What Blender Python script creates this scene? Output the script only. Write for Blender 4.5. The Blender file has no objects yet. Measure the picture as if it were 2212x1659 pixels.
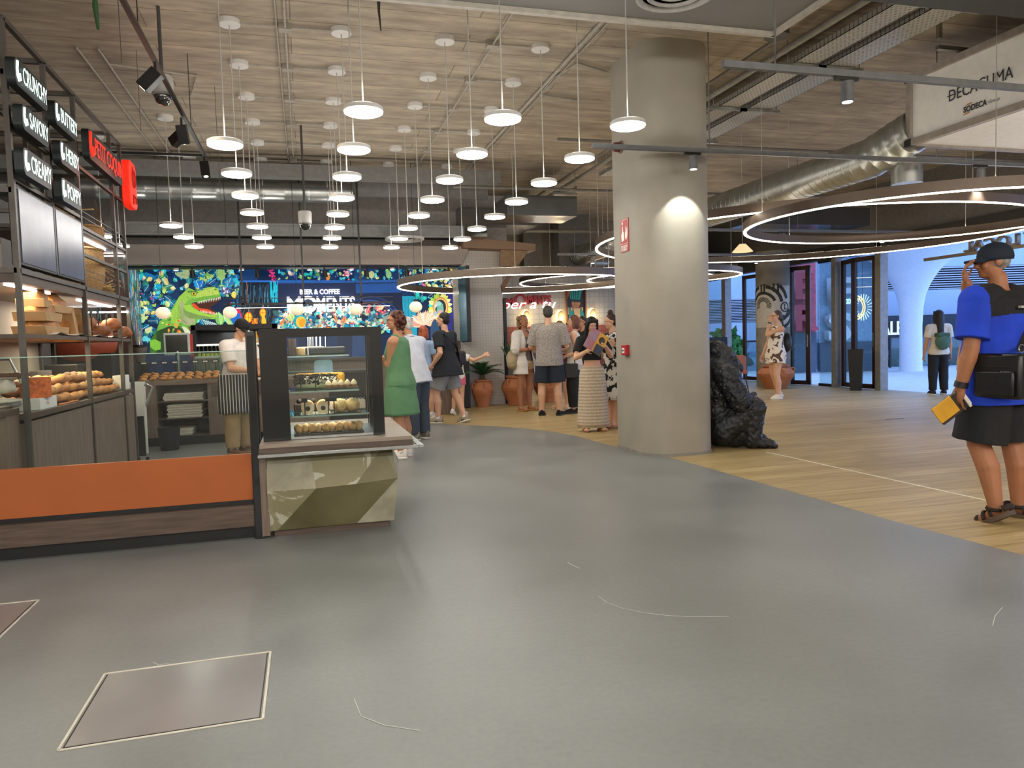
import bpy, bmesh, math, random
import numpy as np
from mathutils import Vector, Matrix, noise
random.seed(7)
SC = bpy.context.scene
COL = SC.collection
PI = math.pi
def V(*a): return Vector(a if len(a) > 1 else a[0])

# ---------------- camera, world, exposure ----------------
# world axes follow the building grid (x along the pendant rows, y along the aisles); the camera looks 15.5 deg off the y axis
FPX, CX, CY, CAMH = 1600.0, 1106.0, 829.5, 1.30
_p, _r, _t = math.radians(3.31), math.radians(1.7), math.radians(15.5)
def _B(w): return Vector((w[0]*math.cos(_t)+w[1]*math.sin(_t), -w[0]*math.sin(_t)+w[1]*math.cos(_t), w[2]))
_f = _B((0, math.cos(_p), -math.sin(_p)))
_R0, _U0 = Vector((1, 0, 0)), Vector((0, math.sin(_p), math.cos(_p)))
_U = _B(math.cos(_r)*_U0+math.sin(_r)*_R0); _R = _B(math.cos(_r)*_R0-math.sin(_r)*_U0)
CAM0 = Vector((0, 0, CAMH))
cam = bpy.data.cameras.new('camera'); cam_o = bpy.data.objects.new('camera', cam); COL.objects.link(cam_o)
cam.sensor_width = 36; cam.lens = 36*FPX/2212; cam.clip_start = .05; cam.clip_end = 300
cam_o.matrix_world = Matrix(((_R.x, _U.x, -_f.x, 0), (_R.y, _U.y, -_f.y, 0), (_R.z, _U.z, -_f.z, CAMH), (0, 0, 0, 1)))
SC.camera = cam_o
def onY(x, y, q):   # the point of the plane y = q that the photograph shows at (x, y); used for measuring real places
    d = _f*FPX+(x-CX)*_R-(y-CY)*_U; return CAM0+d*(q/d.y)
def onZ(x, y, q=0):
    d = _f*FPX+(x-CX)*_R-(y-CY)*_U; return CAM0+d*((q-CAMH)/d.z)
SC.view_settings.view_transform = 'Standard'; SC.view_settings.look = 'None'
SC.view_settings.gamma = 1; SC.view_settings.use_curve_mapping = False
SC.view_settings.exposure = 0.0
SC.cycles.max_bounces = 8; SC.cycles.diffuse_bounces = 5; SC.cycles.glossy_bounces = 3
SC.cycles.transmission_bounces = 6; SC.cycles.transparent_max_bounces = 10
SC.cycles.sample_clamp_indirect = 6; SC.cycles.use_denoising = True; SC.cycles.use_adaptive_sampling = True; SC.cycles.adaptive_threshold = .03
SC.cycles.caustics_reflective = False; SC.cycles.caustics_refractive = False
w = bpy.data.worlds.new('world'); SC.world = w; w.use_nodes = True
bg = w.node_tree.nodes['Background']; bg.inputs[0].default_value = (.27, .46, 1, 1); bg.inputs[1].default_value = 4.0
def lamp(name, kind, loc, energy, color=(1, .97, .92), size=.1, parent=None, spot=None, blend=.4, rot=(0, 0, 0)):
    l = bpy.data.lights.new(name, kind); l.energy = energy; l.color = color
    if kind == 'SPOT': l.spot_size = math.radians(spot); l.spot_blend = blend; l.shadow_soft_size = size
    elif kind == 'POINT': l.shadow_soft_size = size
    elif kind == 'AREA': l.size = size
    o = bpy.data.objects.new(name, l); COL.objects.link(o); o.location = loc; o.rotation_euler = rot
    if parent: o.parent = parent
    return o

# ---------------- materials ----------------
def lin(c):
    if isinstance(c, str): c = [int(c[i:i+2], 16)/255 for i in (0, 2, 4)]
    return tuple(((x/12.92) if x <= .04045 else ((x+.055)/1.055)**2.4) for x in c[:3])
MC = {}
def M(key, col, rough=.6, metal=0, var=.1, scale=12, bump=0, emit=0, trans=0, ior=1.45, stretch=(1, 1, 1), alpha=1, spec=.5, col2=None, coat=0):
    if key in MC: return MC[key]
    m = bpy.data.materials.new(key); m.use_nodes = True; nt = m.node_tree; N = nt.nodes; L = nt.links
    b = N['Principled BSDF']; c = lin(col)
    b.inputs['Roughness'].default_value = rough; b.inputs['Metallic'].default_value = metal
    b.inputs['Specular IOR Level'].default_value = spec; b.inputs['Coat Weight'].default_value = coat
    tc = N.new('ShaderNodeTexCoord'); mp = N.new('ShaderNodeMapping'); nz = N.new('ShaderNodeTexNoise'); rp = N.new('ShaderNodeValToRGB')
    mp.inputs['Scale'].default_value = stretch; nz.inputs['Scale'].default_value = scale; nz.inputs['Detail'].default_value = 4
    L.new(tc.outputs['Object'], mp.inputs[0]); L.new(mp.outputs[0], nz.inputs[0]); L.new(nz.outputs[0], rp.inputs[0])
    c2 = lin(col2) if col2 else tuple(x*(1-var*1.6) for x in c)
    c1 = c if col2 else tuple(min(1, x*(1+var)) for x in c)
    rp.color_ramp.elements[0].position = .3; rp.color_ramp.elements[1].position = .7
    rp.color_ramp.elements[0].color = (*c2, 1); rp.color_ramp.elements[1].color = (*c1, 1)
    L.new(rp.outputs[0], b.inputs['Base Color'])
    if bump:
        bp = N.new('ShaderNodeBump'); bp.inputs['Strength'].default_value = bump; bp.inputs['Distance'].default_value = .01
        L.new(nz.outputs[0], bp.inputs['Height']); L.new(bp.outputs[0], b.inputs['Normal'])
    if emit: L.new(rp.outputs[0], b.inputs['Emission Color']); b.inputs['Emission Strength'].default_value = emit
    if trans: b.inputs['Transmission Weight'].default_value = trans; b.inputs['IOR'].default_value = ior
    if alpha < 1: b.inputs['Alpha'].default_value = alpha
    m['_n'] = 1; MC[key] = m
    return m
def nodes(m): return m.node_tree.nodes, m.node_tree.links, m.node_tree.nodes['Principled BSDF']
def glass_mat(key, tint='E8F2EE', refl=.12):
    # thin pane: mostly transparent, a fresnel share mirrored
    if key in MC: return MC[key]
    m = bpy.data.materials.new(key); m.use_nodes = True; nt = m.node_tree; N = nt.nodes; L = nt.links
    N.remove(N['Principled BSDF']); out = N['Material Output']
    t = N.new('ShaderNodeBsdfTransparent'); t.inputs[0].default_value = (*lin(tint), 1)
    g = N.new('ShaderNodeBsdfGlossy'); g.inputs['Roughness'].default_value = .02
    lw = N.new('ShaderNodeLayerWeight'); lw.inputs[0].default_value = .5
    ml = N.new('ShaderNodeMath'); ml.operation = 'MULTIPLY_ADD'; ml.inputs[1].default_value = .6; ml.inputs[2].default_value = refl*.4
    pw = N.new('ShaderNodeMath'); pw.operation = 'POWER'; pw.inputs[1].default_value = 3
    mx = N.new('ShaderNodeMixShader')
    L.new(lw.outputs['Facing'], pw.inputs[0]); L.new(pw.outputs[0], ml.inputs[0]); L.new(ml.outputs[0], mx.inputs[0])
    L.new(t.outputs[0], mx.inputs[1]); L.new(g.outputs[0], mx.inputs[2]); L.new(mx.outputs[0], out.inputs[0])
    MC[key] = m; return m
def wood(key, c1, c2, stretch, rough=.5, scale=6, gap=None):
    return M(key, c1, rough=rough, col2=c2, stretch=stretch, scale=scale, bump=.05)
def grid_mat(key, c, mortar, size, rough=.5, axes='xz', ratio=1.0):
    # square tiles on a vertical face
    m = M(key, c, rough=rough, var=.06, scale=3); N, L, b = nodes(m)
    tc = N['Texture Coordinate']; sp = N.new('ShaderNodeSeparateXYZ'); cb = N.new('ShaderNodeCombineXYZ')
    L.new(tc.outputs['Object'], sp.inputs[0]); L.new(sp.outputs['XYZ'.index(axes[0].upper())], cb.inputs[0]); L.new(sp.outputs['XYZ'.index(axes[1].upper())], cb.inputs[1])
    br = N.new('ShaderNodeTexBrick'); br.offset = 0; br.inputs['Scale'].default_value = 1; br.inputs['Mortar Size'].default_value = size*.06
    br.inputs['Brick Width'].default_value = size*ratio; br.inputs['Row Height'].default_value = size
    br.inputs['Mortar'].default_value = (*lin(mortar), 1); rp = N['Color Ramp']
    L.new(cb.outputs[0], br.inputs[0]); L.new(rp.outputs[0], br.inputs['Color1']); L.new(rp.outputs[0], br.inputs['Color2'])
    L.new(br.outputs[0], b.inputs['Base Color']); return m

# ---------------- mesh helpers ----------------
def basis(d):
    d = V(d).normalized(); a = V(0, 0, 1) if abs(d.z) < .9 else V(1, 0, 0)
    s = d.cross(a).normalized(); return s, s.cross(d).normalized(), d
class MB:
    def __init__(s): s.v = []; s.f = []; s.m = []; s.c = []; s.mi = 0; s.col = None
    def add(s, vs, fs):
        o = len(s.v); s.v += [tuple(x) for x in vs]
        for f in fs: s.f.append([i+o for i in f]); s.m.append(s.mi); s.c.append(s.col)
        return s
    def mat(s, i): s.mi = i; return s
    def box(s, x0, y0, z0, x1, y1, z1, bev=0):
        if x0 > x1: x0, x1 = x1, x0
        if y0 > y1: y0, y1 = y1, y0
        if z0 > z1: z0, z1 = z1, z0
        vs = [(x, y, z) for z in (z0, z1) for x, y in ((x0, y0), (x1, y0), (x1, y1), (x0, y1))]
        return s.add(vs, [[3, 2, 1, 0], [4, 5, 6, 7], [0, 1, 5, 4], [1, 2, 6, 5], [2, 3, 7, 6], [3, 0, 4, 7]])
    def bar(s, p0, p1, w, h=None):
        h = h or w; a, b, d = basis(V(p1)-V(p0)); vs = []
        for p in (p0, p1):
            for i, j in ((-1, -1), (1, -1), (1, 1), (-1, 1)): vs.append(V(p)+a*(i*w/2)+b*(j*h/2))
        return s.add(vs, [[0, 1, 2, 3], [7, 6, 5, 4], [0, 4, 5, 1], [1, 5, 6, 2], [2, 6, 7, 3], [3, 7, 4, 0]])
    def rings(s, R, n, cap0=True, cap1=True, closed=False):
        vs = [p for r in R for p in r]; k = len(R); fs = []
        for i in range(k if closed else k-1):
            a, b = i*n, ((i+1) % k)*n
            for j in range(n): fs.append([a+j, a+(j+1) % n, b+(j+1) % n, b+j])
        if not closed:
            if cap0: fs.append(list(range(n))[::-1])
            if cap1: fs.append([(k-1)*n+j for j in range(n)])
        return s.add(vs, fs)
    def cone(s, p0, p1, r0, r1=None, n=16, e=1.0):
        r1 = r0 if r1 is None else r1; a, b, d = basis(V(p1)-V(p0))
        R = [[V(p)+a*(r*math.cos(2*PI*j/n))+b*(r*e*math.sin(2*PI*j/n)) for j in range(n)] for p, r in ((p0, r0), (p1, r1))]
        return s.rings(R, n)
    def tube(s, path, r, n=8, closed=False, rf=None):
        path = [V(p) for p in path]; R = []; up = None; k = len(path)
        for i, p in enumerate(path):
            q0 = path[i-1] if (i > 0 or closed) else path[i]; q1 = path[(i+1) % k] if (i < k-1 or closed) else path[i]
            d = (q1-q0).normalized()
            if up is None: a, b, _ = basis(d); up = b
            a = d.cross(up).normalized(); b = a.cross(d).normalized(); up = b; rr = rf(i/(k-1)) if rf else r
            R.append([p+a*(rr*math.cos(2*PI*j/n))+b*(rr*math.sin(2*PI*j/n)) for j in range(n)])
        return s.rings(R, n, closed=closed)
    def cap(s, p0, p1, r0, r1=None, n=14):   # tapered capsule
        r1 = r0 if r1 is None else r1; p0, p1 = V(p0), V(p1); a, b, d = basis(p1-p0) if (p1-p0).length > 1e-6 else basis(V(0, 0, 1)); R = []
        for k in range(5):
            t = PI/2*(1-k/4.5); R.append((p0-d*(r0*math.sin(t)), r0*math.cos(t)))
        for k in range(5):
            t = PI/2*((k+.5)/4.5); R.append((p1+d*(r1*math.sin(t)), r1*math.cos(t)))
        return s.rings([[c+a*(q*math.cos(2*PI*j/n))+b*(q*math.sin(2*PI*j/n)) for j in range(n)] for c, q in R], n)
    def ell(s, c, r, rot=None, n=18, m=10):
        rx, ry, rz = r if hasattr(r, '__len__') else (r, r, r); R = []; rot = rot or Matrix.Identity(3)
        for i in range(m+1):
            t = PI*(i+.02)/(m+.04); R.append([V(c)+rot@V(rx*math.sin(t)*math.cos(2*PI*j/n), ry*math.sin(t)*math.sin(2*PI*j/n), -rz*math.cos(t)) for j in range(n)])
        return s.rings(R, n)
    def lathe(s, prof, c=(0, 0, 0), n=32, cap0=True, cap1=True):
        return s.rings([[V(c)+V(r*math.cos(2*PI*j/n), r*math.sin(2*PI*j/n), z) for j in range(n)] for r, z in prof], n, cap0, cap1)
    def prism(s, poly, f0, f1):   # poly of 2d points, f maps (a,b)->3d for both faces
        n = len(poly); vs = [f0(*p) for p in poly]+[f1(*p) for p in poly]
        fs = [list(range(n))[::-1], [n+i for i in range(n)]]+[[i, (i+1) % n, n+(i+1) % n, n+i] for i in range(n)]
        return s.add(vs, fs)
    def build(s, name, mats, parent=None, smooth=False, bevel=0, world=True, fixn=True):
        me = bpy.data.meshes.new(name); off = V(0, 0, 0)
        vs = s.v
        if parent is not None and world:
            mi = world_of(parent).inverted(); vs = [tuple(mi@V(p)) for p in s.v]
        me.from_pydata(vs, [], s.f)
        if not isinstance(mats, (list, tuple)): mats = [mats]
        for m in mats: me.materials.append(m)
        me.polygons.foreach_set('material_index', [min(i, len(mats)-1) for i in s.m])
        if any(c is not None for c in s.c):
            ca = me.color_attributes.new('Col', 'FLOAT_COLOR', 'CORNER'); k = 0
            for p, c in zip(me.polygons, s.c):
                for li in p.loop_indices: ca.data[li].color = (*(c or (0, 0, 0)), 1)
        if fixn and len(s.f) < 20000:
            bm = bmesh.new(); bm.from_mesh(me); bmesh.ops.recalc_face_normals(bm, faces=bm.faces); bm.to_mesh(me); bm.free()
        if smooth:
            me.polygons.foreach_set('use_smooth', [True]*len(me.polygons))
            if smooth != 'all':
                try: me.set_sharp_from_angle(angle=math.radians(40))
                except Exception: pass
        o = bpy.data.objects.new(name, me); COL.objects.link(o)
        if parent is not None: o.parent = parent
        if bevel:
            bv = o.modifiers.new('bevel', 'BEVEL'); bv.width = bevel; bv.segments = 2; bv.limit_method = 'ANGLE'
        return o
def world_of(o):
    m = Matrix.Translation(o.location)@o.rotation_euler.to_matrix().to_4x4()
    return world_of(o.parent)@m if o.parent else m
def tag(o, label=None, cat=None, group=None, kind=None):
    if label: o['label'] = label
    if cat: o['category'] = cat
    if group: o['group'] = group
    if kind: o['kind'] = kind
    return o
def thing(name, label, cat, loc=(0, 0, 0), rz=0, group=None):
    o = bpy.data.objects.new(name, None); COL.objects.link(o); o.location = loc; o.rotation_euler = (0, 0, rz); o.empty_display_size = .1
    return tag(o, label, cat, group)
def struct(name, mb, m, **k): return tag(mb.build(name, m, **k), kind='structure')
def B(*a): return MB().box(*a)
def copy_tree(o, loc, rz=None, label=None, group=None):
    c = o.copy(); COL.objects.link(c); c.location = loc
    if rz is not None: c.rotation_euler = (0, 0, rz)
    if label: c['label'] = label
    if group: c['group'] = group
    for ch in list(o.children):
        d = ch.copy(); COL.objects.link(d); d.parent = c
        for g in list(ch.children):
            e = g.copy(); COL.objects.link(e); e.parent = d
    return c
def fuse(mb, name, m, parent=None, voxel=.009, smooth=3, world=False, disp=None):
    """one continuous skin round overlapping closed shapes"""
    me = bpy.data.meshes.new('tmp'); me.from_pydata(mb.v, [], mb.f)
    bm = bmesh.new(); bm.from_mesh(me); bmesh.ops.recalc_face_normals(bm, faces=bm.faces); bm.to_mesh(me); bm.free()
    o = bpy.data.objects.new('tmp', me); COL.objects.link(o)
    r = o.modifiers.new('r', 'REMESH'); r.mode = 'VOXEL'; r.voxel_size = voxel; r.use_smooth_shade = True
    if smooth: sm = o.modifiers.new('s', 'SMOOTH'); sm.iterations = smooth; sm.factor = .5
    dg = bpy.context.evaluated_depsgraph_get(); ev = o.evaluated_get(dg)
    out = bpy.data.meshes.new_from_object(ev, depsgraph=dg); bpy.data.objects.remove(o); bpy.data.meshes.remove(me)
    if disp:
        nn = [v_.normal.copy() for v_ in out.vertices]; cc = [v_.co.copy() for v_ in out.vertices]
        out.vertices.foreach_set('co', [x for c_, n_ in zip(cc, nn) for x in c_+disp(c_, n_)]); out.update()
    if world and parent is not None: out.transform(world_of(parent).inverted())
    out.materials.clear()
    for q in (m if isinstance(m, (list, tuple)) else [m]): out.materials.append(q)
    out.polygons.foreach_set('use_smooth', [True]*len(out.polygons)); out.name = name
    n = bpy.data.objects.new(name, out); COL.objects.link(n)
    if parent is not None: n.parent = parent
    return n
FM = {'y-': Matrix(((1, 0, 0), (0, 0, -1), (0, 1, 0))),      # reads when seen looking along +y
      'x+': Matrix(((0, 0, 1), (1, 0, 0), (0, 1, 0))),       # faces +x
      'x-': Matrix(((0, 0, -1), (-1, 0, 0), (0, 1, 0))),     # faces -x
      'z+': Matrix.Identity(3)}
def text(name, s, size, m, parent=None, at=(0, 0, 0), face='y-', depth=.01, xs=1.0, bold=0.0, shear=0, rot=None, align='LEFT', space=1, fit=None):
    cu = bpy.data.curves.new('t', 'FONT'); cu.body = s; cu.size = size; cu.extrude = depth/2; cu.offset = bold; cu.shear = shear; cu.align_x = align
    cu.space_character = space; cu.resolution_u = 3
    o = bpy.data.objects.new('t', cu); COL.objects.link(o)
    dg = bpy.context.evaluated_depsgraph_get(); me = bpy.data.meshes.new_from_object(o.evaluated_get(dg), depsgraph=dg)
    bpy.data.objects.remove(o)
    if fit:
        xv = [v_.co.x for v_ in me.vertices]; yv = [v_.co.y for v_ in me.vertices]; a_, b_ = min(xv), min(yv); me.transform(Matrix.Diagonal((fit[0]/(max(xv)-a_), fit[1]/(max(yv)-b_), 1, 1))@Matrix.Translation((-a_, -b_, 0))); xs = 1
    R = (rot or FM[face]).to_4x4(); me.transform(Matrix.Translation(at)@R@Matrix.Diagonal((xs, 1, 1, 1)))
    if parent is not None: me.transform(world_of(parent).inverted())
    me.materials.clear(); me.materials.append(m); me.name = name
    n = bpy.data.objects.new(name, me); COL.objects.link(n)
    if parent is not None: n.parent = parent
    return n

CEIL = 4.43
# common materials
black = M('black_paint', '151515', .45); dark = M('dark_metal', '2B2A28', .4, .3); steel = M('steel', 'B9BCBC', .25, .95, var=.05)
frame_m = M('bronze_frame', '55504A', .45, .35); white_m = M('white_paint', 'E4E2DC', .5, var=.03)
galv = M('galvanised', 'AEB0AC', .32, .85, var=.12, scale=5)
dwood = wood('dark_oak', '8A7768', '6E5E52', (8, 8, .6), .5, 5); dwood_h = wood('dark_oak_h', '6A584C', '4E4036', (.6, 8, 8), .5, 5)
paper_m = M('paper', 'EDEBE4', .8, var=.03); led = M('led', 'FFFFFF', emit=20, var=0); led_warm = M('led_warm', 'FFF0D0', emit=14, var=0)

# ---------------- floor ----------------
def floor_mats():
    m = M('polished_concrete', '888B89', .33, var=.1, scale=1.3, spec=.45); N, L, b = nodes(m)
    n2 = N.new('ShaderNodeTexNoise'); n2.inputs['Scale'].default_value = 40; n2.inputs['Detail'].default_value = 6; tc = N['Texture Coordinate']
    L.new(tc.outputs['Object'], n2.inputs[0]); mx = N.new('ShaderNodeMix'); mx.data_type = 'RGBA'; mx.blend_type = 'MULTIPLY'; mx.inputs[0].default_value = .25
    L.new(N['Color Ramp'].outputs[0], mx.inputs[6]); L.new(n2.outputs[0], mx.inputs[7]); L.new(mx.outputs[2], b.inputs['Base Color'])
    rr = N.new('ShaderNodeMapRange'); rr.inputs[3].default_value = .26; rr.inputs[4].default_value = .46
    L.new(N['Noise Texture'].outputs[0], rr.inputs[0]); L.new(rr.outputs[0], b.inputs['Roughness'])
    wd = M('oak_planks', 'C8B284', .42, var=.12, scale=2.2, stretch=(.7, 9, 1), spec=.4, col2='A89262'); N, L, b = nodes(wd)
    tc = N['Texture Coordinate']; br = N.new('ShaderNodeTexBrick'); br.offset = .37; br.inputs['Scale'].default_value = 1
    br.inputs['Brick Width'].default_value = 1.9; br.inputs['Row Height'].default_value = .19; br.inputs['Mortar Size'].default_value = .0025
    br.inputs['Color1'].default_value = (1, 1, 1, 1); br.inputs['Color2'].default_value = (.8, .76, .7, 1); br.inputs['Mortar'].default_value = (.35, .3, .22, 1)
    L.new(tc.outputs['Object'], br.inputs[0]); mx = N.new('ShaderNodeMix'); mx.data_type = 'RGBA'; mx.blend_type = 'MULTIPLY'; mx.inputs[0].default_value = 1
    L.new(N['Color Ramp'].outputs[0], mx.inputs[6]); L.new(br.outputs[0], mx.inputs[7]); L.new(mx.outputs[2], b.inputs['Base Color'])
    return m, wd
conc, oak = floor_mats()
edge = [(1.2, 22), (1.35, 13.6), (1.63, 12.33), (2.35, 11.45), (2.78, 10.98), (3.08, 10.55), (3.33, 9.95), (3.47, 9.3), (3.53, 8.17), (3.64, 7.6), (3.73, 7.25), (3.76, 6.4), (3.78, 5.56), (3.8, 4.8), (3.81, 4.12), (3.88, 3.22), (3.9, -9)]
poly_c = [(-9, -9)]+[(3.9, -9)]+edge[::-1][1:]+[(-9, 22)]
poly_w = edge+[(12.2, -9), (12.2, 30), (1.2, 30)]
struct('floor', MB().prism(poly_c, lambda a, b: (a, b, -.12), lambda a, b: (a, b, 0)), conc)
struct('floor', MB().prism(poly_w, lambda a, b: (a, b, -.12), lambda a, b: (a, b, .0)), oak)
struct('floor', B(-9, 22, -.12, 1.2, 30, 0), conc)
# brass-pale strip between plank fields, hatch frames, scratches
tag(MB().bar((4.83, 7.05, .0015), (4.98, -2, .0015), .022, .003).build('floor_strip', M('pale_strip', 'E8E2D0', .4)), 'thin pale strip running across the plank floor beside the gorilla', 'floor strip')
def hatch(x0, y0, x1, y1, label, wdt=.009):
    t = thing('floor_hatch', label, 'floor hatch', ((x0+x1)/2, (y0+y1)/2, 0))
    B(x0, y0, 0.0, x1, y1, .0012).build('cover', M('hatch_cover', '868380', .22, var=.08, scale=2, bump=.1), t)
    mb = MB(); z = .0022
    for a, b in (((x0, y0), (x1, y0)), ((x1, y0), (x1, y1)), ((x1, y1), (x0, y1)), ((x0, y1), (x0, y0))):
        mb.bar((*a, z), (*b, z), wdt, .003)
    mb.build('edge_trim', M('hatch_trim', 'D8D4C4', .45, .2), t)
    mb = MB(); e = .012
    for a, b in (((x0+e, y0+e), (x1-e, y0+e)), ((x1-e, y0+e), (x1-e, y1-e)), ((x0+e, y1-e), (x0+e, y0+e))): mb.bar((*a, z), (*b, z), .004, .0012)
    mb.build('gap', black, t)
hatch(-.84, 2.685, -.2, 3.28, 'square access hatch with pale metal trim set in the grey floor')
hatch(-2.6, 3.6, -1.42, 4.41, 'larger grey floor hatch cut by the left edge of the view', .012)
def scratch(pts, wd, label):
    mb = MB(); P = [V(*p, .0012) for p in pts]
    for i in range(len(P)-1): mb.bar(P[i], P[i+1], wd, .0008)
    tag(mb.build('floor_scratch', M('scratch', 'C9C8C2', .5)), label, 'scratch')
def px_arc(ps): return [tuple(onZ(*p))[:2] for p in ps]
scratch(px_arc([(1292, 1288), (1310, 1302), (1345, 1315), (1390, 1324), (1440, 1330), (1500, 1333), (1574, 1332)]), .004, 'long thin curved pale scratch in the middle of the grey floor')
scratch(px_arc([(1226, 1215), (1238, 1222), (1252, 1228)]), .006, 'short pale scuff beyond the long curved scratch')
scratch(px_arc([(331, 1431), (343, 1437), (368, 1433)]), .003, 'small bent white wire-like mark beside the square hatch')
scratch(px_arc([(765, 1510), (780, 1548), (830, 1567), (908, 1579)]), .003, 'faint curved scratch near the lower edge of the floor')
scratch(px_arc([(2166, 1312), (2150, 1330), (2144, 1352)]), .003, 'short curved scratch on the grey floor at the far right')

# ---------------- ceiling and shell ----------------
def board_concrete():
    m = M('board_concrete', 'BCAE98', .85, var=.16, scale=1.6, stretch=(.8, 3, 1), bump=.2, col2='96897A'); N, L, b = nodes(m)
    tc = N['Texture Coordinate']; br = N.new('ShaderNodeTexBrick'); br.offset = .43; br.inputs['Scale'].default_value = 1
    br.inputs['Brick Width'].default_value = 3.1; br.inputs['Row Height'].default_value = .42; br.inputs['Mortar Size'].default_value = .006
    br.inputs['Color1'].default_value = (1, 1, 1, 1); br.inputs['Color2'].default_value = (.86, .85, .83, 1); br.inputs['Mortar'].default_value = (.5, .45, .4, 1)
    n2 = N.new('ShaderNodeTexNoise'); n2.inputs['Scale'].default_value = 9; n2.inputs['Detail'].default_value = 8; n2.inputs['Roughness'].default_value = .7
    mp = N.new('ShaderNodeMapping'); mp.inputs['Scale'].default_value = (.35, 1.2, 1); L.new(tc.outputs['Object'], mp.inputs[0]); L.new(mp.outputs[0], n2.inputs[0])
    L.new(tc.outputs['Object'], br.inputs[0]); mx = N.new('ShaderNodeMix'); mx.data_type = 'RGBA'; mx.blend_type = 'MULTIPLY'; mx.inputs[0].default_value = 1
    mx2 = N.new('ShaderNodeMix'); mx2.data_type = 'RGBA'; mx2.blend_type = 'OVERLAY'; mx2.inputs[0].default_value = .55
    L.new(N['Color Ramp'].outputs[0], mx.inputs[6]); L.new(br.outputs[0], mx.inputs[7]); L.new(mx.outputs[2], mx2.inputs[6]); L.new(n2.outputs[0], mx2.inputs[7])
    L.new(mx2.outputs[2], b.inputs['Base Color']); return m
ceil_m = board_concrete()
struct('ceiling', B(-9, -9, CEIL, 12.2, 30, CEIL+.3), ceil_m)
plaster = M('plaster', 'E6E2DA', .8, var=.05, scale=4); greyp = M('grey_plaster', 'A09A8C', .62, var=.06, scale=2.5, bump=.1)
struct('wall_left', B(-9.2, -9, 0, -9, 30, CEIL), plaster)
struct('wall_near', B(-9, -9.2, 0, 12.2, -9, CEIL), plaster)
struct('wall_far', B(-9, 29.8, 0, 12.2, 30, CEIL), plaster)
# right side: solid lintel over the glazed front
struct('wall_right', MB().box(12.0, -9, 0, 12.25, 3.5, CEIL).box(12.0, 3.5, 3.25, 12.25, 30, CEIL), M('grey_lintel', '6F6C68', .7))
# dropped soffit with pale edge
soff = M('soffit_grey', '7F7C78', .7, var=.04, scale=2)
struct('ceiling', MB().box(.2, 1.4, 4.12, 4.36, 6.2, CEIL), soff)
struct('trim_1', MB().bar((.2, 6.19, 4.13), (4.38, 6.19, 4.13), .05, .1).bar((4.36, 6.19, 4.13), (4.36, 1.4, 4.13), .05, .1), M('pale_trim', 'B9B3A6', .6))
struct('trim_2', B(4.45, 4.35, 3.95, 12, 5.12, CEIL), M('dark_beam', '3E4143', .6))
def diffuser(x, y, z, R, label):
    t = thing('ceiling_diffuser', label, 'diffuser', (x, y, z))
    for r in (1, .74, .48, .22):
        MB().lathe([(R*r, 0), (R*r, -.035*r), (R*r*.93, -.045*r), (R*r*.86, -.01), (R*r*.9, 0)], (x, y, z), 40).build('cone_ring', M('grey_diffuser', 'A4A19B', .5), t, smooth=True)
diffuser(3.05, 5.62, 4.12, .33, 'round grey air diffuser under the dropped soffit at the top edge')

# main pillar
def rr_poly(x0, y0, x1, y1, r, n=8):
    P = []
    for cx, cy, a0 in ((x1-r, y1-r, 0), (x0+r, y1-r, 90), (x0+r, y0+r, 180), (x1-r, y0+r, 270)):
        for k in range(n+1):
            a = math.radians(a0+90*k/n); P.append((cx+r*math.cos(a), cy+r*math.sin(a)))
    return P
pp = rr_poly(3.54, 7.2, 4.37, 8.35, .3)
struct('trim_3', MB().prism(pp, lambda a, b: (a, b, 0), lambda a, b: (a, b, CEIL)), greyp, smooth=True)
struct('trim_4', MB().prism(rr_poly(3.53, 7.19, 4.38, 8.36, .31), lambda a, b: (a, b, 0), lambda a, b: (a, b, .03)), M('pillar_foot', '8B8880', .7), smooth=True)

# flat signs on the pillar's left face (x = 3.54, reads facing -x)
red = M('sign_red', 'B5352F', .5, var=.03); wht = M('sign_white', 'F2EFE8', .5, var=.02)
t = thing('fire_alarm_sign', 'red and white fire alarm push button sign on the grey pillar', 'sign', (3.54, 7.78, 2.28))
B(3.532, 7.69, 2.27, 3.54, 7.9, 2.64).build('plate', red, t)
MB().box(3.530, 7.70, 2.36, 3.532, 7.89, 2.63).build('border', wht, t); B(3.528, 7.705, 2.365, 3.5305, 7.885, 2.625).build('panel', red, t)
mb = MB()
def face_x(x): return lambda a, b: (x, a, b)
hand = [(7.86, 2.39), (7.87, 2.46), (7.85, 2.5), (7.845, 2.56), (7.83, 2.565), (7.82, 2.5), (7.8, 2.49), (7.795, 2.4)]
mb.prism(hand, face_x(3.5265), face_x(3.529))
flame = [(7.75, 2.4), (7.77, 2.44), (7.765, 2.48), (7.75, 2.5), (7.755, 2.55), (7.735, 2.52), (7.73, 2.56), (7.72, 2.5), (7.71, 2.53), (7.712, 2.45), (7.725, 2.41)]
mb.prism(flame, face_x(3.5265), face_x(3.529)); mb.box(3.5265, 7.825, 2.58, 3.529, 7.855, 2.61)
mb.build('pictogram', wht, t)
text('lettering', 'POLSADOR', .045, wht, t, (3.5305, 7.885, 2.315), 'x-', .002, xs=.72, bold=.0008); text('lettering', "D'ALARMA", .045, wht, t, (3.5305, 7.885, 2.28), 'x-', .002, xs=.72, bold=.0008)
t = thing('fire_alarm_box', 'small red fire alarm call box on the grey pillar', 'alarm', (3.54, 7.8, 1.1))
B(3.49, 7.74, 1.1, 3.54, 7.86, 1.22).build('body', M('alarm_red', 'B8242A', .35), t, bevel=.006); B(3.486, 7.77, 1.125, 3.49, 7.83, 1.185).build('push_plate', wht, t); B(3.484, 7.783, 1.145, 3.487, 7.817, 1.165).build('button', M('btn', '444444'), t)
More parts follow.
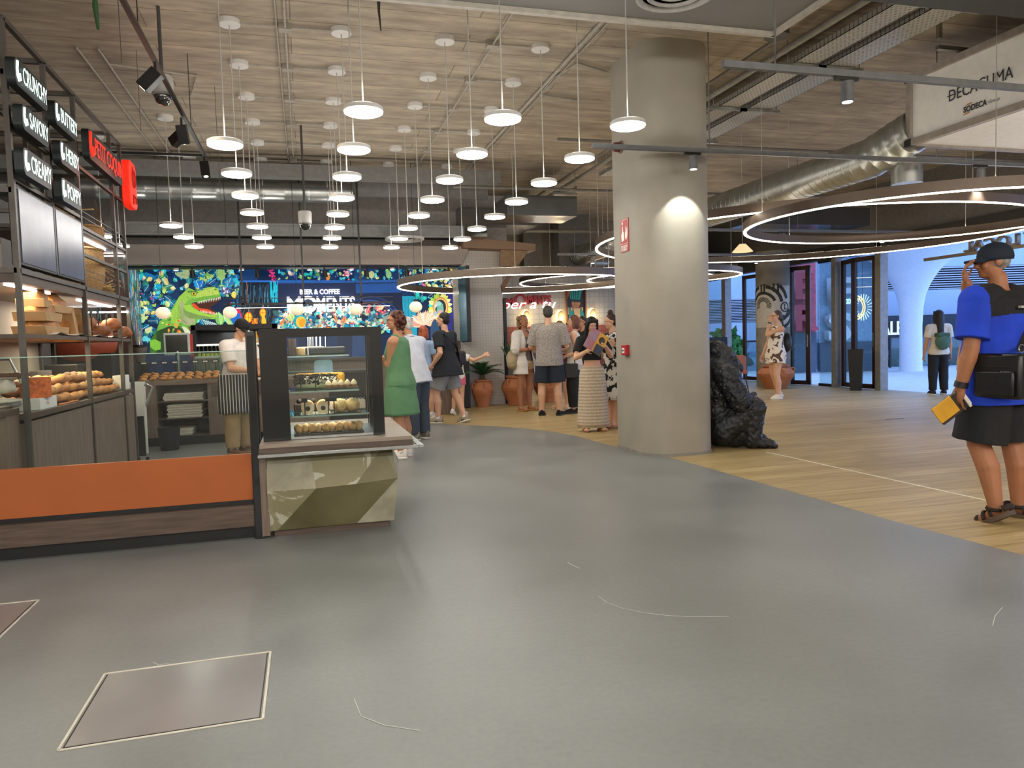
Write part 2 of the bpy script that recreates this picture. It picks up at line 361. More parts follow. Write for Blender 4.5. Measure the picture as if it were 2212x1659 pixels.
t = thing('alarm_beacon', 'small dark red beacon high on the grey pillar', 'alarm', (3.54, 7.85, 3.45))
MB().cone((3.45, 7.85, 3.45), (3.54, 7.85, 3.45), .05, .06).build('lens', M('beacon_red', '6A2A28', .4), t, smooth=True); MB().cone((3.52, 7.85, 3.45), (3.54, 7.85, 3.45), .07).build('base', M('beacon_base', '8a7a74'), t)

# ---------------- pendants ----------------
pm = M('pendant_white', 'D9D7D2', .5, var=.02); disc = M('pendant_disc', 'FFFAF0', emit=24, var=0); cable_m = M('pale_cable', 'B9B6AE', .6)
def make_pendant():
    t = thing('pendant_lamp', '', 'pendant lamp')
    MB().lathe([(.132, .0), (.142, .004), (.142, .03), (.134, .036), (.02, .05)]).build('housing', pm, t, smooth=True, world=False)
    MB().lathe([(.124, -.012), (.137, -.006), (.138, .003)]).build('diffuser', disc, t, world=False)
    MB().cone((0, 0, .048), (0, 0, CEIL-2.98), .0055, n=8).build('suspension_rod', cable_m, t, world=False)
    MB().lathe([(.095, CEIL-2.98-.05), (.1, CEIL-2.98-.045), (.1, CEIL-2.98)]).build('ceiling_canopy', pm, t, smooth=True, world=False)
    lamp('fill_uplight', 'POINT', (0, 0, .11), 5.5, (1, .97, .92), .09, parent=t)  # unseen point light added over each pendant to brighten the ceiling
    return t
GX = [-2.75, -1.66, -.56, .48, 1.52, 2.55]; GY = [5.52+1.075*k for k in range(8)]
rowname = ['nearest', 'second nearest', 'third nearest', 'fourth nearest', 'fourth farthest', 'third farthest', 'second farthest', 'farthest']
colname = ['file seen behind the bread shelving', 'second file from the left', 'third file from the left', 'third file from the right', 'second file from the right', 'file of pendants closest to the grey pillar']
pend = None
for i, x in enumerate(GX):
    for k, y in enumerate(GY):
        if i == 0 and k < 6 or i == 1 and k < 5 or i == 2 and k < 1: continue
        lab = 'white disc pendant lamp, %s %s' % (({2: 'nearest', 3: 'second nearest', 4: 'middle', 5: 'third farthest', 6: 'second farthest', 7: 'farthest', 1: 'nearest'}[k] if False else rowname[k]) if i > 2 else {0: {6: 'nearer', 7: 'farther'}, 1: {5: 'nearest', 6: 'middle', 7: 'farthest'}, 2: {1: 'nearest', 2: 'second nearest', 3: 'third nearest', 4: 'middle', 5: 'third farthest', 6: 'second farthest', 7: 'farthest'}}[i][k], 'in the '+colname[i])
        if pend is None: pend = o = make_pendant(); o.location = (x, y, 2.98)
        else: o = copy_tree(pend, (x, y, 2.98))
        o['label'] = lab; o['group'] = 'disc pendant lamps hanging in a grid'
# conduits and junction boxes on the ceiling
cond = M('conduit', 'A8A296', .6)
zc = CEIL-.025
def conduit(path, label, r=.011, boxes=()):
    t = thing('conduit', label, 'conduit', path[0])
    MB().tube(path, r, 8).build('pipe', cond, t, smooth=True)
    for b in boxes: MB().box(b[0]-.06, b[1]-.05, CEIL-.06, b[0]+.06, b[1]+.05, CEIL).build('junction_box', M('jbox', '9D968A', .6), t)
    return t
for k in range(1, 8):
    y = GY[k]; n = ['', 'first visible', 'second', 'third', 'fourth', 'fifth', 'sixth', 'seventh'][k]
    conduit([(GX[2], y, zc), (GX[3], y, zc)], 'short ceiling conduit with a box, %s from the front, over the left pendant pair' % n, boxes=[(-.05, y)])
    conduit([(GX[4], y, zc), (GX[5], y, zc)], 'short ceiling conduit with a box, %s from the front, over the right pendant pair' % n, boxes=[(2.02, y)])
conduit([(-.05, 3, zc-.02), (-.05, 13.4, zc-.02)], 'long straight ceiling conduit between the left pendant files')
conduit([(-.13, 3, zc), (-.13, 13.2, zc)], 'second thin conduit beside the long one between the left pendant files', .008)
conduit([(2.02, 6.2, zc-.02), (2.02, 13.4, zc-.02)], 'long straight ceiling conduit between the right pendant files')
conduit([(2.95, 6.2, zc), (2.95, 13.4, zc)], 'thick ceiling conduit running back beside the pillar', .02)
conduit([(3.02, 6.2, zc), (3.02, 13.4, zc)], 'thin ceiling conduit next to the thick one beside the pillar', .009)
conduit([(3.55, 8.2, zc), (3.1, 8.0, zc), (2.98, 8.5, zc), (3.0, 9.1, zc), (3.55, 9.25, zc)], 'bent ceiling conduit looping round the pillar head')
conduit([(-1.66, 10.0, zc), (-1.2, 9.9, zc), (-1.05, 9.2, zc), (-1.9, 9.0, zc)], 'bent ceiling conduit above the left pendants')
for i, x in enumerate((-1.9, -2.1)): conduit([(x, 8.6, zc), (x+.0, 13.4, zc)], ['long', 'parallel long'][i]+' conduit on the ceiling above the bread shelves')
# dark wire hanging brush-like from ceiling
tag(MB().tube([(.78, 6.95, CEIL), (.78, 6.96, CEIL-.1), (.79, 6.95, CEIL-.28)], .016, 8, rf=lambda t: .018*(1-.7*t)).build('hanging_cable_end', M('brown_cable', '4A4238')), 'frayed dark cable end hanging from the concrete ceiling', 'cable')
tag(MB().tube([(-1.62, 7.3, CEIL), (-1.62, 7.3, CEIL-.12), (-1.61, 7.31, CEIL-.32)], .02, 8, rf=lambda t: .012+.012*math.sin(PI*t)).build('green_strap', M('strap_green', '2F5A34')), 'green strap end hanging from the ceiling above the bakery signs', 'strap')
mb = MB()
for x, y in ((-1.3, 6.6), (-1.55, 8.6), (-.9, 9.6)): tag(MB().cone((x, y, 3.6 if x < -1 else 3.0), (x, y, CEIL), .003, n=6).build('suspension_wire', M('wire', '555049')), {-1.3: 'thin suspension wire nearest the dome camera', -1.55: 'thin suspension wire over the red sign', -.9: 'thin suspension wire beyond the end of the black track'}[x], 'wire')

# ---------------- tracks ----------------
tb = M('track_black', '1E1D1C', .4, .2)
def spot_head(t, p, d, L_=.15, w_=.075, energy=0, lens=led_warm):
    p = V(p); d = V(d).normalized(); e = p+d*L_
    h = MB().bar(p-d*.03, e, w_*1.1, w_*1.35).build('lamp_head', tb, t, bevel=.004)
    a, b, _ = basis(d)
    MB().cone(e-d*.002, e+d*.002, w_*.34).build('lens', lens, h)
    MB().bar(p, p+V(0, 0, .1), .02).build('bracket', tb, t)
t = thing('track_light', 'black lighting track on the ceiling left of the pendants with dark box spotlights', 'track light', (-1.06, 3.0, 3.62))
MB().box(-1.08, 2.5, 3.62, -1.045, 9.75, 3.65).build('track', tb, t); MB().box(-2.1, 9.68, 3.62, -1.05, 9.715, 3.65).build('cross_track', tb, t)
for p, d in (((-1.05, 6.55, 3.5), (-.6, .1, -.6)), ((-1.08, 8.05, 3.5), (.1, .4, -1)), ((-1.12, 8.35, 3.52), (-.7, .5, -.5)), ((-1.07, 9.7, 3.53), (.1, -.2, -1))):
    spot_head(t, p, d)
for i, (x, y) in enumerate(((-1.25, 6.3), (-1.25, 8.3))): lamp('bakery_spot', 'SPOT', (x, y, 3.4), 60, (1, .8, .55), .05, spot=100, rot=(0, math.radians(-38), 0))
for y in (3.1, 4.6): spot_head(t, (-1.08, y, 3.53), (.02, .05, -1)); lamp('fill_track_spot', 'SPOT', (-1.08, y, 3.36), 70, (1, .93, .86), .04, spot=95, blend=.9)  # extra spot heads added out of view to brighten the near floor
for y in (3.2, 6.0, 8.6): MB().cone((-1.06, y, 3.65), (-1.06, y, CEIL), .004, n=6).build('suspension_wire', dark, t)
def dome_cam(x, y, z, label, s=1.0):
    t = thing('dome_camera', label, 'security camera', (x, y, z))
    MB().lathe([(.06, .0), (.09, .02), (.095, .16), (.085, .18), (.01, .185)], (x, y, z), 28).build('housing', M('cam_white', 'B5B2AC', .5), t, smooth=True)
    MB().lathe([(.0, -.085), (.035, -.078), (.06, -.055), (.074, -.02), (.076, .012)], (x, y, z), 24).build('dome', M('cam_dome', '2A2927', .08, coat=1), t, smooth=True)
    MB().lathe([(.08, .0), (.082, .03), (.09, .03), (.088, .0)], (x, y, z), 28).build('rim', M('cam_rim', '8F8C86'), t)
    MB().cone((x, y, z+.18), (x, y, CEIL), .016).build('pole', M('cam_pole', '4A4846', .5, .3), t)
dome_cam(-1.15, 7.5, 3.63, 'white dome security camera on a pole beside the black track')
dome_cam(.08, 11.0, 3.04, 'distant white dome security camera hanging behind the pendants')
# grey rails with cylinder spots (v = 4.45 and 6.6) and the same rails further back over the hall
rail_m = M('rail_grey', '6E7072', .45, .2)
def rail(y, x0, x1, z, spots, label, lit=True, special=None):
    t = thing('spot_rail', label, 'track light', (x0, y, z))
    MB().box(x0, y-.02, z-.02, x1, y+.02, z+.025).build('track', rail_m, t)
    k = x0+.4
    if special: k = x0+1.3
    while k < x1: MB().cone((k, y, z+.02), (k, y, CEIL), .006, n=6).build('hanger', rail_m, t); k += 2.9
    for x in spots:
        h = MB().cone((x, y, z-.05), (x, y, z-.19), .042, .045, 20).build('lamp_head', rail_m, t, smooth=True)
        MB().cone((x, y, z-.192), (x, y, z-.186), .034).build('lens', led, h); MB().box(x-.1, y-.018, z-.045, x+.08, y+.018, z-.02).build('adapter', dark, h)
        if x == special: lamp('pillar_spot', 'SPOT', (x, y, z-.21), 46, (.97, 1, .95), .02, spot=74, blend=.12, rot=(math.radians(14), 0, 0))
        elif lit: lamp('rail_spot', 'SPOT', (x, y, z-.21), 58, (1, .96, .9), .03, spot=78, blend=.8)
rail(4.45, 2.75, 8.4, 3.09, (3.73, 5.9), 'grey spotlight rail at the upper right, in front of the ventilation unit')
rail(6.94, 2.82, 11.6, 3.2, (3.93, 7.66, 9.9), 'grey spotlight rail crossing the front of the pillar', special=3.93)
rail(2.3, -2.5, 4.6, 3.09, (-1.6, .2, 2.0, 3.8), 'added grey spotlight rail over the foreground floor')  # rail added out of view to light the foreground
rail(0.0, -2.5, 4.6, 3.09, (-1.6, .2, 2.0, 3.8), 'added grey spotlight rail overhead behind the viewpoint')  # another added rail, unseen, for more light from the front
rail(11.4, 5.2, 11.4, 3.1, (6.3, 8.2, 10.3), 'distant grey spotlight rail over the plank floor')
rail(14.9, 5.2, 11.4, 3.1, (6.0, 8.0, 10.0), 'farthest grey spotlight rail before the tiled wall')

# opal tube lamps added behind the viewpoint to fill the hall with light
tube_m = M('fill_tube', 'FFFAF4', emit=85, var=0)
for i, (x, y) in enumerate(((-5.5, -1.5), (-2.5, -1.5), (.5, -1.5), (3.5, -1.5), (6.5, -1.5), (9.5, -1.5), (-4, -4.5), (-1, -4.5), (2, -4.5), (5, -4.5), (8, -4.5))):
    t = thing('added_tube_lamp', 'added fill tube lamp behind the viewpoint, %s of its row, %s row' % (['leftmost', 'second', 'third', 'fourth', 'fifth', 'rightmost'][i % 6], 'nearer' if i < 6 else 'farther'), 'pendant lamp', (x, y, 2.9))
    MB().cone((x-.9, y, 2.9), (x+.9, y, 2.9), .045, n=16).build('fill_tube', tube_m, t, smooth=True)
    for sx in (-.8, .8): MB().cone((x+sx, y, 2.94), (x+sx, y, CEIL), .004, n=6).build('cord', dark, t)

# ---------------- back mural, fascia, portal ----------------
mur = bpy.data.materials.new('lightbox_print'); mur.use_nodes = True; _N, _L, _b = nodes(mur)
_a = _N.new('ShaderNodeAttribute'); _a.attribute_name = 'Col'; _nz = _N.new('ShaderNodeTexNoise'); _nz.inputs['Scale'].default_value = 60; _nz.inputs['Detail'].default_value = 5
_tc = _N.new('ShaderNodeTexCoord'); _mx = _N.new('ShaderNodeMix'); _mx.data_type = 'RGBA'; _mx.blend_type = 'SOFT_LIGHT'; _mx.inputs[0].default_value = .5
_mp = _N.new('ShaderNodeMapping'); _mp.inputs['Scale'].default_value = (1, 1, .35)
_L.new(_tc.outputs['Object'], _mp.inputs[0]); _L.new(_mp.outputs[0], _nz.inputs[0]); _L.new(_a.outputs['Color'], _mx.inputs[6]); _L.new(_nz.outputs[0], _mx.inputs[7])
_L.new(_mx.outputs[2], _b.inputs['Base Color']); _L.new(_mx.outputs[2], _b.inputs['Emission Color']); _b.inputs['Emission Strength'].default_value = .8; _b.inputs['Roughness'].default_value = .6
MY = 16.6
class Art:
    """a flat printed picture: every shape is a polygon a hair above the one before"""
    def __init__(s, mp): s.mb = MB(); s.k = 0; s.mp = mp
    def poly(s, pts, col):
        s.k += 1; s.mb.col = lin(col); vs = [s.mp(p[0], p[1], s.k*.000012) for p in pts]; s.mb.add(vs, [list(range(len(vs)))])
    def ell(s, cx, cy, rx, ry, col, n=20, a0=0, a1=360):
        s.poly([(cx+rx*math.cos(math.radians(a0+(a1-a0)*i/n)), cy+ry*math.sin(math.radians(a0+(a1-a0)*i/n))) for i in range(n+(0 if a1-a0 == 360 else 1))], col)
    def line(s, pts, w, col):
        for a, b in zip(pts, pts[1:]):
            dx, dy = b[0]-a[0], b[1]-a[1]; l = math.hypot(dx, dy) or 1; nx, ny = -dy/l*w/2, dx/l*w/2
            s.poly([(a[0]+nx, a[1]+ny), (b[0]+nx, b[1]+ny), (b[0]-nx, b[1]-ny), (a[0]-nx, a[1]-ny)], col)
    def leaf(s, x, y, L, ang, w, col, col2=None):
        w *= 1.25
        c, sn = math.cos(ang), math.sin(ang); P = [(0, 0), (.25, .8), (.55, 1), (.8, .6), (1, 0), (.8, -.6), (.55, -1), (.25, -.8)]
        tr = lambda a, b: (x+a*L*c-b*w*sn, y+a*L*sn+b*w*c)
        s.poly([tr(*p) for p in P], col)
        if col2:
            s.poly([tr(0, 0), tr(.55, .85), tr(1, 0)], col2); s.line([tr(0, 0), tr(.95, 0)], max(.25, w*.12), 'DDE8C8')
    def frond(s, x, y, L, ang, col, n=7, w=1.2):
        for i in range(n):
            t = (i+1)/n; px, py = x+L*t*math.cos(ang), y+L*t*math.sin(ang)
            for sg in (-1, 1): s.leaf(px, py, L*.42*(1.15-t*.7), ang+sg*1.0, w, col)
        s.line([(x, y), (x+L*math.cos(ang), y+L*math.sin(ang))], .5, col)
    def burst(s, x, y, R, n, w, cols, a0=0, a1=2*PI):
        for i in range(n):
            s.leaf(x, y, R*random.uniform(.75, 1.05), a0+(a1-a0)*i/n, w, random.choice(cols))
def mpx(x, y, k):
    p = onY(x, y, MY); return (p.x, MY-k, p.z)
A = Art(mpx)
TEAL = ['1FA4C4', '178BB0', '35C6D8', '0F6C98', '2BB7B0', '1B78B8', '62D0DA', '2A5FA8']
GRN = ['7FB35A', 'A8C860', '5B9C50', 'C8D484', '8FBF8A', 'D8D89A']
HOT = ['D83A7A', 'E45A9A', 'E0503A', 'F08A3A', 'B03A9A', 'F2A6B8']
A.poly([(282, 570), (1012, 570), (1012, 800), (282, 860)], '0E2548')
for i in range(9): A.poly([(285+80*i, 572), (300+85*i, 572), (310+84*i, 780), (280+80*i, 780)], random.choice(['15325C', '0E2244', '1B3E70']))
def zone(x0, y0, x1, y1, n, cols, lo=8, hi=17, kinds=0):
    for _ in range(int(n*.62)):
        x, y = random.uniform(x0, x1), random.uniform(y0, y1); a = random.uniform(0, 2*PI); L = random.uniform(lo, hi); c = random.choice(cols)
        k = random.random()
        if k < .6: A.leaf(x, y, L, a, L*.34, sh(c, .6)); A.leaf(x+.6, y-.6, L*.94, a, L*.27, c, sh(c, 1.22)); [A.line([(x+L*.9*t_*math.cos(a), y+L*.9*t_*math.sin(a)), (x+L*(.9*t_+.18)*math.cos(a)+sg*L*.2*-math.sin(a)*1.1, y+L*(.9*t_+.18)*math.sin(a)+sg*L*.2*math.cos(a)*1.1)], .35, sh(c, .72)) for t_ in (.2, .4, .6) for sg in (-1, 1)]
        elif k < .75:
            for j in range(5): A.leaf(x, y, L*.75, a+j*.6-1.2, L*.2, sh(c, .75+.1*j))
        elif k < .9: A.frond(x, y, L*1.2, a, c)
        else: A.burst(x, y, L*.6, 7, L*.14, [c, random.choice(cols)])
sh = lambda c, k_: tuple(min(1, int(c[i:i+2], 16)/255*k_) for i in (0, 2, 4)) if isinstance(c, str) else tuple(min(1, q_*k_) for q_ in c)
zone(300, 578, 440, 732, 150, ['15587E', '1B6E94', '0F4468', '1A7A88', '24508C', '2A7A6A'], 14, 26); zone(300, 578, 440, 730, 200, TEAL+GRN+['E2C878', '24508C', '173A70', '1FA4C4'])
zone(430, 578, 520, 640, 60, ['15587E', '1B6E94', '0F4468', '1A7A88', '24508C'], 12, 22); zone(430, 578, 520, 640, 90, TEAL+GRN, 6, 13)
zone(300, 600, 330, 690, 14, HOT+TEAL, 4, 7)
zone(480, 660, 540, 705, 22, TEAL+['F4F0E4', 'D84A8A', '78C8E8'])
# cream leaves, cup, big blue leaf
for x, y, a in ((337, 605, .3), (345, 596, -.9), (352, 603, .4), (356, 606, .9), (330, 600, 2.6)): A.leaf(x, y, 13, a, 4.2, 'D8BC70', 'E8D490')
for a in (-2.6, -2.2, -1.7, 2.9): A.frond(412, 595, 26, a+.3, 'A8BC88', 9, 1.6)
A.leaf(424, 606, 18, 1.2, 7, '1778C8', '2A98E0'); A.leaf(440, 604, 18, 1.9, 6, '1560A8', '2080D0'); A.leaf(500, 600, 22, 2.0, 7, '2A78B8', '58B0D8')
A.poly([(472, 583), (485, 583), (487, 601), (481, 606), (480, 615), (489, 619), (471, 619), (478, 615), (477, 606), (471, 601)], '9CC878'); A.line([(472, 588), (468, 594), (472, 600)], 1.5, '9CC878')
A.poly([(502, 602), (511, 601), (524, 617), (521, 622), (506, 610)], '2FC0D8')
# dark stage with frame and cyan drip
A.poly([(518, 607), (590, 607), (590, 656), (518, 656)], '101A2A'); A.poly([(518, 606), (745, 606), (745, 610), (518, 610)], '2A70C8')
for _ in range(60):
    x = random.uniform(500, 588); y = random.uniform(608, 640); A.line([(x, y), (x+random.uniform(-3, 3), y+random.uniform(10, 40))], random.uniform(.6, 1.6), random.choice(['2A5A80', '1B3A58', '3A88A8', '5A6A78', '24404F']))
for _ in range(40):
    x = random.uniform(583, 600); y = random.uniform(606, 640); A.line([(x, y), (x+random.uniform(-1, 1), y+random.uniform(10, 25))], random.uniform(1, 2.4), random.choice(['1FC8E0', '14A8C8', '48E0F0']))
A.line([(533, 608), (536, 660)], 1.2, 'A86A50')
# lower strip 500..600 (tails, leaves, lanterns)
A.poly([(518, 656), (610, 656), (610, 712), (518, 712)], '22262E')
for _ in range(70):
    x = random.uniform(515, 612); y = random.uniform(656, 690); A.line([(x, y), (x+random.uniform(-6, 6), y+random.uniform(8, 25))], random.uniform(.5, 1.5), random.choice(['3A4A58', '5A5048', '6A6A70', '2A98A8', '1F7A98', '4A3A34']))
for x, y, s_ in ((537, 686, 1), (568, 676, .8)):
    A.ell(x, y, 9*s_, 12*s_, 'E8701A'); A.ell(x, y, 6.5*s_, 10*s_, 'FFD23A'); A.line([(x, y-11*s_), (x, y+11*s_)], 1, 'C8500A'); A.line([(x-8*s_, y), (x+8*s_, y)], 1, 'C8500A'); A.line([(x, y-12*s_), (x, y-20*s_)], 1, 'E8701A')
for _ in range(16): A.line([(random.uniform(540, 558), 688), (random.uniform(543, 560), random.uniform(698, 708))], 1.2, random.choice(['F0601A', 'FFB02A']))
A.poly([(566, 682), (572, 682), (576, 698), (571, 704), (565, 698)], 'FFC02A')
A.leaf(478, 705, 32, -1.75, 8, '7FC060', 'A8DC78'); A.leaf(505, 706, 34, -2.2, 6, 'B8E088', '8CC868'); A.poly([(503, 668), (515, 664), (524, 684), (518, 690), (508, 684)], 'E02A5A'); A.poly([(496, 686), (518, 676), (524, 696), (505, 702)], '1A6AC8')
for i in range(7): A.line([(438+i*4, 690+i*1.2), (446+i*4, 702)], 1.3, 'D8F0F4')
A.burst(487, 628, 9, 9, 2.2, ['F0EDF4', 'B8A8D8', '5A4A80']); A.burst(500, 638, 12, 6, 1.8, ['F0D040', 'F4E070'], -.9, .9)
# the green dinosaur in a dark jacket
z1 = lambda x, y: (250+x/6.32, 565+y/6.32)
def zp(L, col): A.poly([z1(*p) for p in L], col)
G0, G1, G2, G3 = '72AE42', '96C24C', 'B8CE5C', '4E8A36'
zp([(470, 1080), (560, 950), (600, 830), (760, 660), (870, 480), (1000, 360), (1090, 400), (1180, 392), (1260, 350), (1350, 345), (1400, 380), (1430, 440), (1435, 490), (1380, 490), (1260, 520), (1180, 545), (1080, 555), (1040, 575), (1060, 620), (1150, 660), (1290, 640), (1385, 690), (1390, 740), (1350, 790), (1240, 780), (1130, 790), (1100, 850), (1060, 900), (1060, 1264), (470, 1264)], G0)
zp([(870, 480), (1000, 362), (1080, 400), (1190, 395), (1260, 352), (1350, 348), (1400, 385), (1420, 440), (1200, 480), (1000, 520), (930, 600), (880, 780), (860, 860), (760, 840), (770, 680)], G1)
zp([(1240, 380), (1340, 360), (1400, 400), (1415, 450), (1200, 480), (1100, 500), (1110, 440)], G2)
zp([(880, 560), (930, 540), (930, 700), (980, 770), (1090, 790), (1080, 850), (990, 870), (900, 840)], 'A8AA80')
zp([(930, 600), (1020, 590), (1060, 640), (1150, 680), (1300, 720), (1390, 700), (1385, 745), (1340, 790), (1240, 778), (1100, 770), (980, 740)], '9CCB48')
zp([(930, 660), (1100, 720), (1350, 770), (1240, 785), (1000, 770)], '7A9450')
zp([(1040, 572), (1090, 556), (1200, 545), (1420, 480), (1430, 540), (1290, 630), (1380, 690), (1370, 725), (1270, 720), (1150, 680), (1060, 620)], '48261E')
zp([(1035, 580), (1075, 570), (1150, 640), (1260, 650), (1370, 710), (1330, 725), (1200, 690), (1080, 640)], 'E0502A')
for i in range(14):
    x = 1120+i*23; y = 552-i*5; zp([(x, y), (x+16, y-3), (x+8, y+48-abs(i-9)*2)], 'F6EBD4')
for i in range(12):
    x = 1160+i*19; y = 690+i*3.2; zp([(x, y), (x+13, y+2), (x+6, y-34)], 'F6EBD4')
for i in range(7): A.line([z1(870+i*14, 600+i*14), z1(850+i*16, 720+i*18), z1(880+i*20, 850)], .6, '5A7A38')
for i in range(26): A.leaf(*z1(random.uniform(560, 900), random.uniform(600, 880)), random.uniform(3, 7), random.uniform(0, 6), 1.2, random.choice([G1, G2, G3, 'D8E85A']))
for a, b in (((1180, 500), (1230, 470)), ((1250, 380), (1290, 430)), ((1320, 400), (1330, 450)), ((960, 480), (1120, 540)), ((1000, 380), (1100, 430))): A.line([z1(*a), z1(*b)], .7, G3)
for x in range(1150, 1400, 26): A.line([z1(x, 440), z1(x-8, 520)], .5, '6AA83A')
A.ell(*z1(1070, 440), 7, 5, '7A8A3A'); A.ell(*z1(1070, 440), 4.5, 3.4, 'E8C83A'); A.ell(*z1(1070, 440), 1.8, 2.6, '201810'); A.ell(*z1(1365, 385), 3, 1.6, G3)
zp([(980, 400), (1100, 400), (1140, 430), (1120, 436), (1070, 415), (990, 430)], G3)
zp([(470, 1080), (560, 950), (740, 880), (900, 880), (1060, 990), (1060, 1264), (470, 1264)], '3E6A2A')
zp([(560, 960), (740, 885), (890, 900), (1020, 1100), (1060, 1264), (560, 1264)], '2E4426'); zp([(470, 1080), (540, 1060), (620, 1100), (620, 1200), (540, 1215), (480, 1170)], '7DBA3C')
zp([(900, 880), (960, 990), (1010, 1010), (1025, 960), (960, 900)], 'D8D4BC'); zp([(990, 880), (1060, 900), (1060, 1020), (1020, 960)], '6A4A38')
for i in range(22): A.leaf(*z1(random.uniform(720, 900), random.uniform(720, 1040)), random.uniform(5, 10), random.uniform(0, 6.2), 1.8, random.choice(['E8602A', 'F09A3A', '7FB35A', '4E8A3A', 'C8D484', 'E83A2A']))
# upper right strip: vines, monkeys-and-birds shapes as plain jungle forms
zone(598, 578, 1005, 604, 230, TEAL+GRN+['3A4A9A', '205088', 'F2C8B8'], 5, 11)
zone(900, 585, 1005, 640, 120, TEAL+GRN+['F2C8B8', '2A6A58'], 6, 11)
for _ in range(34): A.ell(585+random.gauss(3, 3), 580+random.uniform(0, 28), 1.8, 1.8, random.choice(['D8307A', 'F05A9A', 'B01E5A']))
for _ in range(24): A.ell(750+random.gauss(0, 5), 590+random.gauss(0, 7), 2, 2, random.choice(['F2A6B8', 'E8688A', 'F8D8D0']))
for _ in range(20): A.ell(914+random.gauss(0, 2.5), 612+random.uniform(0, 16), 1.7, 1.7, random.choice(['D86A9A', 'C03A6A']))
for x in (803, 840): A.line([(x, 598), (x-1, 612), (x+2, 625)], 2, '48C8A8'); A.ell(x-1, 594, 6, 8, random.choice(['8FBF8A', 'C8C890']))
A.poly([(704, 592), (712, 592), (711, 606), (705, 606)], 'E88A2A'); A.ell(708, 592, 4, 2, 'F6E8D0')
# navy lettering panel
A.poly([(600, 609), (868, 607), (868, 640), (600, 650)], '1C2A4C'); A.poly([(600, 609), (868, 605), (868, 610), (600, 613)], '2458A0'); A.poly([(768, 614), (866, 612), (866, 632), (768, 634)], '1F4E94')
A.poly([(604, 650), (770, 640), (868, 632), (868, 706), (604, 706)], '1A2440')
# arch
ax, ay, rx, ry = 800, 716, 72, 76
for r, c in ((1.0, '24386A'), (.95, '16244A'), (.9, '34549A'), (.86, '18264E'), (.82, '8A5248')): A.ell(ax, ay, rx*r, ry*r, c, 32, 180, 360)
A.ell(ax, ay, rx*.8, ry*.8, '1B2A40', 32, 180, 360)
A.poly([(868, 640), (900, 640), (900, 740), (872, 740)], '1C9AB8')
for x in (874, 881, 889): A.line([(x, 645), (x, 740)], 1, '0F6C88')
def inarch(n, cols, x0, x1, y0, y1, lo, hi):
    k = 0
    while k < n:
        x, y = random.uniform(x0, x1), random.uniform(y0, y1)
        if x > 760 and ((x-ax)/(rx*.78))**2+((y-ay)/(ry*.78))**2 > 1: continue
        k += 1; L = random.uniform(lo, hi); c = random.choice(cols); a = random.uniform(0, 6.3)
        if random.random() < .5: A.leaf(x, y, L, a, L*.25, c, random.choice(cols) if random.random() < .4 else None)
        elif random.random() < .6: A.burst(x, y, L*.7, 8, L*.13, [c, 'D8E0C8'])
        else: A.frond(x, y, L, a, c)
inarch(120, ['2A5A78', '3A6A70', '5A7A78', '8A9A90', '1B6E94', '7A4A58'], 600, 855, 668, 714, 12, 20)
inarch(200, TEAL+['E8EDE0', 'C8D4B0', '8FBF8A', 'E0503A', 'F08A3A', 'E86A7A', '5A7A58', 'D8E0C8'], 600, 855, 668, 714, 5, 12)
for x, y, a in ((610, 700, -1.2), (618, 700, -1), (735, 700, -1.1), (742, 702, -1.3), (728, 698, -1.9)): A.leaf(x, y, 20, a, 2, 'E0602A', 'F09A4A')
A.ell(648, 694, 15, 14, '1AA0B8'); A.ell(650, 696, 11, 12, 'F0C040'); A.ell(653, 698, 7, 9, 'E8A028')
A.leaf(632, 694, 18, -2.0, 7, 'C8D888', 'A8C868')
A.ell(797, 662, 4, 4, 'E85A6A'); A.leaf(797, 664, 16, 1.9, 4, 'E84A5A', 'F0808A'); A.leaf(812, 672, 22, -.6, 4, 'F0B080', 'F8D8B0')
for _ in range(10): A.ell(822+random.gauss(0, 4), 674+random.gauss(0, 3), 2.4, 2, random.choice(['E84A5A', 'F07A8A', 'D82A4A']))
# right field: drip column, portrait oval, pale burst, orange trunk
zone(893, 636, 928, 700, 26, ['1FA4C4', '2BB7B0', '0F6C98', '163A60'], 8, 16)
A.poly([(960, 636), (1012, 634), (1012, 740), (955, 745)], '2A2A78')
for i in range(26):
    a = i*2*PI/26; A.leaf(949+14*math.cos(a), 664+19*math.sin(a), 13, a+random.uniform(-.5, .5), 2.8, random.choice(['C8D85A', '9CC84A', 'E8E08A', 'F2F0A0']))
A.ell(950, 664, 17, 22, 'C88A4A'); A.ell(950, 664, 14.5, 19, 'E8B878'); A.ell(950, 664, 12, 16.5, '20282E')
A.poly([(941, 676), (943, 660), (949, 652), (955, 657), (957, 670), (955, 680), (946, 681)], '6AA898'); A.ell(946, 656, 5.5, 5, '8FC4C0'); A.poly([(942, 653), (936, 664), (938, 668), (944, 660)], 'B8C8C4'); A.ell(950, 676, 6, 6, 'C89AA0')
for _ in range(12): A.ell(946+random.gauss(0, 8), 682+random.gauss(0, 3), 3.4, 3, random.choice(['F2D8C8', 'E0707A', 'F0C83A', '8AB8D8', 'F4F0E8']))
A.burst(918, 702, 36, 26, 2.6, ['F2D8B8', 'E8B898', 'F0E4D0', 'D89A88'], PI*.95, PI*2.05)
A.poly([(986, 640), (997, 638), (998, 690), (994, 760), (984, 760), (988, 690)], 'D8704A'); A.poly([(989, 640), (993, 640), (993, 700), (989, 700)], 'F0A078')
A.poly([(962, 580), (992, 582), (992, 590), (962, 588)], 'E8C850'); zone(965, 605, 992, 630, 16, ['F0D868', 'E8C850', 'F2A6B8', 'F6F0C8'], 5, 8)
A.ell(938, 720, 10, 30, '2A4A6A'); A.ell(985, 705, 10, 24, '1F3A38')
mo = A.mb.build('mural', mur, fixn=False)
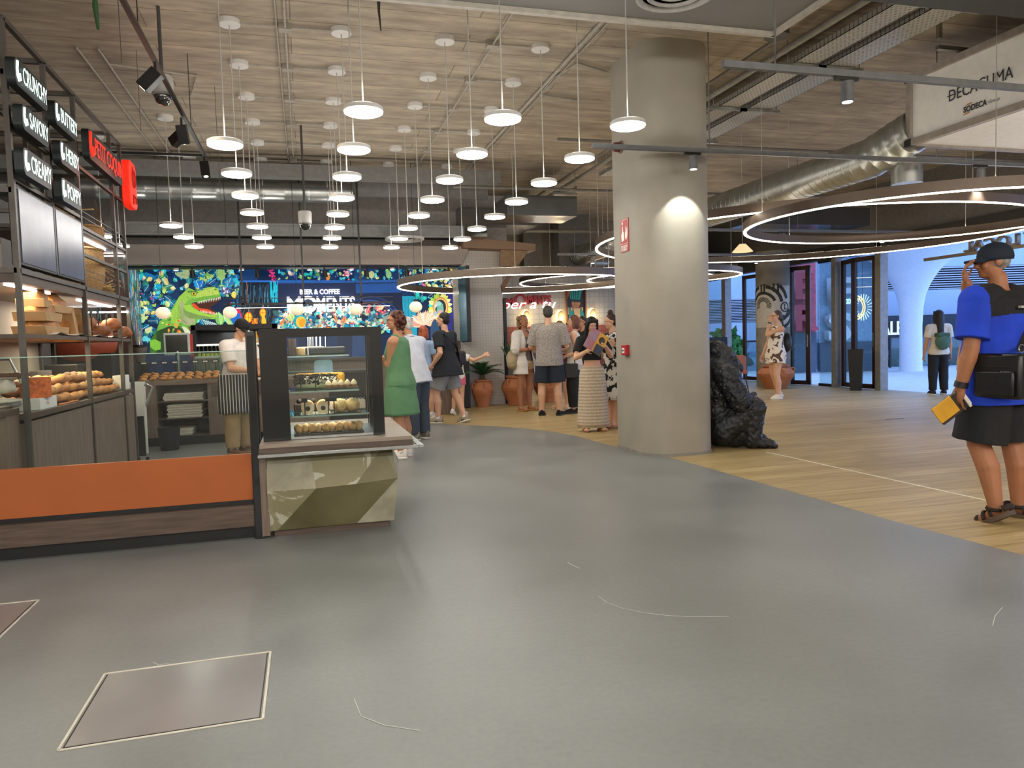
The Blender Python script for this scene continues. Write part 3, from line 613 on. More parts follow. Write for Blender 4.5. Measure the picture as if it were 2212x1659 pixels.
tag(mo, 'backlit jungle mural with a green dinosaur in a jacket, across the back of the bar', 'mural')
struct('wall_back', B(-3.2, MY, 0, 3.5, MY+.2, 3.1), M('mural_wall', '2B3036', .6)); struct('wall_back', B(-9, 15.6, 3.22, 4.3, 15.8, CEIL), M('upper_wall', 'B4AEA6', .8))
# side wall print: vertical colour drips
S = Art(lambda a, b, k: (-3.18+k, a, b)); S.poly([(13.4, 0), (16.59, 0), (16.59, 3.05), (13.4, 3.05)], '3A5A58')
for _ in range(900):
    y, z = random.uniform(13.4, 16.55), random.uniform(.6, 3.0); S.line([(y, z), (y+random.uniform(-.01, .01), max(.1, z-random.uniform(.06, .3)))], random.uniform(.012, .04), random.choice(['48B8C8', '2A8A9A', 'E8E4D8', 'E04A5A', 'F0C83A', '8FC48A', '2A4A6A', '9A4AA8', '6AA8B0', '3A6A60', 'D88AB0', '1FA4D8']))
tag(S.mb.build('side_mural', mur, fixn=False), 'side wall print of vertical paint drips left of the dinosaur mural', 'mural')
struct('wall_bar_side', B(-3.35, 9.5, 0, -3.2, MY, 3.05), M('side_wall', '5A5650'))
# fascia over the mural, slab and dark steel above
fas = M('taupe_fascia', 'A89A8E', .6, var=.03, scale=2)
struct('trim_5', MB().prism([(-8, 2.87), (3.09, 2.87), (3.28, 3.23), (-8, 3.23)], lambda a, b: (a, 14.7, b), lambda a, b: (a, 14.86, b)), fas)
struct('trim_6', MB().box(-8, 14.86, 3.1, 3.2, MY+.3, 3.22).box(-3.1, 14.95, 2.84, 3.1, 15.3, 2.875), M('slot_black', '1B1A1A', .5))
def canopy_spots():
    k = 0
    for x in (-2.25, -1.1, .15, .95, 1.75, 2.6):
        t = thing('downlight', 'small round downlight under the bar fascia, %s from the left' % ['first', 'second', 'third', 'fourth', 'fifth', 'sixth'][k], 'downlight', (x, 15.05, 2.84))
        MB().cone((x, 15.05, 2.8), (x, 15.05, 2.85), .05).build('housing', white_m, t, smooth=True); MB().cone((x, 15.05, 2.797), (x, 15.05, 2.802), .04).build('lens', led, t)
        x2 = x+.28; t = thing('bar_spotlight', 'small black track spotlight under the fascia, %s from the left' % ['first', 'second', 'third', 'fourth', 'fifth', 'sixth'][k], 'spotlight', (x2, 15.0, 2.84))
        MB().cone((x2, 15.0, 2.84), (x2, 15.0, 2.79), .015).build('stem', black, t); MB().cone((x2, 15.0, 2.8), (x2+.01, 15.02, 2.66), .045, .05).build('lamp_head', black, t, smooth=True); k += 1
canopy_spots()
t = thing('steel_beam', 'dark steel beam running across above the bar fascia', 'beam', (-8, 13.9, 3.3))
MB().box(-8, 13.85, 3.46, 3.0, 13.9, 3.5).box(-8, 13.87, 3.3, 3.0, 13.89, 3.48).box(-8, 13.82, 3.28, 3.0, 13.94, 3.31).build('beam', M('grey_beam', '7A7976', .5, .2), t)
tag(B(-8, 14.1, 3.34, 3.5, 14.6, 3.52).build('flat_duct', M('flat_duct', '8A908C', .12, 1, var=.1, scale=2)), 'flat shiny metal duct above the bar fascia reflecting green light', 'duct')
def spiral_duct(name, label, path, r, pitch=.13, mm=galv):
    t = thing(name, label, 'duct', path[0]); path = [V(p) for p in path]; fine = []
    for a, b in zip(path, path[1:]):
        n = max(1, int((b-a).length/pitch))
        for i in range(n): fine += [a+(b-a)*((i+f_)/n) for f_ in (0, .8, .84, .95, .99)]
    fine.append(path[-1]); R = []; up = V(0, 0, 1)
    for i, p in enumerate(fine):
        d = (fine[min(i+1, len(fine)-1)]-fine[max(i-1, 0)]).normalized(); a = d.cross(V(0, 0, 1)).normalized(); b = a.cross(d)
        rr = r*(1.02 if i % 5 in (2, 3) else 1.0); R.append([p+a*(rr*math.cos(2*PI*j/20))+b*(rr*math.sin(2*PI*j/20)) for j in range(20)])
    MB().rings(R, 20).build('pipe', mm, t, smooth=True); return t
spiral_duct('spiral_duct', 'long round spiral metal duct across the ceiling above the bar', [(-8, 13.2, 3.92), (.9, 13.2, 3.92)], .17, .35)
spiral_duct('spiral_duct', 'large round spiral metal duct running back from the ventilation unit', [(6.75, 6.92, 3.55), (6.7, 7.6, 3.38), (6.7, 20, 3.38)], .235)
t = spiral_duct('spiral_duct', 'distant spiral duct elbow seen left of the pillar', [(7.3, 18.6, 3.35), (7.6, 18.7, 3.34), (9.5, 18.9, 3.3)], .24)
t = thing('duct_branch', 'short vertical duct collar under the big spiral duct', 'duct', (6.75, 7.3, 3.05)); MB().cone((6.95, 7.3, 3.02), (6.95, 7.3, 3.3), .17, n=24).build('collar', galv, t, smooth=True)
for i, (y0, z0, h, d) in enumerate(((12.6, 4.05, .2, .25), (13.55, 3.95, .3, .14))):
    tag(B(-8, y0, z0, 3.4, y0+d, z0+h).build('ceiling_beam', M('beam_grey', '74726E', .7)), ['grey box beam across the ceiling nearer the pendants', 'grey box beam across the ceiling just over the round duct'][i], 'beam')
# portal frame right of the mural
py = lambda L, q: [(onY(x, y, q).x, onY(x, y, q).z) for x, y in L]
def slab(name, pts, q, d, m, par=None): return MB().prism(py(pts, q), lambda a, b: (a, q, b), lambda a, b: (a, q+d, b)).build(name, m, par)
t = thing('portal_frame', 'brown panelled portal frame with a slanted corner beside the tiled column', 'portal', (3.9, 14.6, 0)); pw = M('portal_brown', '8F7358', .6, var=.05, scale=3)
slab('beam', [(1001, 511), (1157, 527), (1157, 541), (1001, 535)], 14.5, .5, pw, t)
slab('gusset', [(1082, 535), (1147, 532), (1129, 560), (1113, 580), (1104, 574), (1080, 574)], 14.62, .08, M('portal_side', '9A7C5C', .6), t)
slab('leg', [(1104, 574), (1113, 580), (1086, 632), (1083, 617), (1098, 597)], 14.62, .08, M('portal_leg', '7A5A44', .6), t)
struct('trim_7', MB().prism(rr_poly(3.11, 14.9, 4.0, 15.8, .05), lambda a, b: (a, b, 0), lambda a, b: (a, b, 3.25)), grid_mat('col_tile', 'CAC4BA', 'B2ACA2', .06, .45))
struct('trim_8', B(4.0, 14.9, 0, 4.06, 15.6, 2.2), black)
t = thing('wall_display', 'tall dark display panel mounted on the tiled column', 'screen', (3.05, 14.3, 1.3))
B(3.08, 14.22, 1.31, 3.15, 14.9, 2.8).build('housing', black, t, bevel=.01); B(2.93, 14.25, 1.33, 3.09, 14.28, 2.78).build('screen', M('screen_teal', '4A7A88', .15, .3, col2='22323C', scale=1.2, stretch=(.1, .1, 1)), t)
tag(MB().box(2.97, 14.35, 0, 3.12, 14.8, .95).build('floor_stand', black, bevel=.02), 'black floor stand left of the small terracotta pot', 'stand')

# ---------------- tiled wall with the script sign ----------------
tile_w = grid_mat('cream_tile', 'CFCCC2', 'B8B4A8', .16, .35); tile_o = grid_mat('orange_tile', 'B5603C', '8A4A30', .14, .3)
TY = 21.0
struct('wall_tiled', B(4.8, TY, 1.72, 12, TY+.2, 3.2), tile_w); struct('wall_tiled', B(4.8, TY-.03, 0, 12, TY+.18, 1.72), tile_o)
struct('ceiling', MB().box(4.6, 18.6, 3.2, 12.2, 30, 3.3).box(4.6, 18.5, 3.2, 8.6, 18.62, CEIL), M('far_soffit', '8F877A', .7))
struct('trim_9', MB().box(5.4, 18.0, 2.95, 5.9, 18.3, CEIL).box(6.2, 17.6, 3.0, 7.0, 18.1, CEIL), M('grey_block', '6E6B66', .7))
rl = M('red_letters', 'C8323C', .4, var=.04); neon = M('neon_white', 'FFFFFF', emit=1.6, var=0)
t = thing('wall_sign', 'red capital MOMENTS sign over white neon handwriting on the far tiled wall', 'sign', (6.3, 20.95, 2.3))
a0 = onY(1092, 661, 20.93); text('red_lettering', 'M', .36, rl, t, (a0.x, 20.93, a0.z-.02), 'y-', .06, xs=.95, bold=.012)
MB().lathe([(.10, 0), (.155, 0), (.155, .05), (.10, .05)], (0, 0, 0), 28, False, False)
def ring_y(x, y, z, r0, r1, d, m, par, name='letter_ring'):
    R = [[(x+r*math.cos(2*PI*j/28), yy, z+r*math.sin(2*PI*j/28)) for j in range(28)] for r, yy in ((r0, y), (r1, y), (r1, y+d), (r0, y+d))]
    return MB().rings(R, 28, closed=True).build(name, m, par)
ring_y(6.14, 20.9, 2.49, .125, .185, .05, rl, t)
text('red_lettering', 'MENTS', .36, rl, t, (6.34, 20.93, 2.37), 'y-', .06, xs=.66, bold=.012)
text('neon_script', 'per a tu', .34, neon, t, (5.5, 20.85, 2.15), 'y-', .02, shear=.35, fit=(1.7, .3))
oval = wood('oval_wood', 'C8AE84', 'A88C60', (1, 1, 6), .6, 4); halo = M('halo', 'FFE2A8', emit=5, var=0)
for i, (px_, py_) in enumerate(((1137, 688), (1212, 688), (1281, 684))):
    c = onY(px_, py_, 20.9); t = thing('wall_lamp', 'oval wooden wall lamp with a glowing halo, %s' % ['under the script sign', 'left of the framed picture', 'right of the framed picture'][i], 'wall lamp', c)
    MB().ell((c.x, 20.88, c.z), (.11, .03, .24), n=28, m=14).build('wooden_disc', oval, t, smooth=True); MB().ell((c.x, 20.95, c.z), (.13, .012, .26), n=28).build('halo', halo, t, smooth=True)
    lamp('halo_light', 'POINT', (c.x, 20.75, c.z), 9, (1, .8, .5), .1)
t = thing('framed_picture', 'tall framed picture of an animal in a teal jacket and striped hat', 'picture', (7.86, 20.95, 1.8))
a, b = onY(1227, 698, 20.9), onY(1262, 622, 20.9); x0, x1, z0, z1_ = a.x, b.x+.02, a.z, b.z
MB().box(x0-.04, 20.9, z0-.04, x0, 20.97, z1_+.04).box(x1, 20.9, z0-.04, x1+.04, 20.97, z1_+.04).box(x0-.04, 20.9, z1_, x1+.04, 20.97, z1_+.04).box(x0-.04, 20.9, z0-.04, x1+.04, 20.97, z0).build('frame', wood('pic_frame', '8A5A3A', '6A4028', (1, 1, 1)), t)
pa = M('picture_print', 'FFFFFF', .6, var=0); _N, _L, _b = nodes(pa); _q = _N.new('ShaderNodeAttribute'); _q.attribute_name = 'Col'; _L.new(_q.outputs['Color'], _b.inputs['Base Color'])
Q = Art(lambda a, b, k: (x0+a*(x1-x0), 20.94-k*4, z0+b*(z1_-z0)))
Q.poly([(0, 0), (1, 0), (1, 1), (0, 1)], '3A3A48'); 
for i in range(9): Q.poly([(.02+.1*i, .25), (.09+.1*i, .25), (.09+.1*i, .45), (.02+.1*i, .45)], random.choice(['4A9AB8', 'C86A4A', 'D8C8A0', '2A5A6A']))
Q.poly([(0, 0), (.1, .28), (.4, .42), (.75, .42), (1, .25), (1, 0)], '2A8A90'); Q.poly([(.35, .42), (.72, .42), (.7, 0), (.5, 0)], 'D8B890'); Q.ell(.5, .56, .24, .12, 'C89A78'); Q.ell(.46, .5, .18, .07, 'B88468')
Q.poly([(.2, .66), (.72, .64), (.86, .95), (.12, .98)], '3AB0A8'); [Q.line([(.26+.12*i, .67), (.22+.14*i, .95)], .05, '1F5A68') for i in range(4)]; Q.poly([(.12, .62), (.84, .6), (.84, .66), (.12, .69)], '2A4A58')
Q.poly([(.05, .7), (.2, .95), (.1, 1), (0, .8)], 'D86A3A'); Q.poly([(.8, .1), (.9, .2), (.95, .1), (.88, .03)], 'E05A5A'); Q.ell(.42, .6, .03, .02, '201810'); Q.ell(.6, .6, .03, .02, '201810')
Q.mb.build('print', pa, t, fixn=False)
# rings
ringm = M('ring_brown', '6E5F52', .4, .3, var=.04); rled = M('ring_led', 'FFF2DC', emit=16, var=0)
up_fill = M('ring_top_fill', 'FFF2DC', emit=26, var=0)  # glow added on top of the rings to brighten the ceiling
def ring_lamp(x, y, R, z, label, h=.1, w=.05, rope=4):
    t = thing('ring_lamp', label, 'ring lamp', (x, y, z)); n = 120
    def rg(prof, m, nm): 
        MB().rings([[(x+r*math.cos(2*PI*j/n), y+r*math.sin(2*PI*j/n), zz) for j in range(n)] for r, zz in prof], n, closed=True).build(nm, m, t, smooth=True)
    rg([(R-w, z+.012), (R, z+.012), (R, z+h), (R-w, z+h)], ringm, 'hoop'); rg([(R-w+.018, z+h), (R-.018, z+h), (R-.018, z+h+.002), (R-w+.018, z+h+.002)], up_fill, 'upper_fill_strip'); rg([(R-w+.008, z), (R-.008, z), (R-.008, z+.013), (R-w+.008, z+.013)], rled, 'led_strip')
    for k in range(rope):
        a = 2*PI*k/rope+.5; MB().cone((x+(R-w/2)*math.cos(a), y+(R-w/2)*math.sin(a), z+h), (x+(R-w/2)*math.cos(a), y+(R-w/2)*math.sin(a), CEIL), .004, n=6).build('suspension_cable', cable_m, t)
    return t
ring_lamp(7.38, 7.58, 2.07, 2.63, 'large glowing ring lamp nearest on the right, behind the man in the blue shirt', h=.12, rope=5)
ring_lamp(3.99, 13.86, 2.29, 2.37, 'very wide glowing ring lamp hanging before the bar, round the tiled column', h=.13, rope=8)
ring_lamp(7.7, 10.26, 3.27, 2.765, 'wide glowing ring lamp that passes behind the grey pillar', h=.12, rope=6)
ring_lamp(7.28, 16.65, 2.32, 2.67, 'medium ring lamp inside the widest ring, above the curly haired woman', h=.12)
ring_lamp(7.24, 14.1, 1.59, 2.515, 'small ring lamp overlapping the pillar edge inside the widest ring', h=.12)
t = thing('cone_pendant', 'small warm conical pendant shade hanging among the ring lamps', 'pendant lamp', (6.67, 10.3, 2.6))
MB().lathe([(.05, .12), (.16, 0), (.155, 0), (.045, .115)], (6.67, 10.3, 2.59), 28).build('shade', M('warm_shade', 'F0D8A8', emit=.9, var=.02), t, smooth=True); MB().cone((6.67, 10.3, 2.7), (6.67, 10.3, CEIL), .004, n=6).build('cord', cable_m, t)
diffuser(5.6, 12.2, 3.0, .34, 'round air diffuser hanging behind the grey pillar'); diffuser(1.8, 13.4, 3.2, .35, 'round air diffuser above the bar queue'); diffuser(6.5, 17.5, 3.0, .35, 'round air diffuser over the far lounge')

# ---------------- ventilation unit and trays ----------------
t = thing('ventilation_unit', 'big white box ventilation unit with printed maker names, upper right', 'ventilation unit', (8, 6, 3.35))
cas = M('casing_white', 'F0EEE8', .5, var=.03); B(6.6, 3.6, 3.36, 8.4, 6.9, 4.08).build('casing', cas, t)
fr = MB(); al = M('alu_frame', 'A39A90', .5, .1)
for y in (3.6, 6.88): fr.bar((6.6, y, 3.34), (6.6, y, 4.1), .07)
for z in (3.37, 4.07): fr.bar((6.6, 3.6, z), (6.6, 6.9, z), .07); fr.bar((6.6, 6.88, z), (8.4, 6.88, z), .07)
fr.build('frame', al, t)
for z in (3.37, 4.07): MB().box(6.56, 6.84, z-.04, 6.64, 6.93, z+.04).build('corner_cap', black, t)
ink = M('print_ink', '33333A', .6)
text('maker_name', 'DECACLIMA', .19, ink, t, (6.59, 6.36, 3.66), 'x-', .002, fit=(.73, .115)); 
MB().box(6.587, 6.28, 3.712, 6.591, 6.38, 3.722).build('maker_dash', ink, t)
text('group_name', 'SODECA', .105, ink, t, (6.59, 6.18, 3.49), 'x-', .002, bold=.003, fit=(.27, .06)); text('group_word', 'Group', .07, M('print_grey', '8A8A88'), t, (6.59, 5.89, 3.485), 'x-', .002, shear=.2, fit=(.12, .045))
MB().prism([(6.16, 3.556), (6.1, 3.556), (6.08, 3.572), (6.13, 3.568)], face_x(6.587), face_x(6.591)).build('logo_stroke', M('logo_orange', 'C07A30'), t); MB().prism([(6.19, 3.47), (6.12, 3.47), (6.1, 3.483), (6.16, 3.48)], face_x(6.587), face_x(6.591)).build('logo_stroke', M('logo_orange', 'C07A30'), t)
for i, (a, b) in enumerate(((3.7, 8.6), (6.2, 8.6))): tag(MB().box(6.3, a, CEIL-.2, 6.34, a+.04, CEIL).box(6.3, a, 4.12, 8.5, a+.045, 4.16).build('hanger_bar', galv), ['galvanised hanger channel nearer the camera over the ventilation unit', 'galvanised hanger channel at the far end of the ventilation unit'][i], 'bracket')
def tray(x, w_, y0, y1, z, label):
    t = thing('cable_tray', label, 'cable tray', (x, y0, z)); mb = MB()
    mb.box(x, y0, z, x+w_, y1, z+.006).box(x, y0, z, x+.006, y1, z+.06).box(x+w_-.006, y0, z, x+w_, y1, z+.06)
    m = M('tray_perforated', 'B4B2A8', .4, .6, var=.1, scale=4)
    if 'holes' not in MC:
        MC['holes'] = 1; N, L, b = nodes(m); tc = N['Texture Coordinate']; br = N.new('ShaderNodeTexBrick'); br.inputs['Scale'].default_value = 1; br.inputs['Brick Width'].default_value = .05; br.inputs['Row Height'].default_value = .03
        br.inputs['Mortar Size'].default_value = .011; br.inputs['Color1'].default_value = br.inputs['Color2'].default_value = (.12, .11, .1, 1); br.inputs['Mortar'].default_value = (.5, .49, .45, 1); L.new(tc.outputs['Object'], br.inputs[0]); L.new(br.outputs[0], b.inputs['Base Color'])
    mb.build('tray', m, t); k = y0+.3
    while k < y1:
        MB().box(x-.12, k, z-.04, x+w_+.12, k+.035, z-.005).build('strut', galv, t)
        for xx in (x-.08, x+w_+.08): MB().cone((xx, k+.017, z-.05), (xx, k+.017, CEIL), .006, n=6).build('threaded_rod', galv, t)
        k += 1.5
tray(5.2, .28, 5.2, 12.5, 4.2, 'perforated metal cable tray nearest the pillar, running into the distance')
tray(5.62, .34, 5.2, 12.5, 4.2, 'wider perforated metal cable tray next to the ventilation unit')
tray(4.6, .25, 12.7, 17.5, 4.0, 'far perforated cable tray beyond the pillar')
def pipe(path, r, m, label): return tag(MB().tube(path, r, 12).build('ceiling_pipe', m, smooth=True), label, 'pipe')
pipe([(5.56, 5.2, 4.28), (5.56, 12.5, 4.28)], .035, M('pipe_dark', '3E3D3B', .5), 'black insulated pipe between the two cable trays')
pipe([(5.05, 5.2, 4.3), (5.05, 18, 4.3)], .035, M('pipe_grey', '8F8B82', .5), 'grey pipe along the near side of the cable trays')
pipe([(4.75, 6.6, 4.28), (4.75, 18, 4.28)], .02, M('pipe_brown', '7A7266', .5), 'thin brownish sprinkler pipe right of the pillar head')
pipe([(3.4, 9.6, 4.0), (12, 9.6, 4.0)], .022, M('pipe_x', '77736B', .5), 'thin cross pipe behind the pillar under the trays')
pipe([(2.5, 12.3, 3.9), (12, 12.3, 3.9)], .025, M('pipe_x2', '6B6860', .5), 'second cross pipe farther back under the ceiling')
pipe([(2.6, 16.3, 3.8), (9, 16.3, 3.8)], .04, M('pipe_x3', '7B776E', .5), 'thick cross pipe over the far lounge')
t = thing('ceiling_speaker', 'dark round ceiling device near the corner of the soffit', 'speaker', (4.62, 6.4, 4.3)); MB().cone((4.62, 6.5, 4.22), (4.62, 6.5, 4.36), .12, .12, 24).build('body', M('spk', '4A4844'), t, smooth=True); MB().cone((4.62, 6.5, 4.36), (4.62, 6.5, CEIL), .02).build('stem', M('spk2', '5A5854'), t)
for i, (x0, y0, x1, y1, z0) in enumerate(((3.2, 15.2, 4.9, 16.6, 3.75), (3.5, 12.6, 4.8, 13.4, 3.5), (8.2, 12.5, 11, 13.2, 3.4))):
    tag(B(x0, y0, z0, x1, y1, z0+.35).build('box_duct', M('box_duct_m', '8C9094', .2, .95, var=.08, scale=3)), ['rectangular metal duct above the tiled column', 'rectangular metal duct left of the pillar head', 'rectangular metal duct above the terrace doors'][i], 'duct')

# ---------------- glazed front and terrace ----------------
gl = glass_mat('clear_glass'); mull = M('mullion_grey', '8F8A82', .5, .2); redfr = M('door_frame_brown', '3A211C', .4, .2)
def window(n, y0, y1, z0=0, z1=3.0, label=None):
    t = thing('window_%d' % n, label, 'window', (12, y0, 0)); t['kind'] = 'structure'
    MB().box(11.99, y0, z0, 12.01, y1, z1).build('pane', gl, t); MB().box(11.96, y0, z0, 12.04, y1, z0+.06).box(11.96, y0, z1-.06, 12.04, y1, z1).build('window_frame', dark, t)
posts = [(13.22, .16), (14.62, .14), (17.3, .16), (19.3, .2), (23.5, .2)]
for i, (y, w_) in enumerate(posts): struct('trim_%d' % (20+i), MB().box(11.9, y, 0, 12.1, y+w_, 3.2), mull)
struct('trim_30', B(11.9, 3.5, 3.0, 12.12, 30, 3.3), M('header_dark', '35322F', .5))
window(1, 14.76, 15.3); window(2, 19.5, 23.5); window(3, 23.7, 29)
def door(n, y0, y1, x=12.0, ang=0):
    t = thing('door_%d' % n, None, 'door', (x, y0, 0), ang); t['kind'] = 'structure'; L = y1-y0; k = dict(world=False)
    MB().box(-.03, 0, .02, .03, .11, 2.93).box(-.03, L-.11, .02, .03, L, 2.93).box(-.03, 0, .02, .03, L, .12).box(-.03, 0, 2.83, .03, L, 2.93).build('door_frame', redfr, t, **k)
    MB().box(-.006, .1, .1, .006, L-.1, 2.85).build('pane', gl, t, **k); MB().box(-.06, .04, .95, -.03, .07, 1.25).build('door_handle', steel, t, **k)
door(1, 13.42, 14.1, 12.0, .12); door(2, 14.0, 14.6, 11.95, -.2); door(3, 15.5, 16.2, 11.9, .5); door(4, 16.3, 17.2); door(5, 17.5, 18.4, 12, .1)
# painted round column by the doors
t = thing('painted_column', 'round concrete column with a black and white geometric painting by the glass doors', 'column', (11.16, 15.95, 0))
MB().cone((11.16, 15.95, 0), (11.16, 15.95, 3.3), .4, n=40).build('shaft', M('raw_concrete', '8C867C', .85, var=.14, scale=3, bump=.2), t, smooth=True)
bk = M('mural_black', '2E2B29', .7); cw = M('mural_white', 'C9C2B4', .7)
def wrap(mb, cx, cy, pts, r):   # polygon on the cylinder: a = arc metres right, b = height
    def f(rr): return lambda a, b: (11.16+rr*math.sin(cx+a/.4), 15.95-rr*math.cos(cx+a/.4), cy+b)
    mb.prism(pts, f(r), f(r+.004))
t0 = math.atan2(11.16, 15.95); c0 = -t0   # side of the column seen from the hall
def arc_band(mb, cx, cz, r0, r1, a0, a1, rr=.401, n=14):
    for i in range(n):
        u0, u1 = math.radians(a0+(a1-a0)*i/n), math.radians(a0+(a1-a0)*(i+1)/n)
        wrap(mb, c0, 0, [(cx+r*math.cos(u), cz+r*math.sin(u)) for r, u in ((r0, u0), (r1, u0), (r1, u1), (r0, u1))], rr)
mb = MB()
for i in range(30): wrap(mb, c0, 0, [(-.52+i*.034, 1.45), (-.52+(i+1)*.034, 1.45), (-.52+(i+1)*.034, 2.45), (-.52+i*.034, 2.45)], .4)
mb.build('painted_ground', cw, t)
mb = MB()
for r0, r1, a0, a1 in ((.27, .34, 20, 150), (.42, .5, 10, 80), (.42, .5, 105, 175), (.57, .65, 15, 50)): arc_band(mb, -.24, 1.98, r0, r1, a0, a1, .405)
for i in range(20):
    a = math.radians(-20+220*i/19); wrap(mb, c0, 0, [(-.24+r*math.cos(a+d), 1.98+r*math.sin(a+d)) for r, d in ((.1, -.06), (.21, -.05), (.21, .05), (.1, .06))], .405)
arc_band(mb, .3, 1.93, .095, .125, 0, 360, .405, 20); arc_band(mb, .3, 1.93, .2, .26, -120, 30, .405); arc_band(mb, .1, 1.95, .3, .38, -80, -10, .405); arc_band(mb, .1, 1.95, .48, .56, -80, -20, .405)
for x in (-.3, -.22, .0, .1): wrap(mb, c0, 0, [(x, 2.3), (x+.045, 2.3), (x+.045, 2.5), (x, 2.5)], .405)
wrap(mb, c0, 0, [(.26, 1.87), (.35, 1.87), (.35, 1.895), (.3, 1.895), (.3, 1.99), (.32, 1.99), (.32, 2.005), (.26, 2.005), (.26, 1.99), (.275, 1.99), (.275, 1.885), (.26, 1.885)], .405)
mb.build('painting', bk, t)
# market name letters above the opening, read from outside
t = thing('market_letters', 'raised market name letters seen reversed above the terrace opening', 'sign', (11.9, 11, 2.75))
lm = M('letter_bronze', '8F7F6C', .4, .4)
text('lettering', 'MERCAT LOCAL', .27, lm, t, (11.95, 8.62, 2.71), 'x+', .08, xs=1.28, bold=.006); MB().box(11.93, 8.5, 2.64, 11.97, 12.1, 2.7).build('rail', lm, t)
t = thing('door_reflection', 'white and amber sunburst reflection in the glass door, built as glowing tubes', 'neon sign', (12.4, 14.0, 1.9))  # reflection in the door glass modelled as glowing shapes on an added wire
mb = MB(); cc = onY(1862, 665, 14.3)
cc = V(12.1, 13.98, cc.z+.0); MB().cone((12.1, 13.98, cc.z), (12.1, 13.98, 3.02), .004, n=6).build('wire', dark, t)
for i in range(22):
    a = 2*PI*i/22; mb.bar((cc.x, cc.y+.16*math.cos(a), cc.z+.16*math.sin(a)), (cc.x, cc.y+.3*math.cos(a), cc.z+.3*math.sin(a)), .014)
mb.build('rays', M('reflection_pale', 'CFE0F0', emit=1.5, var=0), t)
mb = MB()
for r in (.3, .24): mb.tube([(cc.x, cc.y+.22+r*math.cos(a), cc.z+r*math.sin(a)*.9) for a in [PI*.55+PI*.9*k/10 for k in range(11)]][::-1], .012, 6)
mb.build('amber_arcs', M('reflection_amber', 'FFD080', emit=3, var=0), t)
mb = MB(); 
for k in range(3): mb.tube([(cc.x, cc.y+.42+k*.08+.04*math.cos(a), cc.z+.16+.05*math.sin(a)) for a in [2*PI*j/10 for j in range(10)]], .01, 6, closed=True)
mb.build('blue_loops', M('reflection_blue', 'A8D8FF', emit=3, var=0), t)
# terrace, far buildings
struct('floor', B(12.2, -9, -.14, 32, 40, -.02), M('terrace_paving', 'D2D3D0', .7, var=.06, scale=4))
t = thing('flared_column', 'white outdoor column flaring into the slab above the terrace', 'column', (18.54, 19.3, 0))
MB().lathe([(.36, -.02), (.33, .1), (.32, 1.4), (.35, 2.0), (.42, 2.4), (.56, 2.75), (.78, 3.1), (1.1, 3.45), (1.6, 3.8), (2.2, 4.05), (2.9, 4.2)], (18.54, 19.3, 0), 48).build('shaft', M('column_white', 'E4E8EE', .6, var=.03), t, smooth=True)
struct('ceiling', B(16.4, -9, 4.2, 20.7, 40, 4.6), M('outer_soffit', 'D0D0CE', .8))
fx = _f.copy(); fx.z = 0; fx.normalize(); fr_ = V(fx.y, -fx.x, 0)
def outp(d, r, z): return fx*d+fr_*r+V(0, 0, z)
def fac(d, r0, r1, z0, z1, dd=.3):
    mb = MB(); p = [outp(d, r0, 0), outp(d, r1, 0), outp(d+dd, r1, 0), outp(d+dd, r0, 0)]
    return mb.add([(q.x, q.y, z0) for q in p]+[(q.x, q.y, z1) for q in p], [[3, 2, 1, 0], [4, 5, 6, 7], [0, 1, 5, 4], [1, 2, 6, 5], [2, 3, 7, 6], [3, 0, 4, 7]])
fcm = M('pale_cladding', 'A6B2C0', .8, var=.05, scale=.8); lou = M('louver', 'A8A9AC', .5); void = M('void_dark', '23262E', .6)
def facade(d, r0, r1, bands, name, label):
    t = thing(name, label, 'building', outp(d, (r0+r1)/2, -4)); z = -4
    for a, b in bands:
        fac(d, r0, r1, z, a).build('wall', fcm, t); fac(d+.4, r0, r1, a, b).build('recess', void, t); n = int((b-a)/.085); mb = MB()
        for i in range(n):
            zz = a+(b-a)*(i+.5)/n; q = fac(d+.05, r0, r1, zz-.02, zz+.02, .12); mb.add(q.v, q.f)
        mb.build('louvers', lou, t); z = b
    fac(d, r0, r1, z, 9).build('wall', fcm, t); return t
facade(30, 12.2, 24, [(2.86, 3.78)], 'concrete_building', 'pale concrete building with louvres straight beyond the terrace opening')
facade(42, 8, 17.5, [(1.96, 3.3)], 'far_building', 'pale building with a dark louvre band seen beyond the orange chair')
t = thing('shop_fascia', 'black shop fascia with big white letters beyond the terrace', 'shop sign', outp(29.6, 18, 1)); fac(29.5, 14.2, 24, .92, 1.86, .2).build('board', M('fascia_black', '14181E', .5), t)
Rf = Matrix((tuple(fr_), (0, 0, 1), tuple(-fx))).transposed()
text('lettering', 'ALBE', .74, M('letters_white', 'F4F6F8', emit=.5, var=0), t, outp(29.45, 14.7, 1.1), depth=.05, rot=Rf, bold=.01, fit=(1.15, .54))
t2 = thing('shop_building', 'dark shop windows under the black fascia beyond the terrace', 'shop', outp(29.7, 18, -1)); fac(29.6, 14.2, 24, -4, .92, .2).build('wall', M('shop_dark', '5A6470', .3, var=.3, scale=1), t2)
mb = MB()
for r in range(6): q = fac(29.4, 14.6+r*1.6, 15.3+r*1.6, -1, .5, .1); mb.add(q.v, q.f)
mb.build('lit_window', M('shop_lit', 'D8C8A8', .5, var=.1), t2)
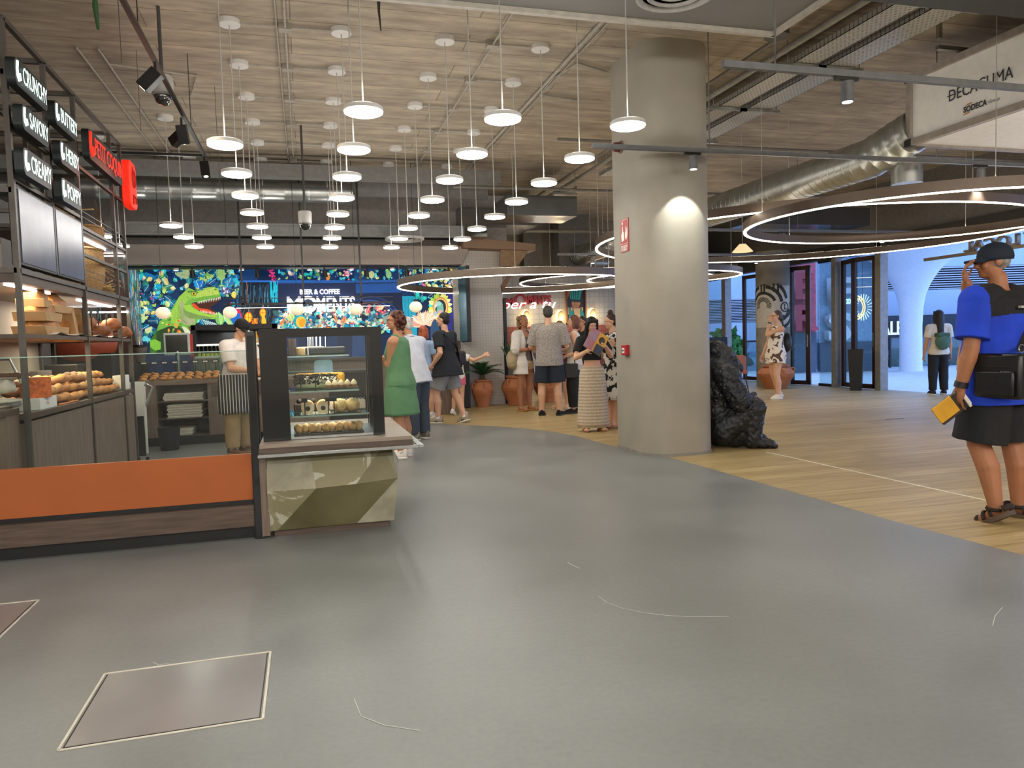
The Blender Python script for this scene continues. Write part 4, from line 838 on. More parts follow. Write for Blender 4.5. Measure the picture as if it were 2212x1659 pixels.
# letter totem outside, seen through the doors
tl = M('totem_pale', 'E8F0F6', .35); t = thing('letter_totem', 'outdoor totem of big pale block letters E and S behind the glass doors', 'sign', outp(24, 10.6, 0))
text('letter_e', 'E', 1.15, tl, t, outp(24, 10.25, 2.2), depth=.4, rot=Rf, xs=1.4, bold=.04); text('letter_s', 'S', 1.25, tl, t, outp(24, 10.2, 1.02), depth=.4, rot=Rf, xs=1.3, bold=.04)
fac(24.3, 10.1, 12.0, .95, 4.1, .25).build('back_panel', M('totem_blue', '9FB4C8', .4), t); fac(24.2, 10.1, 12.0, 0, .95, .25).build('plinth', M('totem_base', '5A6470', .5), t)
t = thing('letter_totem', 'outdoor totem of red block letters left of the pale letter totem', 'sign', outp(24, 9.4, 0)); rt = M('totem_red', 'B84048', .4)
text('letter_e', 'E', 1.1, rt, t, outp(24, 9.1, 2.4), depth=.4, rot=Rf, xs=1.2, bold=.04); text('letter_r', 'R', 1.1, rt, t, outp(24, 9.1, 1.4), depth=.4, rot=Rf, xs=1.1, bold=.04); fac(24.3, 9.0, 10.0, 1.3, 4.1, .2).build('back_panel', M('totem_red2', 'C86068', .5), t); fac(24.25, 9.0, 10, 0, 1.3, .25).build('plinth', M('totem_base', '5A6470', .5), t)
t = thing('glass_railing', 'glass railing with dark top rail along the terrace edge', 'railing', outp(25.5, 14, 0)); fac(25.5, 8, 22, .02, 1.05, .02).build('pane', glass_mat('rail_glass', 'B8CCD4', .2), t); fac(25.48, 8, 22, 1.02, 1.08, .05).build('top_rail', dark, t)
mb = MB()
for r in range(9, 22, 2): q = fac(25.45, r, r+.06, 0, 1.05, .06); mb.add(q.v, q.f)
mb.build('uprights', dark, t)
leafm = M('leaf_green', '4F8A3E', .6, var=.3, scale=6); leafd = M('leaf_dark', '2E5A34', .55, var=.3, scale=6)
def bush(name, c, r, n, m, label, parent=None):
    mb = MB()
    for _ in range(n):
        d = V(random.gauss(0, 1), random.gauss(0, 1), random.gauss(0, 1)).normalized()*random.uniform(.5, 1); p = V(c)+V(d.x*r[0], d.y*r[1], abs(d.z)*r[2])
        a = V(random.gauss(0, 1), random.gauss(0, 1), random.gauss(0, 1)).normalized()*random.uniform(.06, .12)*(r[2]/.8); b = a.cross(V(random.random(), 1, .3)).normalized()*a.length*.45
        mb.add([p-a, p-b, p+a, p+b], [[0, 1, 2, 3]])
    return tag(mb.build(name, m, parent, fixn=False), label, 'bush')
bush('bush', outp(27, 16.2, -.3), (.9, .9, 1.5), 500, leafm, 'green bush behind the terrace railing near the white column'); bush('bush', outp(27, 12.4, -.3), (.8, .8, 1.2), 300, leafm, 'green bush outside behind the glass doors')
bush('bush', outp(31, 8.9, -.3), (1.2, 1.0, 2.0), 500, leafm, 'green bush outside behind the black monitor'); bush('bush', outp(27, 14.3, -.3), (.7, .7, 1.2), 300, leafm, 'green bush outside left of the white column')

# ---------------- planters ----------------
terra = M('terracotta', 'B9764E', .75, var=.12, scale=5, bump=.1)
def pot(x, y, H_, Rm, label, handles=True, rz=0):
    t = thing('terracotta_pot', label, 'pot', (x, y, 0), rz)
    pr = [(.56, 0), (.6, .02), (.6, .05), (.7, .2), (.84, .38), (.95, .5), (.97, .52), (.97, .55), (1.0, .58), (1.0, .66), (.97, .68), (.93, .76), (.8, .86), (.66, .9), (.64, .93), (.72, .94), (.74, 1), (.64, 1), (.62, .93)]
    MB().lathe([(r*Rm, z*H_) for r, z in pr], n=40, cap1=False).build('vessel', terra, t, smooth=True, world=False); MB().lathe([(.62*Rm, H_*.92), (0.01, H_*.93)]).build('soil', M('soil', '3A2C22'), t, world=False)
    for a in (PI*.1, PI*1.05, PI*1.5):
        cx, sy = math.cos(a), math.sin(a); MB().tube([(cx*Rm*r, sy*Rm*r, z*H_) for r, z in ((.78, .86), (.98, .87), (1.04, .8), (.98, .7))], .022*H_/.55, 8).build('handle', terra, t, smooth=True, world=False)
    return t
def fan(name, c, n, L, up, m, label, w_=.02, droop=.5, leaflets=False, z0=0):
    t = thing(name, label, 'plant', c); tr = MB().cone((c[0], c[1], c[2]), (c[0], c[1], c[2]+z0+.02), .07, .05).build('trunk', M('trunk', '5A4632', .9, bump=.4), t)
    for i in range(n):
        a = 2*PI*i/n+random.uniform(-.1, .1); e = random.uniform(up-.25, up+.25); ln = L*random.uniform(.8, 1.1); P = []
        for k in range(9):
            s = k/8; r = ln*s*math.cos(e)*(1-.1*s); z = ln*(s*math.sin(e)-droop*s*s); P.append(V(c[0]+r*math.cos(a), c[1]+r*math.sin(a), c[2]+z0+z))
        mb = MB(); mb.tube(P, .006, 4, rf=lambda s: .007*(1-.7*s))
        side = V(-math.sin(a), math.cos(a), 0)
        if leaflets:
            for k in range(1, 40):
                s = k/40*8; i0 = min(int(s), 7); p = P[i0].lerp(P[i0+1], s-i0); d = (P[i0+1]-P[i0]).normalized(); l = .13*math.sin(PI*min(1, (k+3)/43))**.6
                for sg in (-1, 1): q = p+(side*sg*.85+d*.6).normalized()*l+V(0, 0, .012); mb.add([p-d*.006, q, p+d*.009], [[0, 1, 2]])
        else:
            vs = []
            for k, p in enumerate(P): wv = w_*math.sin(PI*(.12+.88*k/8))**.7; vs += [p-side*wv, p+side*wv]
            mb.add(vs, [[2*k, 2*k+1, 2*k+3, 2*k+2] for k in range(8)])
        mb.build('frond' if leaflets else 'leaf', m, t, fixn=False)
    return t
pot(3.39, 14.45, .55, .215, 'smaller terracotta pot with handles holding a cycad, at the tiled column')
fan('potted_cycad', (3.39, 14.45, .5), 18, .68, .75, leafd, 'dark green cycad with arching fronds in the smaller terracotta pot', leaflets=True, z0=.12, droop=.45)
pot(4.12, 14.45, .6, .33, 'large terracotta pot with a tall grassy palm beside the tiled column', rz=.5)
fan('potted_palm', (4.12, 14.45, .55), 26, 1.05, 1.25, leafd, 'tall grassy palm in the large terracotta pot', .022, .22)
pot(4.9, 14.9, .5, .28, 'terracotta pot partly hidden behind the curly haired woman')
fan('broad_leaf_plant', (4.9, 14.9, .45), 14, .95, 1.1, leafm, 'broad leaved plant behind the curly haired woman', .05, .2)
pot(10.7, 15.2, .55, .42, 'big terracotta pot behind the woman in the patterned romper', rz=1.2)
fan('spiky_plant', (10.7, 15.2, .5), 14, .8, 1.0, M('leaf_grey', '8A907A', .6), 'thin spiky plant in the big terracotta pot by the painted column', .006, .1)
fan('green_plant', (9.3, 20.2, .9), 14, .75, 1.0, leafm, 'bright green leafy plant in front of the orange tiles', .05, .25); tag(B(9.0, 20.0, 0, 9.6, 20.4, .92).build('planter_box', dwood, bevel=.01), 'wooden planter box in front of the orange tiles', 'planter')
for i, (x, y) in enumerate(((5.75, 20.3), (6.5, 20.4), (7.0, 20.2))): fan('hedge_plant', (x, y, .85), 12, .7, 1.1, [leafd, leafm, leafd][i], ['dark leafy plant against the orange tiles near the tiled column', 'leafy plant against the orange tiles under the script sign', 'dark leafy plant behind the group of talking people'][i], .05, .25)
tag(B(5.4, 20.1, 0, 7.4, 20.55, .88).build('planter_bench', dwood, bevel=.01), 'long wooden planter against the orange tiled wall', 'planter')

# ---------------- chair, table, monitor ----------------
t = thing('orange_chair', 'orange upholstered chair with thin black legs near the windows', 'chair', (9.3, 14.75, 0), -.15)
om = M('chair_orange', 'B0623A', .6, var=.06, bump=.05); k = dict(world=False)
def chair_back():
    mb = MB(); n = 17; R = []
    for i in range(n):
        s = -1+2*i/(n-1); x = .27*math.sin(s*1.25)/math.sin(1.25); y = -.26+.22*(s*s); top = .84-.13*abs(s)**3; R.append([(x, y, .5-.03), (x, y, top), (x*.93, y+.035, top-.005), (x*.93, y+.035, .5-.03)])
    return mb.rings(R, 4)
chair_back().build('backrest', om, t, smooth=True, bevel=.008, **k); MB().prism(rr_poly(-.25, -.24, .25, .25, .1), lambda a, b: (a, b, .42), lambda a, b: (a, b, .5)).build('seat', om, t, smooth=True, bevel=.01, **k)
for sx in (-1, 1):
    for sy in (-1, 1): MB().cone((sx*.17, sy*.16, .43), (sx*.24, sy*.23, 0), .016, .009, 10).build('leg', black, t, smooth=True, **k)
def table(x, y, lab, h=.75):
    t = thing('side_table', lab, 'table', (x, y, 0)); MB().box(-.45, -.35, h-.03, .45, .35, h).build('tabletop', M('table_top', 'B0B4B8', .4), t, bevel=.004, **k)
    for sx in (-1, 1):
        for sy in (-1, 1): MB().box(sx*.42-.02, sy*.32-.02, 0, sx*.42+.02, sy*.32+.02, h-.03).build('leg', black, t, **k)
table(9.35, 15.75, 'grey topped table behind the orange chair')
t = thing('computer_monitor', 'black monitor seen from behind on the grey table', 'monitor', (9.5, 15.75, .75), .1)
MB().box(-.29, -.02, .14, .27, .03, .5).box(-.2, -.05, .2, .2, -.02, .44).build('housing', black, t, bevel=.015, **k); MB().cone((0, 0, .02), (0, 0, .2), .025).build('stand', black, t, **k); MB().cone((0, 0, 0), (0, 0, .015), .12).build('foot', black, t, **k)
t = thing('waste_bin', 'tall tapered black bin by the glass door', 'bin', (11.6, 13.6, 0)); MB().lathe([(.16, 0), (.22, .9), (.2, .9), (.15, .02)], n=4).build('body', black, t, **k)
def stool(x, y, i):
    t = thing('dark_chair', ['black chair far behind the talking group, at the left', 'black chair in the far lounge behind the white top woman', 'black chair beside the pillar in the far lounge'][i], 'chair', (x, y, 0), i*.9)
    MB().box(-.22, -.22, .43, .22, .22, .47).build('seat', black, t, bevel=.01, **k); MB().box(-.22, .2, .47, .22, .23, .8).build('backrest', black, t, bevel=.01, **k)
    for sx in (-1, 1):
        for sy in (-1, 1): MB().cone((sx*.19, sy*.19, .43), (sx*.22, sy*.22, 0), .014).build('leg', black, t, **k)
for i, (x, y) in enumerate(((5.9, 17.2), (6.9, 17.0), (7.6, 16.9))): stool(x, y, i)
tag(B(8.1, 8.87, .0, 8.4, 8.9, .003).build('floor_socket', dark), 'thin dark floor socket lid in the plank floor', 'floor socket')

# ---------------- gorilla ----------------
def gorilla():
    t = thing('gorilla_statue', 'black seated gorilla statue leaning against the grey pillar', 'statue', (4.66, 7.75, 0), math.radians(-24))
    gm = M('gorilla_black', '23262A', .42, .1, var=.35, scale=9, bump=.9)
    b = MB(); k = 1.0
    # faces +x ; x forward, y to its left, z up (local)
    b.ell((-.02, 0, .42), (.27, .31, .42)); b.ell((.0, 0, .68), (.27, .34, .30)); b.ell((-.02, 0, .88), (.22, .28, .2)); b.ell((.1, 0, .36), (.26, .27, .3)); b.ell((.17, .2, .2), (.22, .14, .2)); b.ell((.17, -.2, .2), (.22, .14, .2))
    b.ell((.06, 0, 1.02), (.16, .15, .17)); b.ell((-.01, 0, 1.12), (.13, .12, .12)); b.ell((.14, 0, .94), (.12, .11, .12)); b.ell((.22, 0, .9), (.085, .085, .06)); b.ell((.2, 0, 1.02), (.035, .105, .03)); b.ell((.255, 0, .935), (.04, .055, .03)); b.cap((.2, 0, 1.0), (.25, 0, .95), .03, .035)
    for s in (-1, 1):
        b.ell((.04, s*.15, 1.02), (.03, .025, .045)); b.cap((.05, s*.31, .84), (.2, s*.36, .55), .135, .12); b.cap((.2, s*.36, .55), (.38, s*.12, .5), .115, .08); b.ell((.1, s*.33, .8), (.14, .13, .15))
        b.cap((.05, s*.2, .22), (.36, s*.27, .44), .2, .135); b.cap((.36, s*.27, .44), (.34, s*.27, .1), .135, .11); b.ell((.44, s*.27, .055), (.17, .09, .055))
        for j in range(4): b.cap((.54, s*(.21+.04*j), .035), (.6, s*(.205+.045*j), .03), .024, .02)
        b.cap((.5, s*.19, .04), (.53, s*.13, .035), .026, .022)
        for j in range(4): b.cap((.38+.02*j, s*.1, .54-.045*j), (.44, s*-.05, .5-.045*j), .032, .026)
        b.cap((.38, s*.1, .56), (.42, s*.03, .6), .03, .026)
    def d(co, n):
        h = noise.noise(co*26)*.010+noise.noise(V(co.x*60, co.y*60, co.z*22))*.007
        if abs(co.y) > .2 and .42 < co.z < .75: h += abs(noise.noise(V(co.x*30, co.y*30, co.z*55)))*.035
        return n*h
    fuse(b, 'body', gm, t, .011, 2, disp=d)
    e = MB(); [e.ell((.215, s*.045, .985), (.016, .016, .013)) for s in (-1, 1)]; e.build('eyes', M('gor_eye', '0A0A0A', .1), t, smooth=True, world=False)
gorilla()

# ---------------- bakery kiosk ----------------
K = dict(world=True)
# faceted display plinth, counter, refrigerated case
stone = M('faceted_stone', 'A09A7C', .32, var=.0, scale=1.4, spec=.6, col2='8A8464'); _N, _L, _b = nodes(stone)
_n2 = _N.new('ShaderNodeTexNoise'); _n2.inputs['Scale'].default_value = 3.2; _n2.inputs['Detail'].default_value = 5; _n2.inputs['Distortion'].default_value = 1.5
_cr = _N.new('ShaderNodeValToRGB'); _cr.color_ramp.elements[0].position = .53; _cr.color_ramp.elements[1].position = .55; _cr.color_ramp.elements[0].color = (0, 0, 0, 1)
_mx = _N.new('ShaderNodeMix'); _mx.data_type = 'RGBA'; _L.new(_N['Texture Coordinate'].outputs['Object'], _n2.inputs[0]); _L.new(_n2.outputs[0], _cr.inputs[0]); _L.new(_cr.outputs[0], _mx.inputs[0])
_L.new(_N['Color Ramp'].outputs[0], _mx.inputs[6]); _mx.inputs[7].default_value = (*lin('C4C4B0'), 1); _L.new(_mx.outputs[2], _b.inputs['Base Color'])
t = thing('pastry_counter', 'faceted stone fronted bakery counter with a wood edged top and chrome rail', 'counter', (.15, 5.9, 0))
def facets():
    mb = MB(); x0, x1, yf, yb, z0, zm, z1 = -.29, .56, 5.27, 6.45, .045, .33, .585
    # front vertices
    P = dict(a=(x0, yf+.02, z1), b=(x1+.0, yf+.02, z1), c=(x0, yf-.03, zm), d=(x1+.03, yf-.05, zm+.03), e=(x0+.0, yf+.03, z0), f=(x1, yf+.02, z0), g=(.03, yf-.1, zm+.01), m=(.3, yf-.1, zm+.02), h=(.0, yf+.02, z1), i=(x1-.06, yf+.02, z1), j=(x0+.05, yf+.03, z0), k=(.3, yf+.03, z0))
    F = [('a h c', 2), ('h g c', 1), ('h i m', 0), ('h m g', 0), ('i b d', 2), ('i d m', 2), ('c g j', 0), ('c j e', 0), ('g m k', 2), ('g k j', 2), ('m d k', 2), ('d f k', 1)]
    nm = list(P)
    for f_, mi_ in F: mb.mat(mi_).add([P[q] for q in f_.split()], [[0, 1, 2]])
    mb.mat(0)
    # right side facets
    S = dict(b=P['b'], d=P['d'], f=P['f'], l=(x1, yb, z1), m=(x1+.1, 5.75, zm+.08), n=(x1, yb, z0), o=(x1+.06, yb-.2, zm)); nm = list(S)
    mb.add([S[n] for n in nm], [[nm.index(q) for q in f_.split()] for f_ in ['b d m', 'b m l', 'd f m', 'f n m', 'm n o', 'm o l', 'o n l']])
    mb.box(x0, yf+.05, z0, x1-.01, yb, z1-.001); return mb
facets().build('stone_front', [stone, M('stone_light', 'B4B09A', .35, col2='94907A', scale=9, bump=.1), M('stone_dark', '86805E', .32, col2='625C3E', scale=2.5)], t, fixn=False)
B(-.26, 5.33, 0, .53, 6.4, .045).build('toe_kick', dwood_h, t); B(-.32, 5.13, .615, .69, 6.55, .665).build('countertop', M('counter_pale', 'A89888', .4, col2='8F8072', stretch=(.6, 6, 6), scale=5), t)
B(-.325, 5.125, .595, .695, 6.555, .64).build('wood_edge', dwood_h, t); MB().box(-.33, 5.06, .585, .73, 5.1, .607).box(.72, 5.06, .585, .76, 6.3, .607).box(.69, 5.2, .59, .74, 5.22, .605).box(.69, 6.1, .59, .74, 6.12, .605).build('chrome_rail', steel, t, bevel=.003)
B(-.335, 5.27, 0.02, -.285, 5.5, .6).build('side_post', dwood, t)
t = thing('display_case', 'black framed glass pastry display case standing on the stone counter', 'display case', (.1, 5.8, .665))
bg_ = M('case_black', '0D0F11', .12, coat=.3, var=.02); y0, y1, xa, xb, za, zb = 5.28, 6.0, -.3, .5, .668, 1.43
cs = MB(); cs.box(xa, y0, za, -.12, y0+.012, zb).box(.44, y0, za, .52, y0+.012, zb).box(-.12, y0, zb-.06, .44, y0+.012, zb); cs.build('front_frame', bg_, t)
MB().box(xa, y0+.012, za, xa+.05, y1, zb).box(xa, y0+.012, zb-.03, .5, y1, zb).box(xa+.05, y1-.02, za, xa+.1, y1, zb).box(.46, y1-.02, za, .5, y1, zb).box(.46, y0+.55, za, .5, y0+.6, zb).build('cabinet', bg_, t)
B(-.12, y0+.003, za+.02, .44, y0+.009, zb-.06).build('front_pane', glass_mat('case_glass', 'F2F6F4', .1), t); B(.5, y0+.02, za, .505, y1, zb-.03).build('side_pane', glass_mat('case_glass'), t)
B(xa+.05, y0+.02, za, .5, y1, za+.015).build('floor_panel', steel, t)
sh = glass_mat('shelf_glass', 'A8D8C8', .25); shz = [1.235, .985, .815]
for i, z in enumerate(shz):
    s_ = B(-.24, y0+.16-.03*i, z, .30+.06*i, y1-.08, z+.008).build('glass_shelf', sh, t); B(-.24, y0+.155-.03*i, z-.006, .30+.06*i, y0+.16-.03*i, z+.006).build('shelf_edge', M('case_edge', 'B8C8C0', .2, .6), s_)
lamp('case_light', 'AREA', (.1, 5.62, 1.395), 5, (1, .95, .85), .45, parent=None)
for z in (1.22, .97, .8): lamp('shelf_light', 'AREA', (.1, 5.6, z-.012), 1.6, (1, .93, .8), .35)
B(-.1, y0+.05, zb-.036, .4, y0+.08, zb-.03).build('case_led', led, t)
# outer black panel at the left of the case
t = thing('fridge_column', 'tall black cabinet side left of the display case', 'cabinet', (-.36, 5.4, .0)); MB().box(-.385, 5.29, .0, -.325, 5.45, 1.415).build('body', M('cab_black', '1A1C1C', .3), t, bevel=.004); B(-.375, 5.285, .02, -.335, 5.29, 1.39).build('front_panel', bg_, t)
MB().cone((-.36, 5.30, 1.415), (-.36, 5.30, 1.425), .012).build('screw_cap', steel, t)
# pastries
sponge = M('cake_cream', 'E8C890', .8, var=.12, scale=30, bump=.4, col2='C89A62'); choc = M('chocolate', '35221A', .4, bump=.3); yellow = M('yellow_glaze', 'E8A028', .3, var=.08); bread = M('bread_crust', 'C88A4A', .65, var=.2, scale=14, bump=.35, col2='8F5426')
merin = M('meringue', 'F2E6CC', .6, var=.08, scale=20, col2='D8B078'); tray_m = M('pastry_tray', '3A2E28', .4)
def lump(mb, c, r, seed=0, amp=.25):
    s = len(mb.v); mb.ell(c, r, n=16, m=10)
    for i in range(s, len(mb.v)): q = V(mb.v[i]); d = (q-V(c)); mb.v[i] = tuple(V(c)+d*(1+amp*noise.noise(d*(2.2/max(r))+V(seed, 0, 0))))
    return mb
z = shz[1]+.009
t = thing('yellow_cake', 'long yellow glazed cake at the back of the middle glass shelf', 'cake', (.1, 5.78, z)); MB().box(-.08, 5.72, z, .28, 5.84, z+.11).build('body', yellow, t, bevel=.02)
t = thing('chocolate_log', 'log cake covered in chocolate shavings on the middle glass shelf', 'cake', (.06, 5.62, z)); mb = MB(); mb.cap((-.05, 5.62, z+.05), (.18, 5.62, z+.05), .045); mb.build('log', M('cake_pale', 'E8DCC8', .8), t, smooth=True); mb = MB()
for _ in range(330): a = random.uniform(-.2, PI); x = random.uniform(-.08, .21); c = V(x, 5.62-.047*math.cos(a), z+.05+.047*math.sin(a)); d = V(random.uniform(-1, 1), random.uniform(-1, 0), random.uniform(-.5, 1)).normalized()*.018; mb.bar(c-d, c+d, .009, .004)
mb.build('shavings', choc, t)
g = 'small lemon meringue tarts in a row on the middle glass shelf'
tg = B(.12, 5.47, z, .36, 5.53, z+.012).build('tart_tray', tray_m); tag(tg, 'small brown tray under the row of meringue tarts', 'tray')
def dup(o, loc, label=None, group=None, rz=None): return copy_tree(o, loc, rz, label, group)
t = thing('meringue_tart', 'small meringue topped tart on the brown tray, middle glass shelf', 'tart', (.15, 5.5, z+.012), group=g); MB().lathe([(.018, 0), (.024, .016), (.022, .016)]).build('pastry_base', bread, t, world=False); MB().lathe([(.022, .015), (.024, .025), (.017, .038), (.008, .05), (.001, .056)], cap0=True).build('meringue', merin, t, smooth=True, world=False)
for i in range(1, 5): dup(t, (.15+.045*i, 5.5, z+.012))
z = shz[2]+.009
def swiss(x, y, z, lab):
    t = thing('swiss_roll', lab, 'cake', (x, y, z)); MB().cone((x, y, z+.045), (x, y+.16, z+.045), .045, n=28).build('roll', merin, t, smooth=True); MB().cone((x, y-.003, z+.042), (x, y+.001, z+.042), .017).build('filling', choc, t)
    MB().cone((x, y+.01, z+.05), (x, y+.15, z+.05), .044, n=24).build('glaze', yellow, t, smooth=True); MB().box(x-.05, y-.03, z, x+.05, y+.17, z+.004).build('paper', paper_m, t)
swiss(.0, 5.42, z, 'cream roll cake with a round dark centre, left one of the pair'); swiss(.105, 5.42, z, 'cream roll cake with a round dark centre, right one of the pair')
for i in range(2):
    t = thing('almond_cake', ['flaked almond loaf cake next to the cream rolls', 'flaked almond loaf cake at the right end of its shelf'][i], 'cake', (.21+.1*i, 5.45, z)); mb = MB(); lump(mb, (.225+.088*i, 5.48, z+.05), (.052, .08, .05), i, .2); mb.build('loaf', sponge, t, smooth=True)
tag(B(.17, 5.39, z, .37, 5.56, z+.004).build('cake_board', tray_m), 'dark board under the two almond loaf cakes', 'tray')
t = thing('drizzled_cake', 'chocolate drizzled cake behind the almond loaves', 'cake', (.3, 5.72, z)); MB().box(.16, 5.66, z, .42, 5.8, z+.075).build('body', M('cake_pink', 'D8C0B0', .7), t, bevel=.01); mb = MB()
for i in range(12): mb.bar((.165+.022*i, 5.655, z+.08), (.18+.022*i, 5.8, z+.08), .006)
mb.build('drizzle', choc, t)
mb = MB(); mb.box(-.1, 5.66, z, .08, 5.8, z+.06); t = thing('dark_cake', 'dark chocolate cake behind the cream rolls', 'cake', (0, 5.7, z)); mb.build('body', choc, t, bevel=.01); mb = MB(); [mb.ell((-.06+.05*i, 5.72, z+.075), .02) for i in range(3)]; mb.build('truffles', choc, t, smooth=True)
z = za+.016
g = 'golden puff pastries on the case floor tray'
tag(B(-.1, 5.36, z, .38, 5.56, z+.01).build('pastry_tray', tray_m), 'dark tray of puff pastries on the floor of the display case', 'tray')
for i in range(10):
    x = -.07+.047*i; t = thing('puff_pastry', 'golden brown puff pastry in the row on the case floor', 'pastry', (x, 5.44, z+.01), group=g); mb = MB(); lump(mb, (x, 5.44+.02*(i % 2), z+.04), (.03, .055, .034), i*3, .32); mb.build('shell', [M('puff_gold', 'E2B878', .6, var=.15, scale=25, bump=.4, col2='C08A48'), sponge][i % 2], t, smooth=True)
z = shz[0]+.009
t = thing('crumble_cake', 'golden crumble topped cake on the top glass shelf', 'cake', (.05, 5.7, z)); MB().lathe([(.1, 0), (.105, .05), (.09, .06)], (.04, 5.74, z)).build('body', sponge, t, smooth=True)
t = thing('black_tin', 'black rectangular cake tin on the top glass shelf', 'tin', (.1, 5.55, z)); MB().box(.0, 5.5, z, .28, 5.6, z+.055).build('body', black, t, bevel=.01)
t = thing('pink_carton', 'pale pink carton standing on the top glass shelf', 'carton', (-.15, 5.55, z)); MB().box(-.215, 5.5, z, -.13, 5.58, z+.135).build('body', M('pink_card', 'E0CFC8', .6), t, bevel=.004)
t = thing('glass_jar', 'dark filled glass jar beside the pink carton', 'jar', (-.09, 5.58, z)); MB().cone((-.09, 5.58, z), (-.09, 5.58, z+.12), .03).build('body', M('jar_dark', '3A302C', .2), t, smooth=True)
for i in range(9):
    x = .02+.03*(i % 5)+random.uniform(-.01, .01); tag(MB().tube([(x, 5.5+.01*i, z+.0+.055*(i > 3)), (x+.004, 5.5+.01*i, z+.19+.02*(i % 3))], .0032, 6).build('paper_straw', white_m), 'thin white stick standing on the top glass shelf of the case', 'stick', 'white sticks standing in the display case')
for i, (x, y, zz) in enumerate(((-.04, 5.36, shz[1]), (.06, 5.36, shz[1]), (.14, 5.38, shz[2]), (.18, 5.38, shz[2]), (-.02, 5.38, shz[2]))):
    t = thing('price_holder', 'black stemmed price holder on a case shelf', 'price holder', (x, y, zz+.008), group='black stemmed price holders inside the display case'); MB().cone((0, 0, 0), (0, 0, .1), .004).build('stem', black, t, **k); MB().box(-.02, -.002, .09, .02, .002, .12).build('card', black, t, **k); MB().cone((0, 0, 0), (0, 0, .004), .015).build('foot', black, t, **k)
t = thing('oval_mirror', 'pale blue rounded screen hanging behind the top shelf of the case', 'screen', (.15, 5.9, 1.2)); MB().prism(rr_poly(.06, 1.07, .2, 1.2, .03), lambda a, b: (a, 5.9, b), lambda a, b: (a, 5.905, b)).build('panel', M('pale_blue', '8FA8C8', .2), t)

# orange front bench panel with plinth and glass guard
t = thing('bakery_counter', 'low orange leather-look counter front over a dark wood plinth', 'counter front', (-2, 5.4, 0)); orm = M('orange_panel', 'B8683A', .38, var=.04, scale=3, spec=.4)
MB().prism([(5.33, .27), (5.29, .59), (5.32, .59), (5.36, .27)], lambda a, b: (-4.2, a, b), lambda a, b: (-.335, a, b)).build('orange_panel', orm, t)
B(-4.2, 5.34, .235, -.335, 5.45, .27).build('shadow_gap', black, t); B(-4.2, 5.30, .09, -.335, 5.5, .235).build('plinth', dwood_h, t); B(-4.2, 5.36, 0, -.335, 5.5, .09).build('toe_kick', black, t)
t = thing('glass_guard', 'clear glass sneeze guard rising from the orange counter front', 'glass guard', (-2, 5.34, .59)); B(-4.2, 5.335, .59, -.39, 5.343, 1.29).build('pane', glass_mat('guard_glass', 'F0F4F2', .08), t); B(-4.2, 5.334, 1.286, -.39, 5.344, 1.292).build('polished_edge', M('glass_edge', 'A8C8BC', .2), t)

# shelving frame of the bakery
t = thing('bakery_shelving', 'tall bronze metal shelving frame of the bakery with lit shelves', 'shelving', (-2.2, 7.4, 0)); X0, X1 = -1.86, -2.62
fm = MB(); PY = [5.79, 6.60, 7.36, 8.6, 9.04]; bt = .035
for x in (X0, X1):
    for i, y in enumerate(PY):
        if i == 1: fm.bar((x, y, 1.93), (x, y, 3.56), bt)
        else: fm.bar((x, y, .0 if x == X0 else .0), (x, y, 3.56), bt)
    for z in (3.56, 1.88): fm.bar((x, 5.79, z), (x, 9.04, z), bt)
for z in (3.2, 2.86, 2.5): fm.bar((X0, 5.79, z), (X0, 7.36, z), bt*.8)
for z in (2.42, 2.95, 2.18): fm.bar((X0, 7.36, z), (X0, 9.04, z), bt*.8)
for z in (1.5,): fm.bar((X0, 7.3, z), (X0, 9.04, z), .006)
for z in (2.0, 2.05, 2.52, 2.57): fm.bar((X0, 7.4, z), (X0, 9.04, z), .006)
for y in PY:
    for z in (3.56, 3.2, 2.42, 1.88): fm.bar((X0, y, z), (X1, y, z), bt)

fm.build('frame', frame_m, t); so = M('shelf_wood', '5A4A3E', .5, var=.08, scale=4)
B(X1, 5.8, 1.8, X0, 9.0, 1.86).build('soffit_board', so, t); B(X1, 5.8, 1.42, X0+.01, 9.04, 1.45).build('shelf', so, t); B(X1, 7.37, 2.38, X0, 9.04, 2.42).build('shelf', so, t); B(X1-.02, 5.8, .9, X1, 8.7, 1.8).build('back_panel', M('back_grey', '8A8680', .7, var=.04), t)
for y in (6.4, 6.95, 7.5, 8.1): B(X1-.001, y, .9, X1+.003, y+.004, 1.8).build('panel_joint', dark, t)
for (x, a, b, zz) in ((X0-.1, 5.85, 6.75, 1.793), (X0-.12, 7.6, 8.8, 1.793), (X0-.1, 7.7, 8.6, 2.372), (-2.3, 5.85, 6.6, 1.793)): B(x-.012, a, zz-.008, x+.012, b, zz).build('led_strip', led, t)
B(X1+.05, 9.0, 1.74, X0, 9.02, 1.755).build('led_strip', led, t); B(X1+.05, 9.0, 2.35, X0, 9.02, 2.36).build('led_strip', led, t)
lamp('shelf_glow', 'AREA', (-2.2, 6.5, 1.78), 14, (1, .82, .58), .5); lamp('shelf_glow', 'AREA', (-2.2, 8.2, 1.78), 16, (1, .82, .58), .5); lamp('shelf_glow', 'AREA', (-2.2, 8.2, 2.36), 6, (1, .85, .65), .5)
lamp('shelf_glow', 'AREA', (-2.2, 7.0, 1.40), 12, (1, .78, .5), .4); lamp('shelf_glow', 'AREA', (-2.2, 8.2, 1.40), 9, (1, .78, .5), .4)
t = thing('base_cabinet', 'dark oak base cabinets with tall doors under the bread shelves', 'cabinet', (-2.2, 7.4, 0))
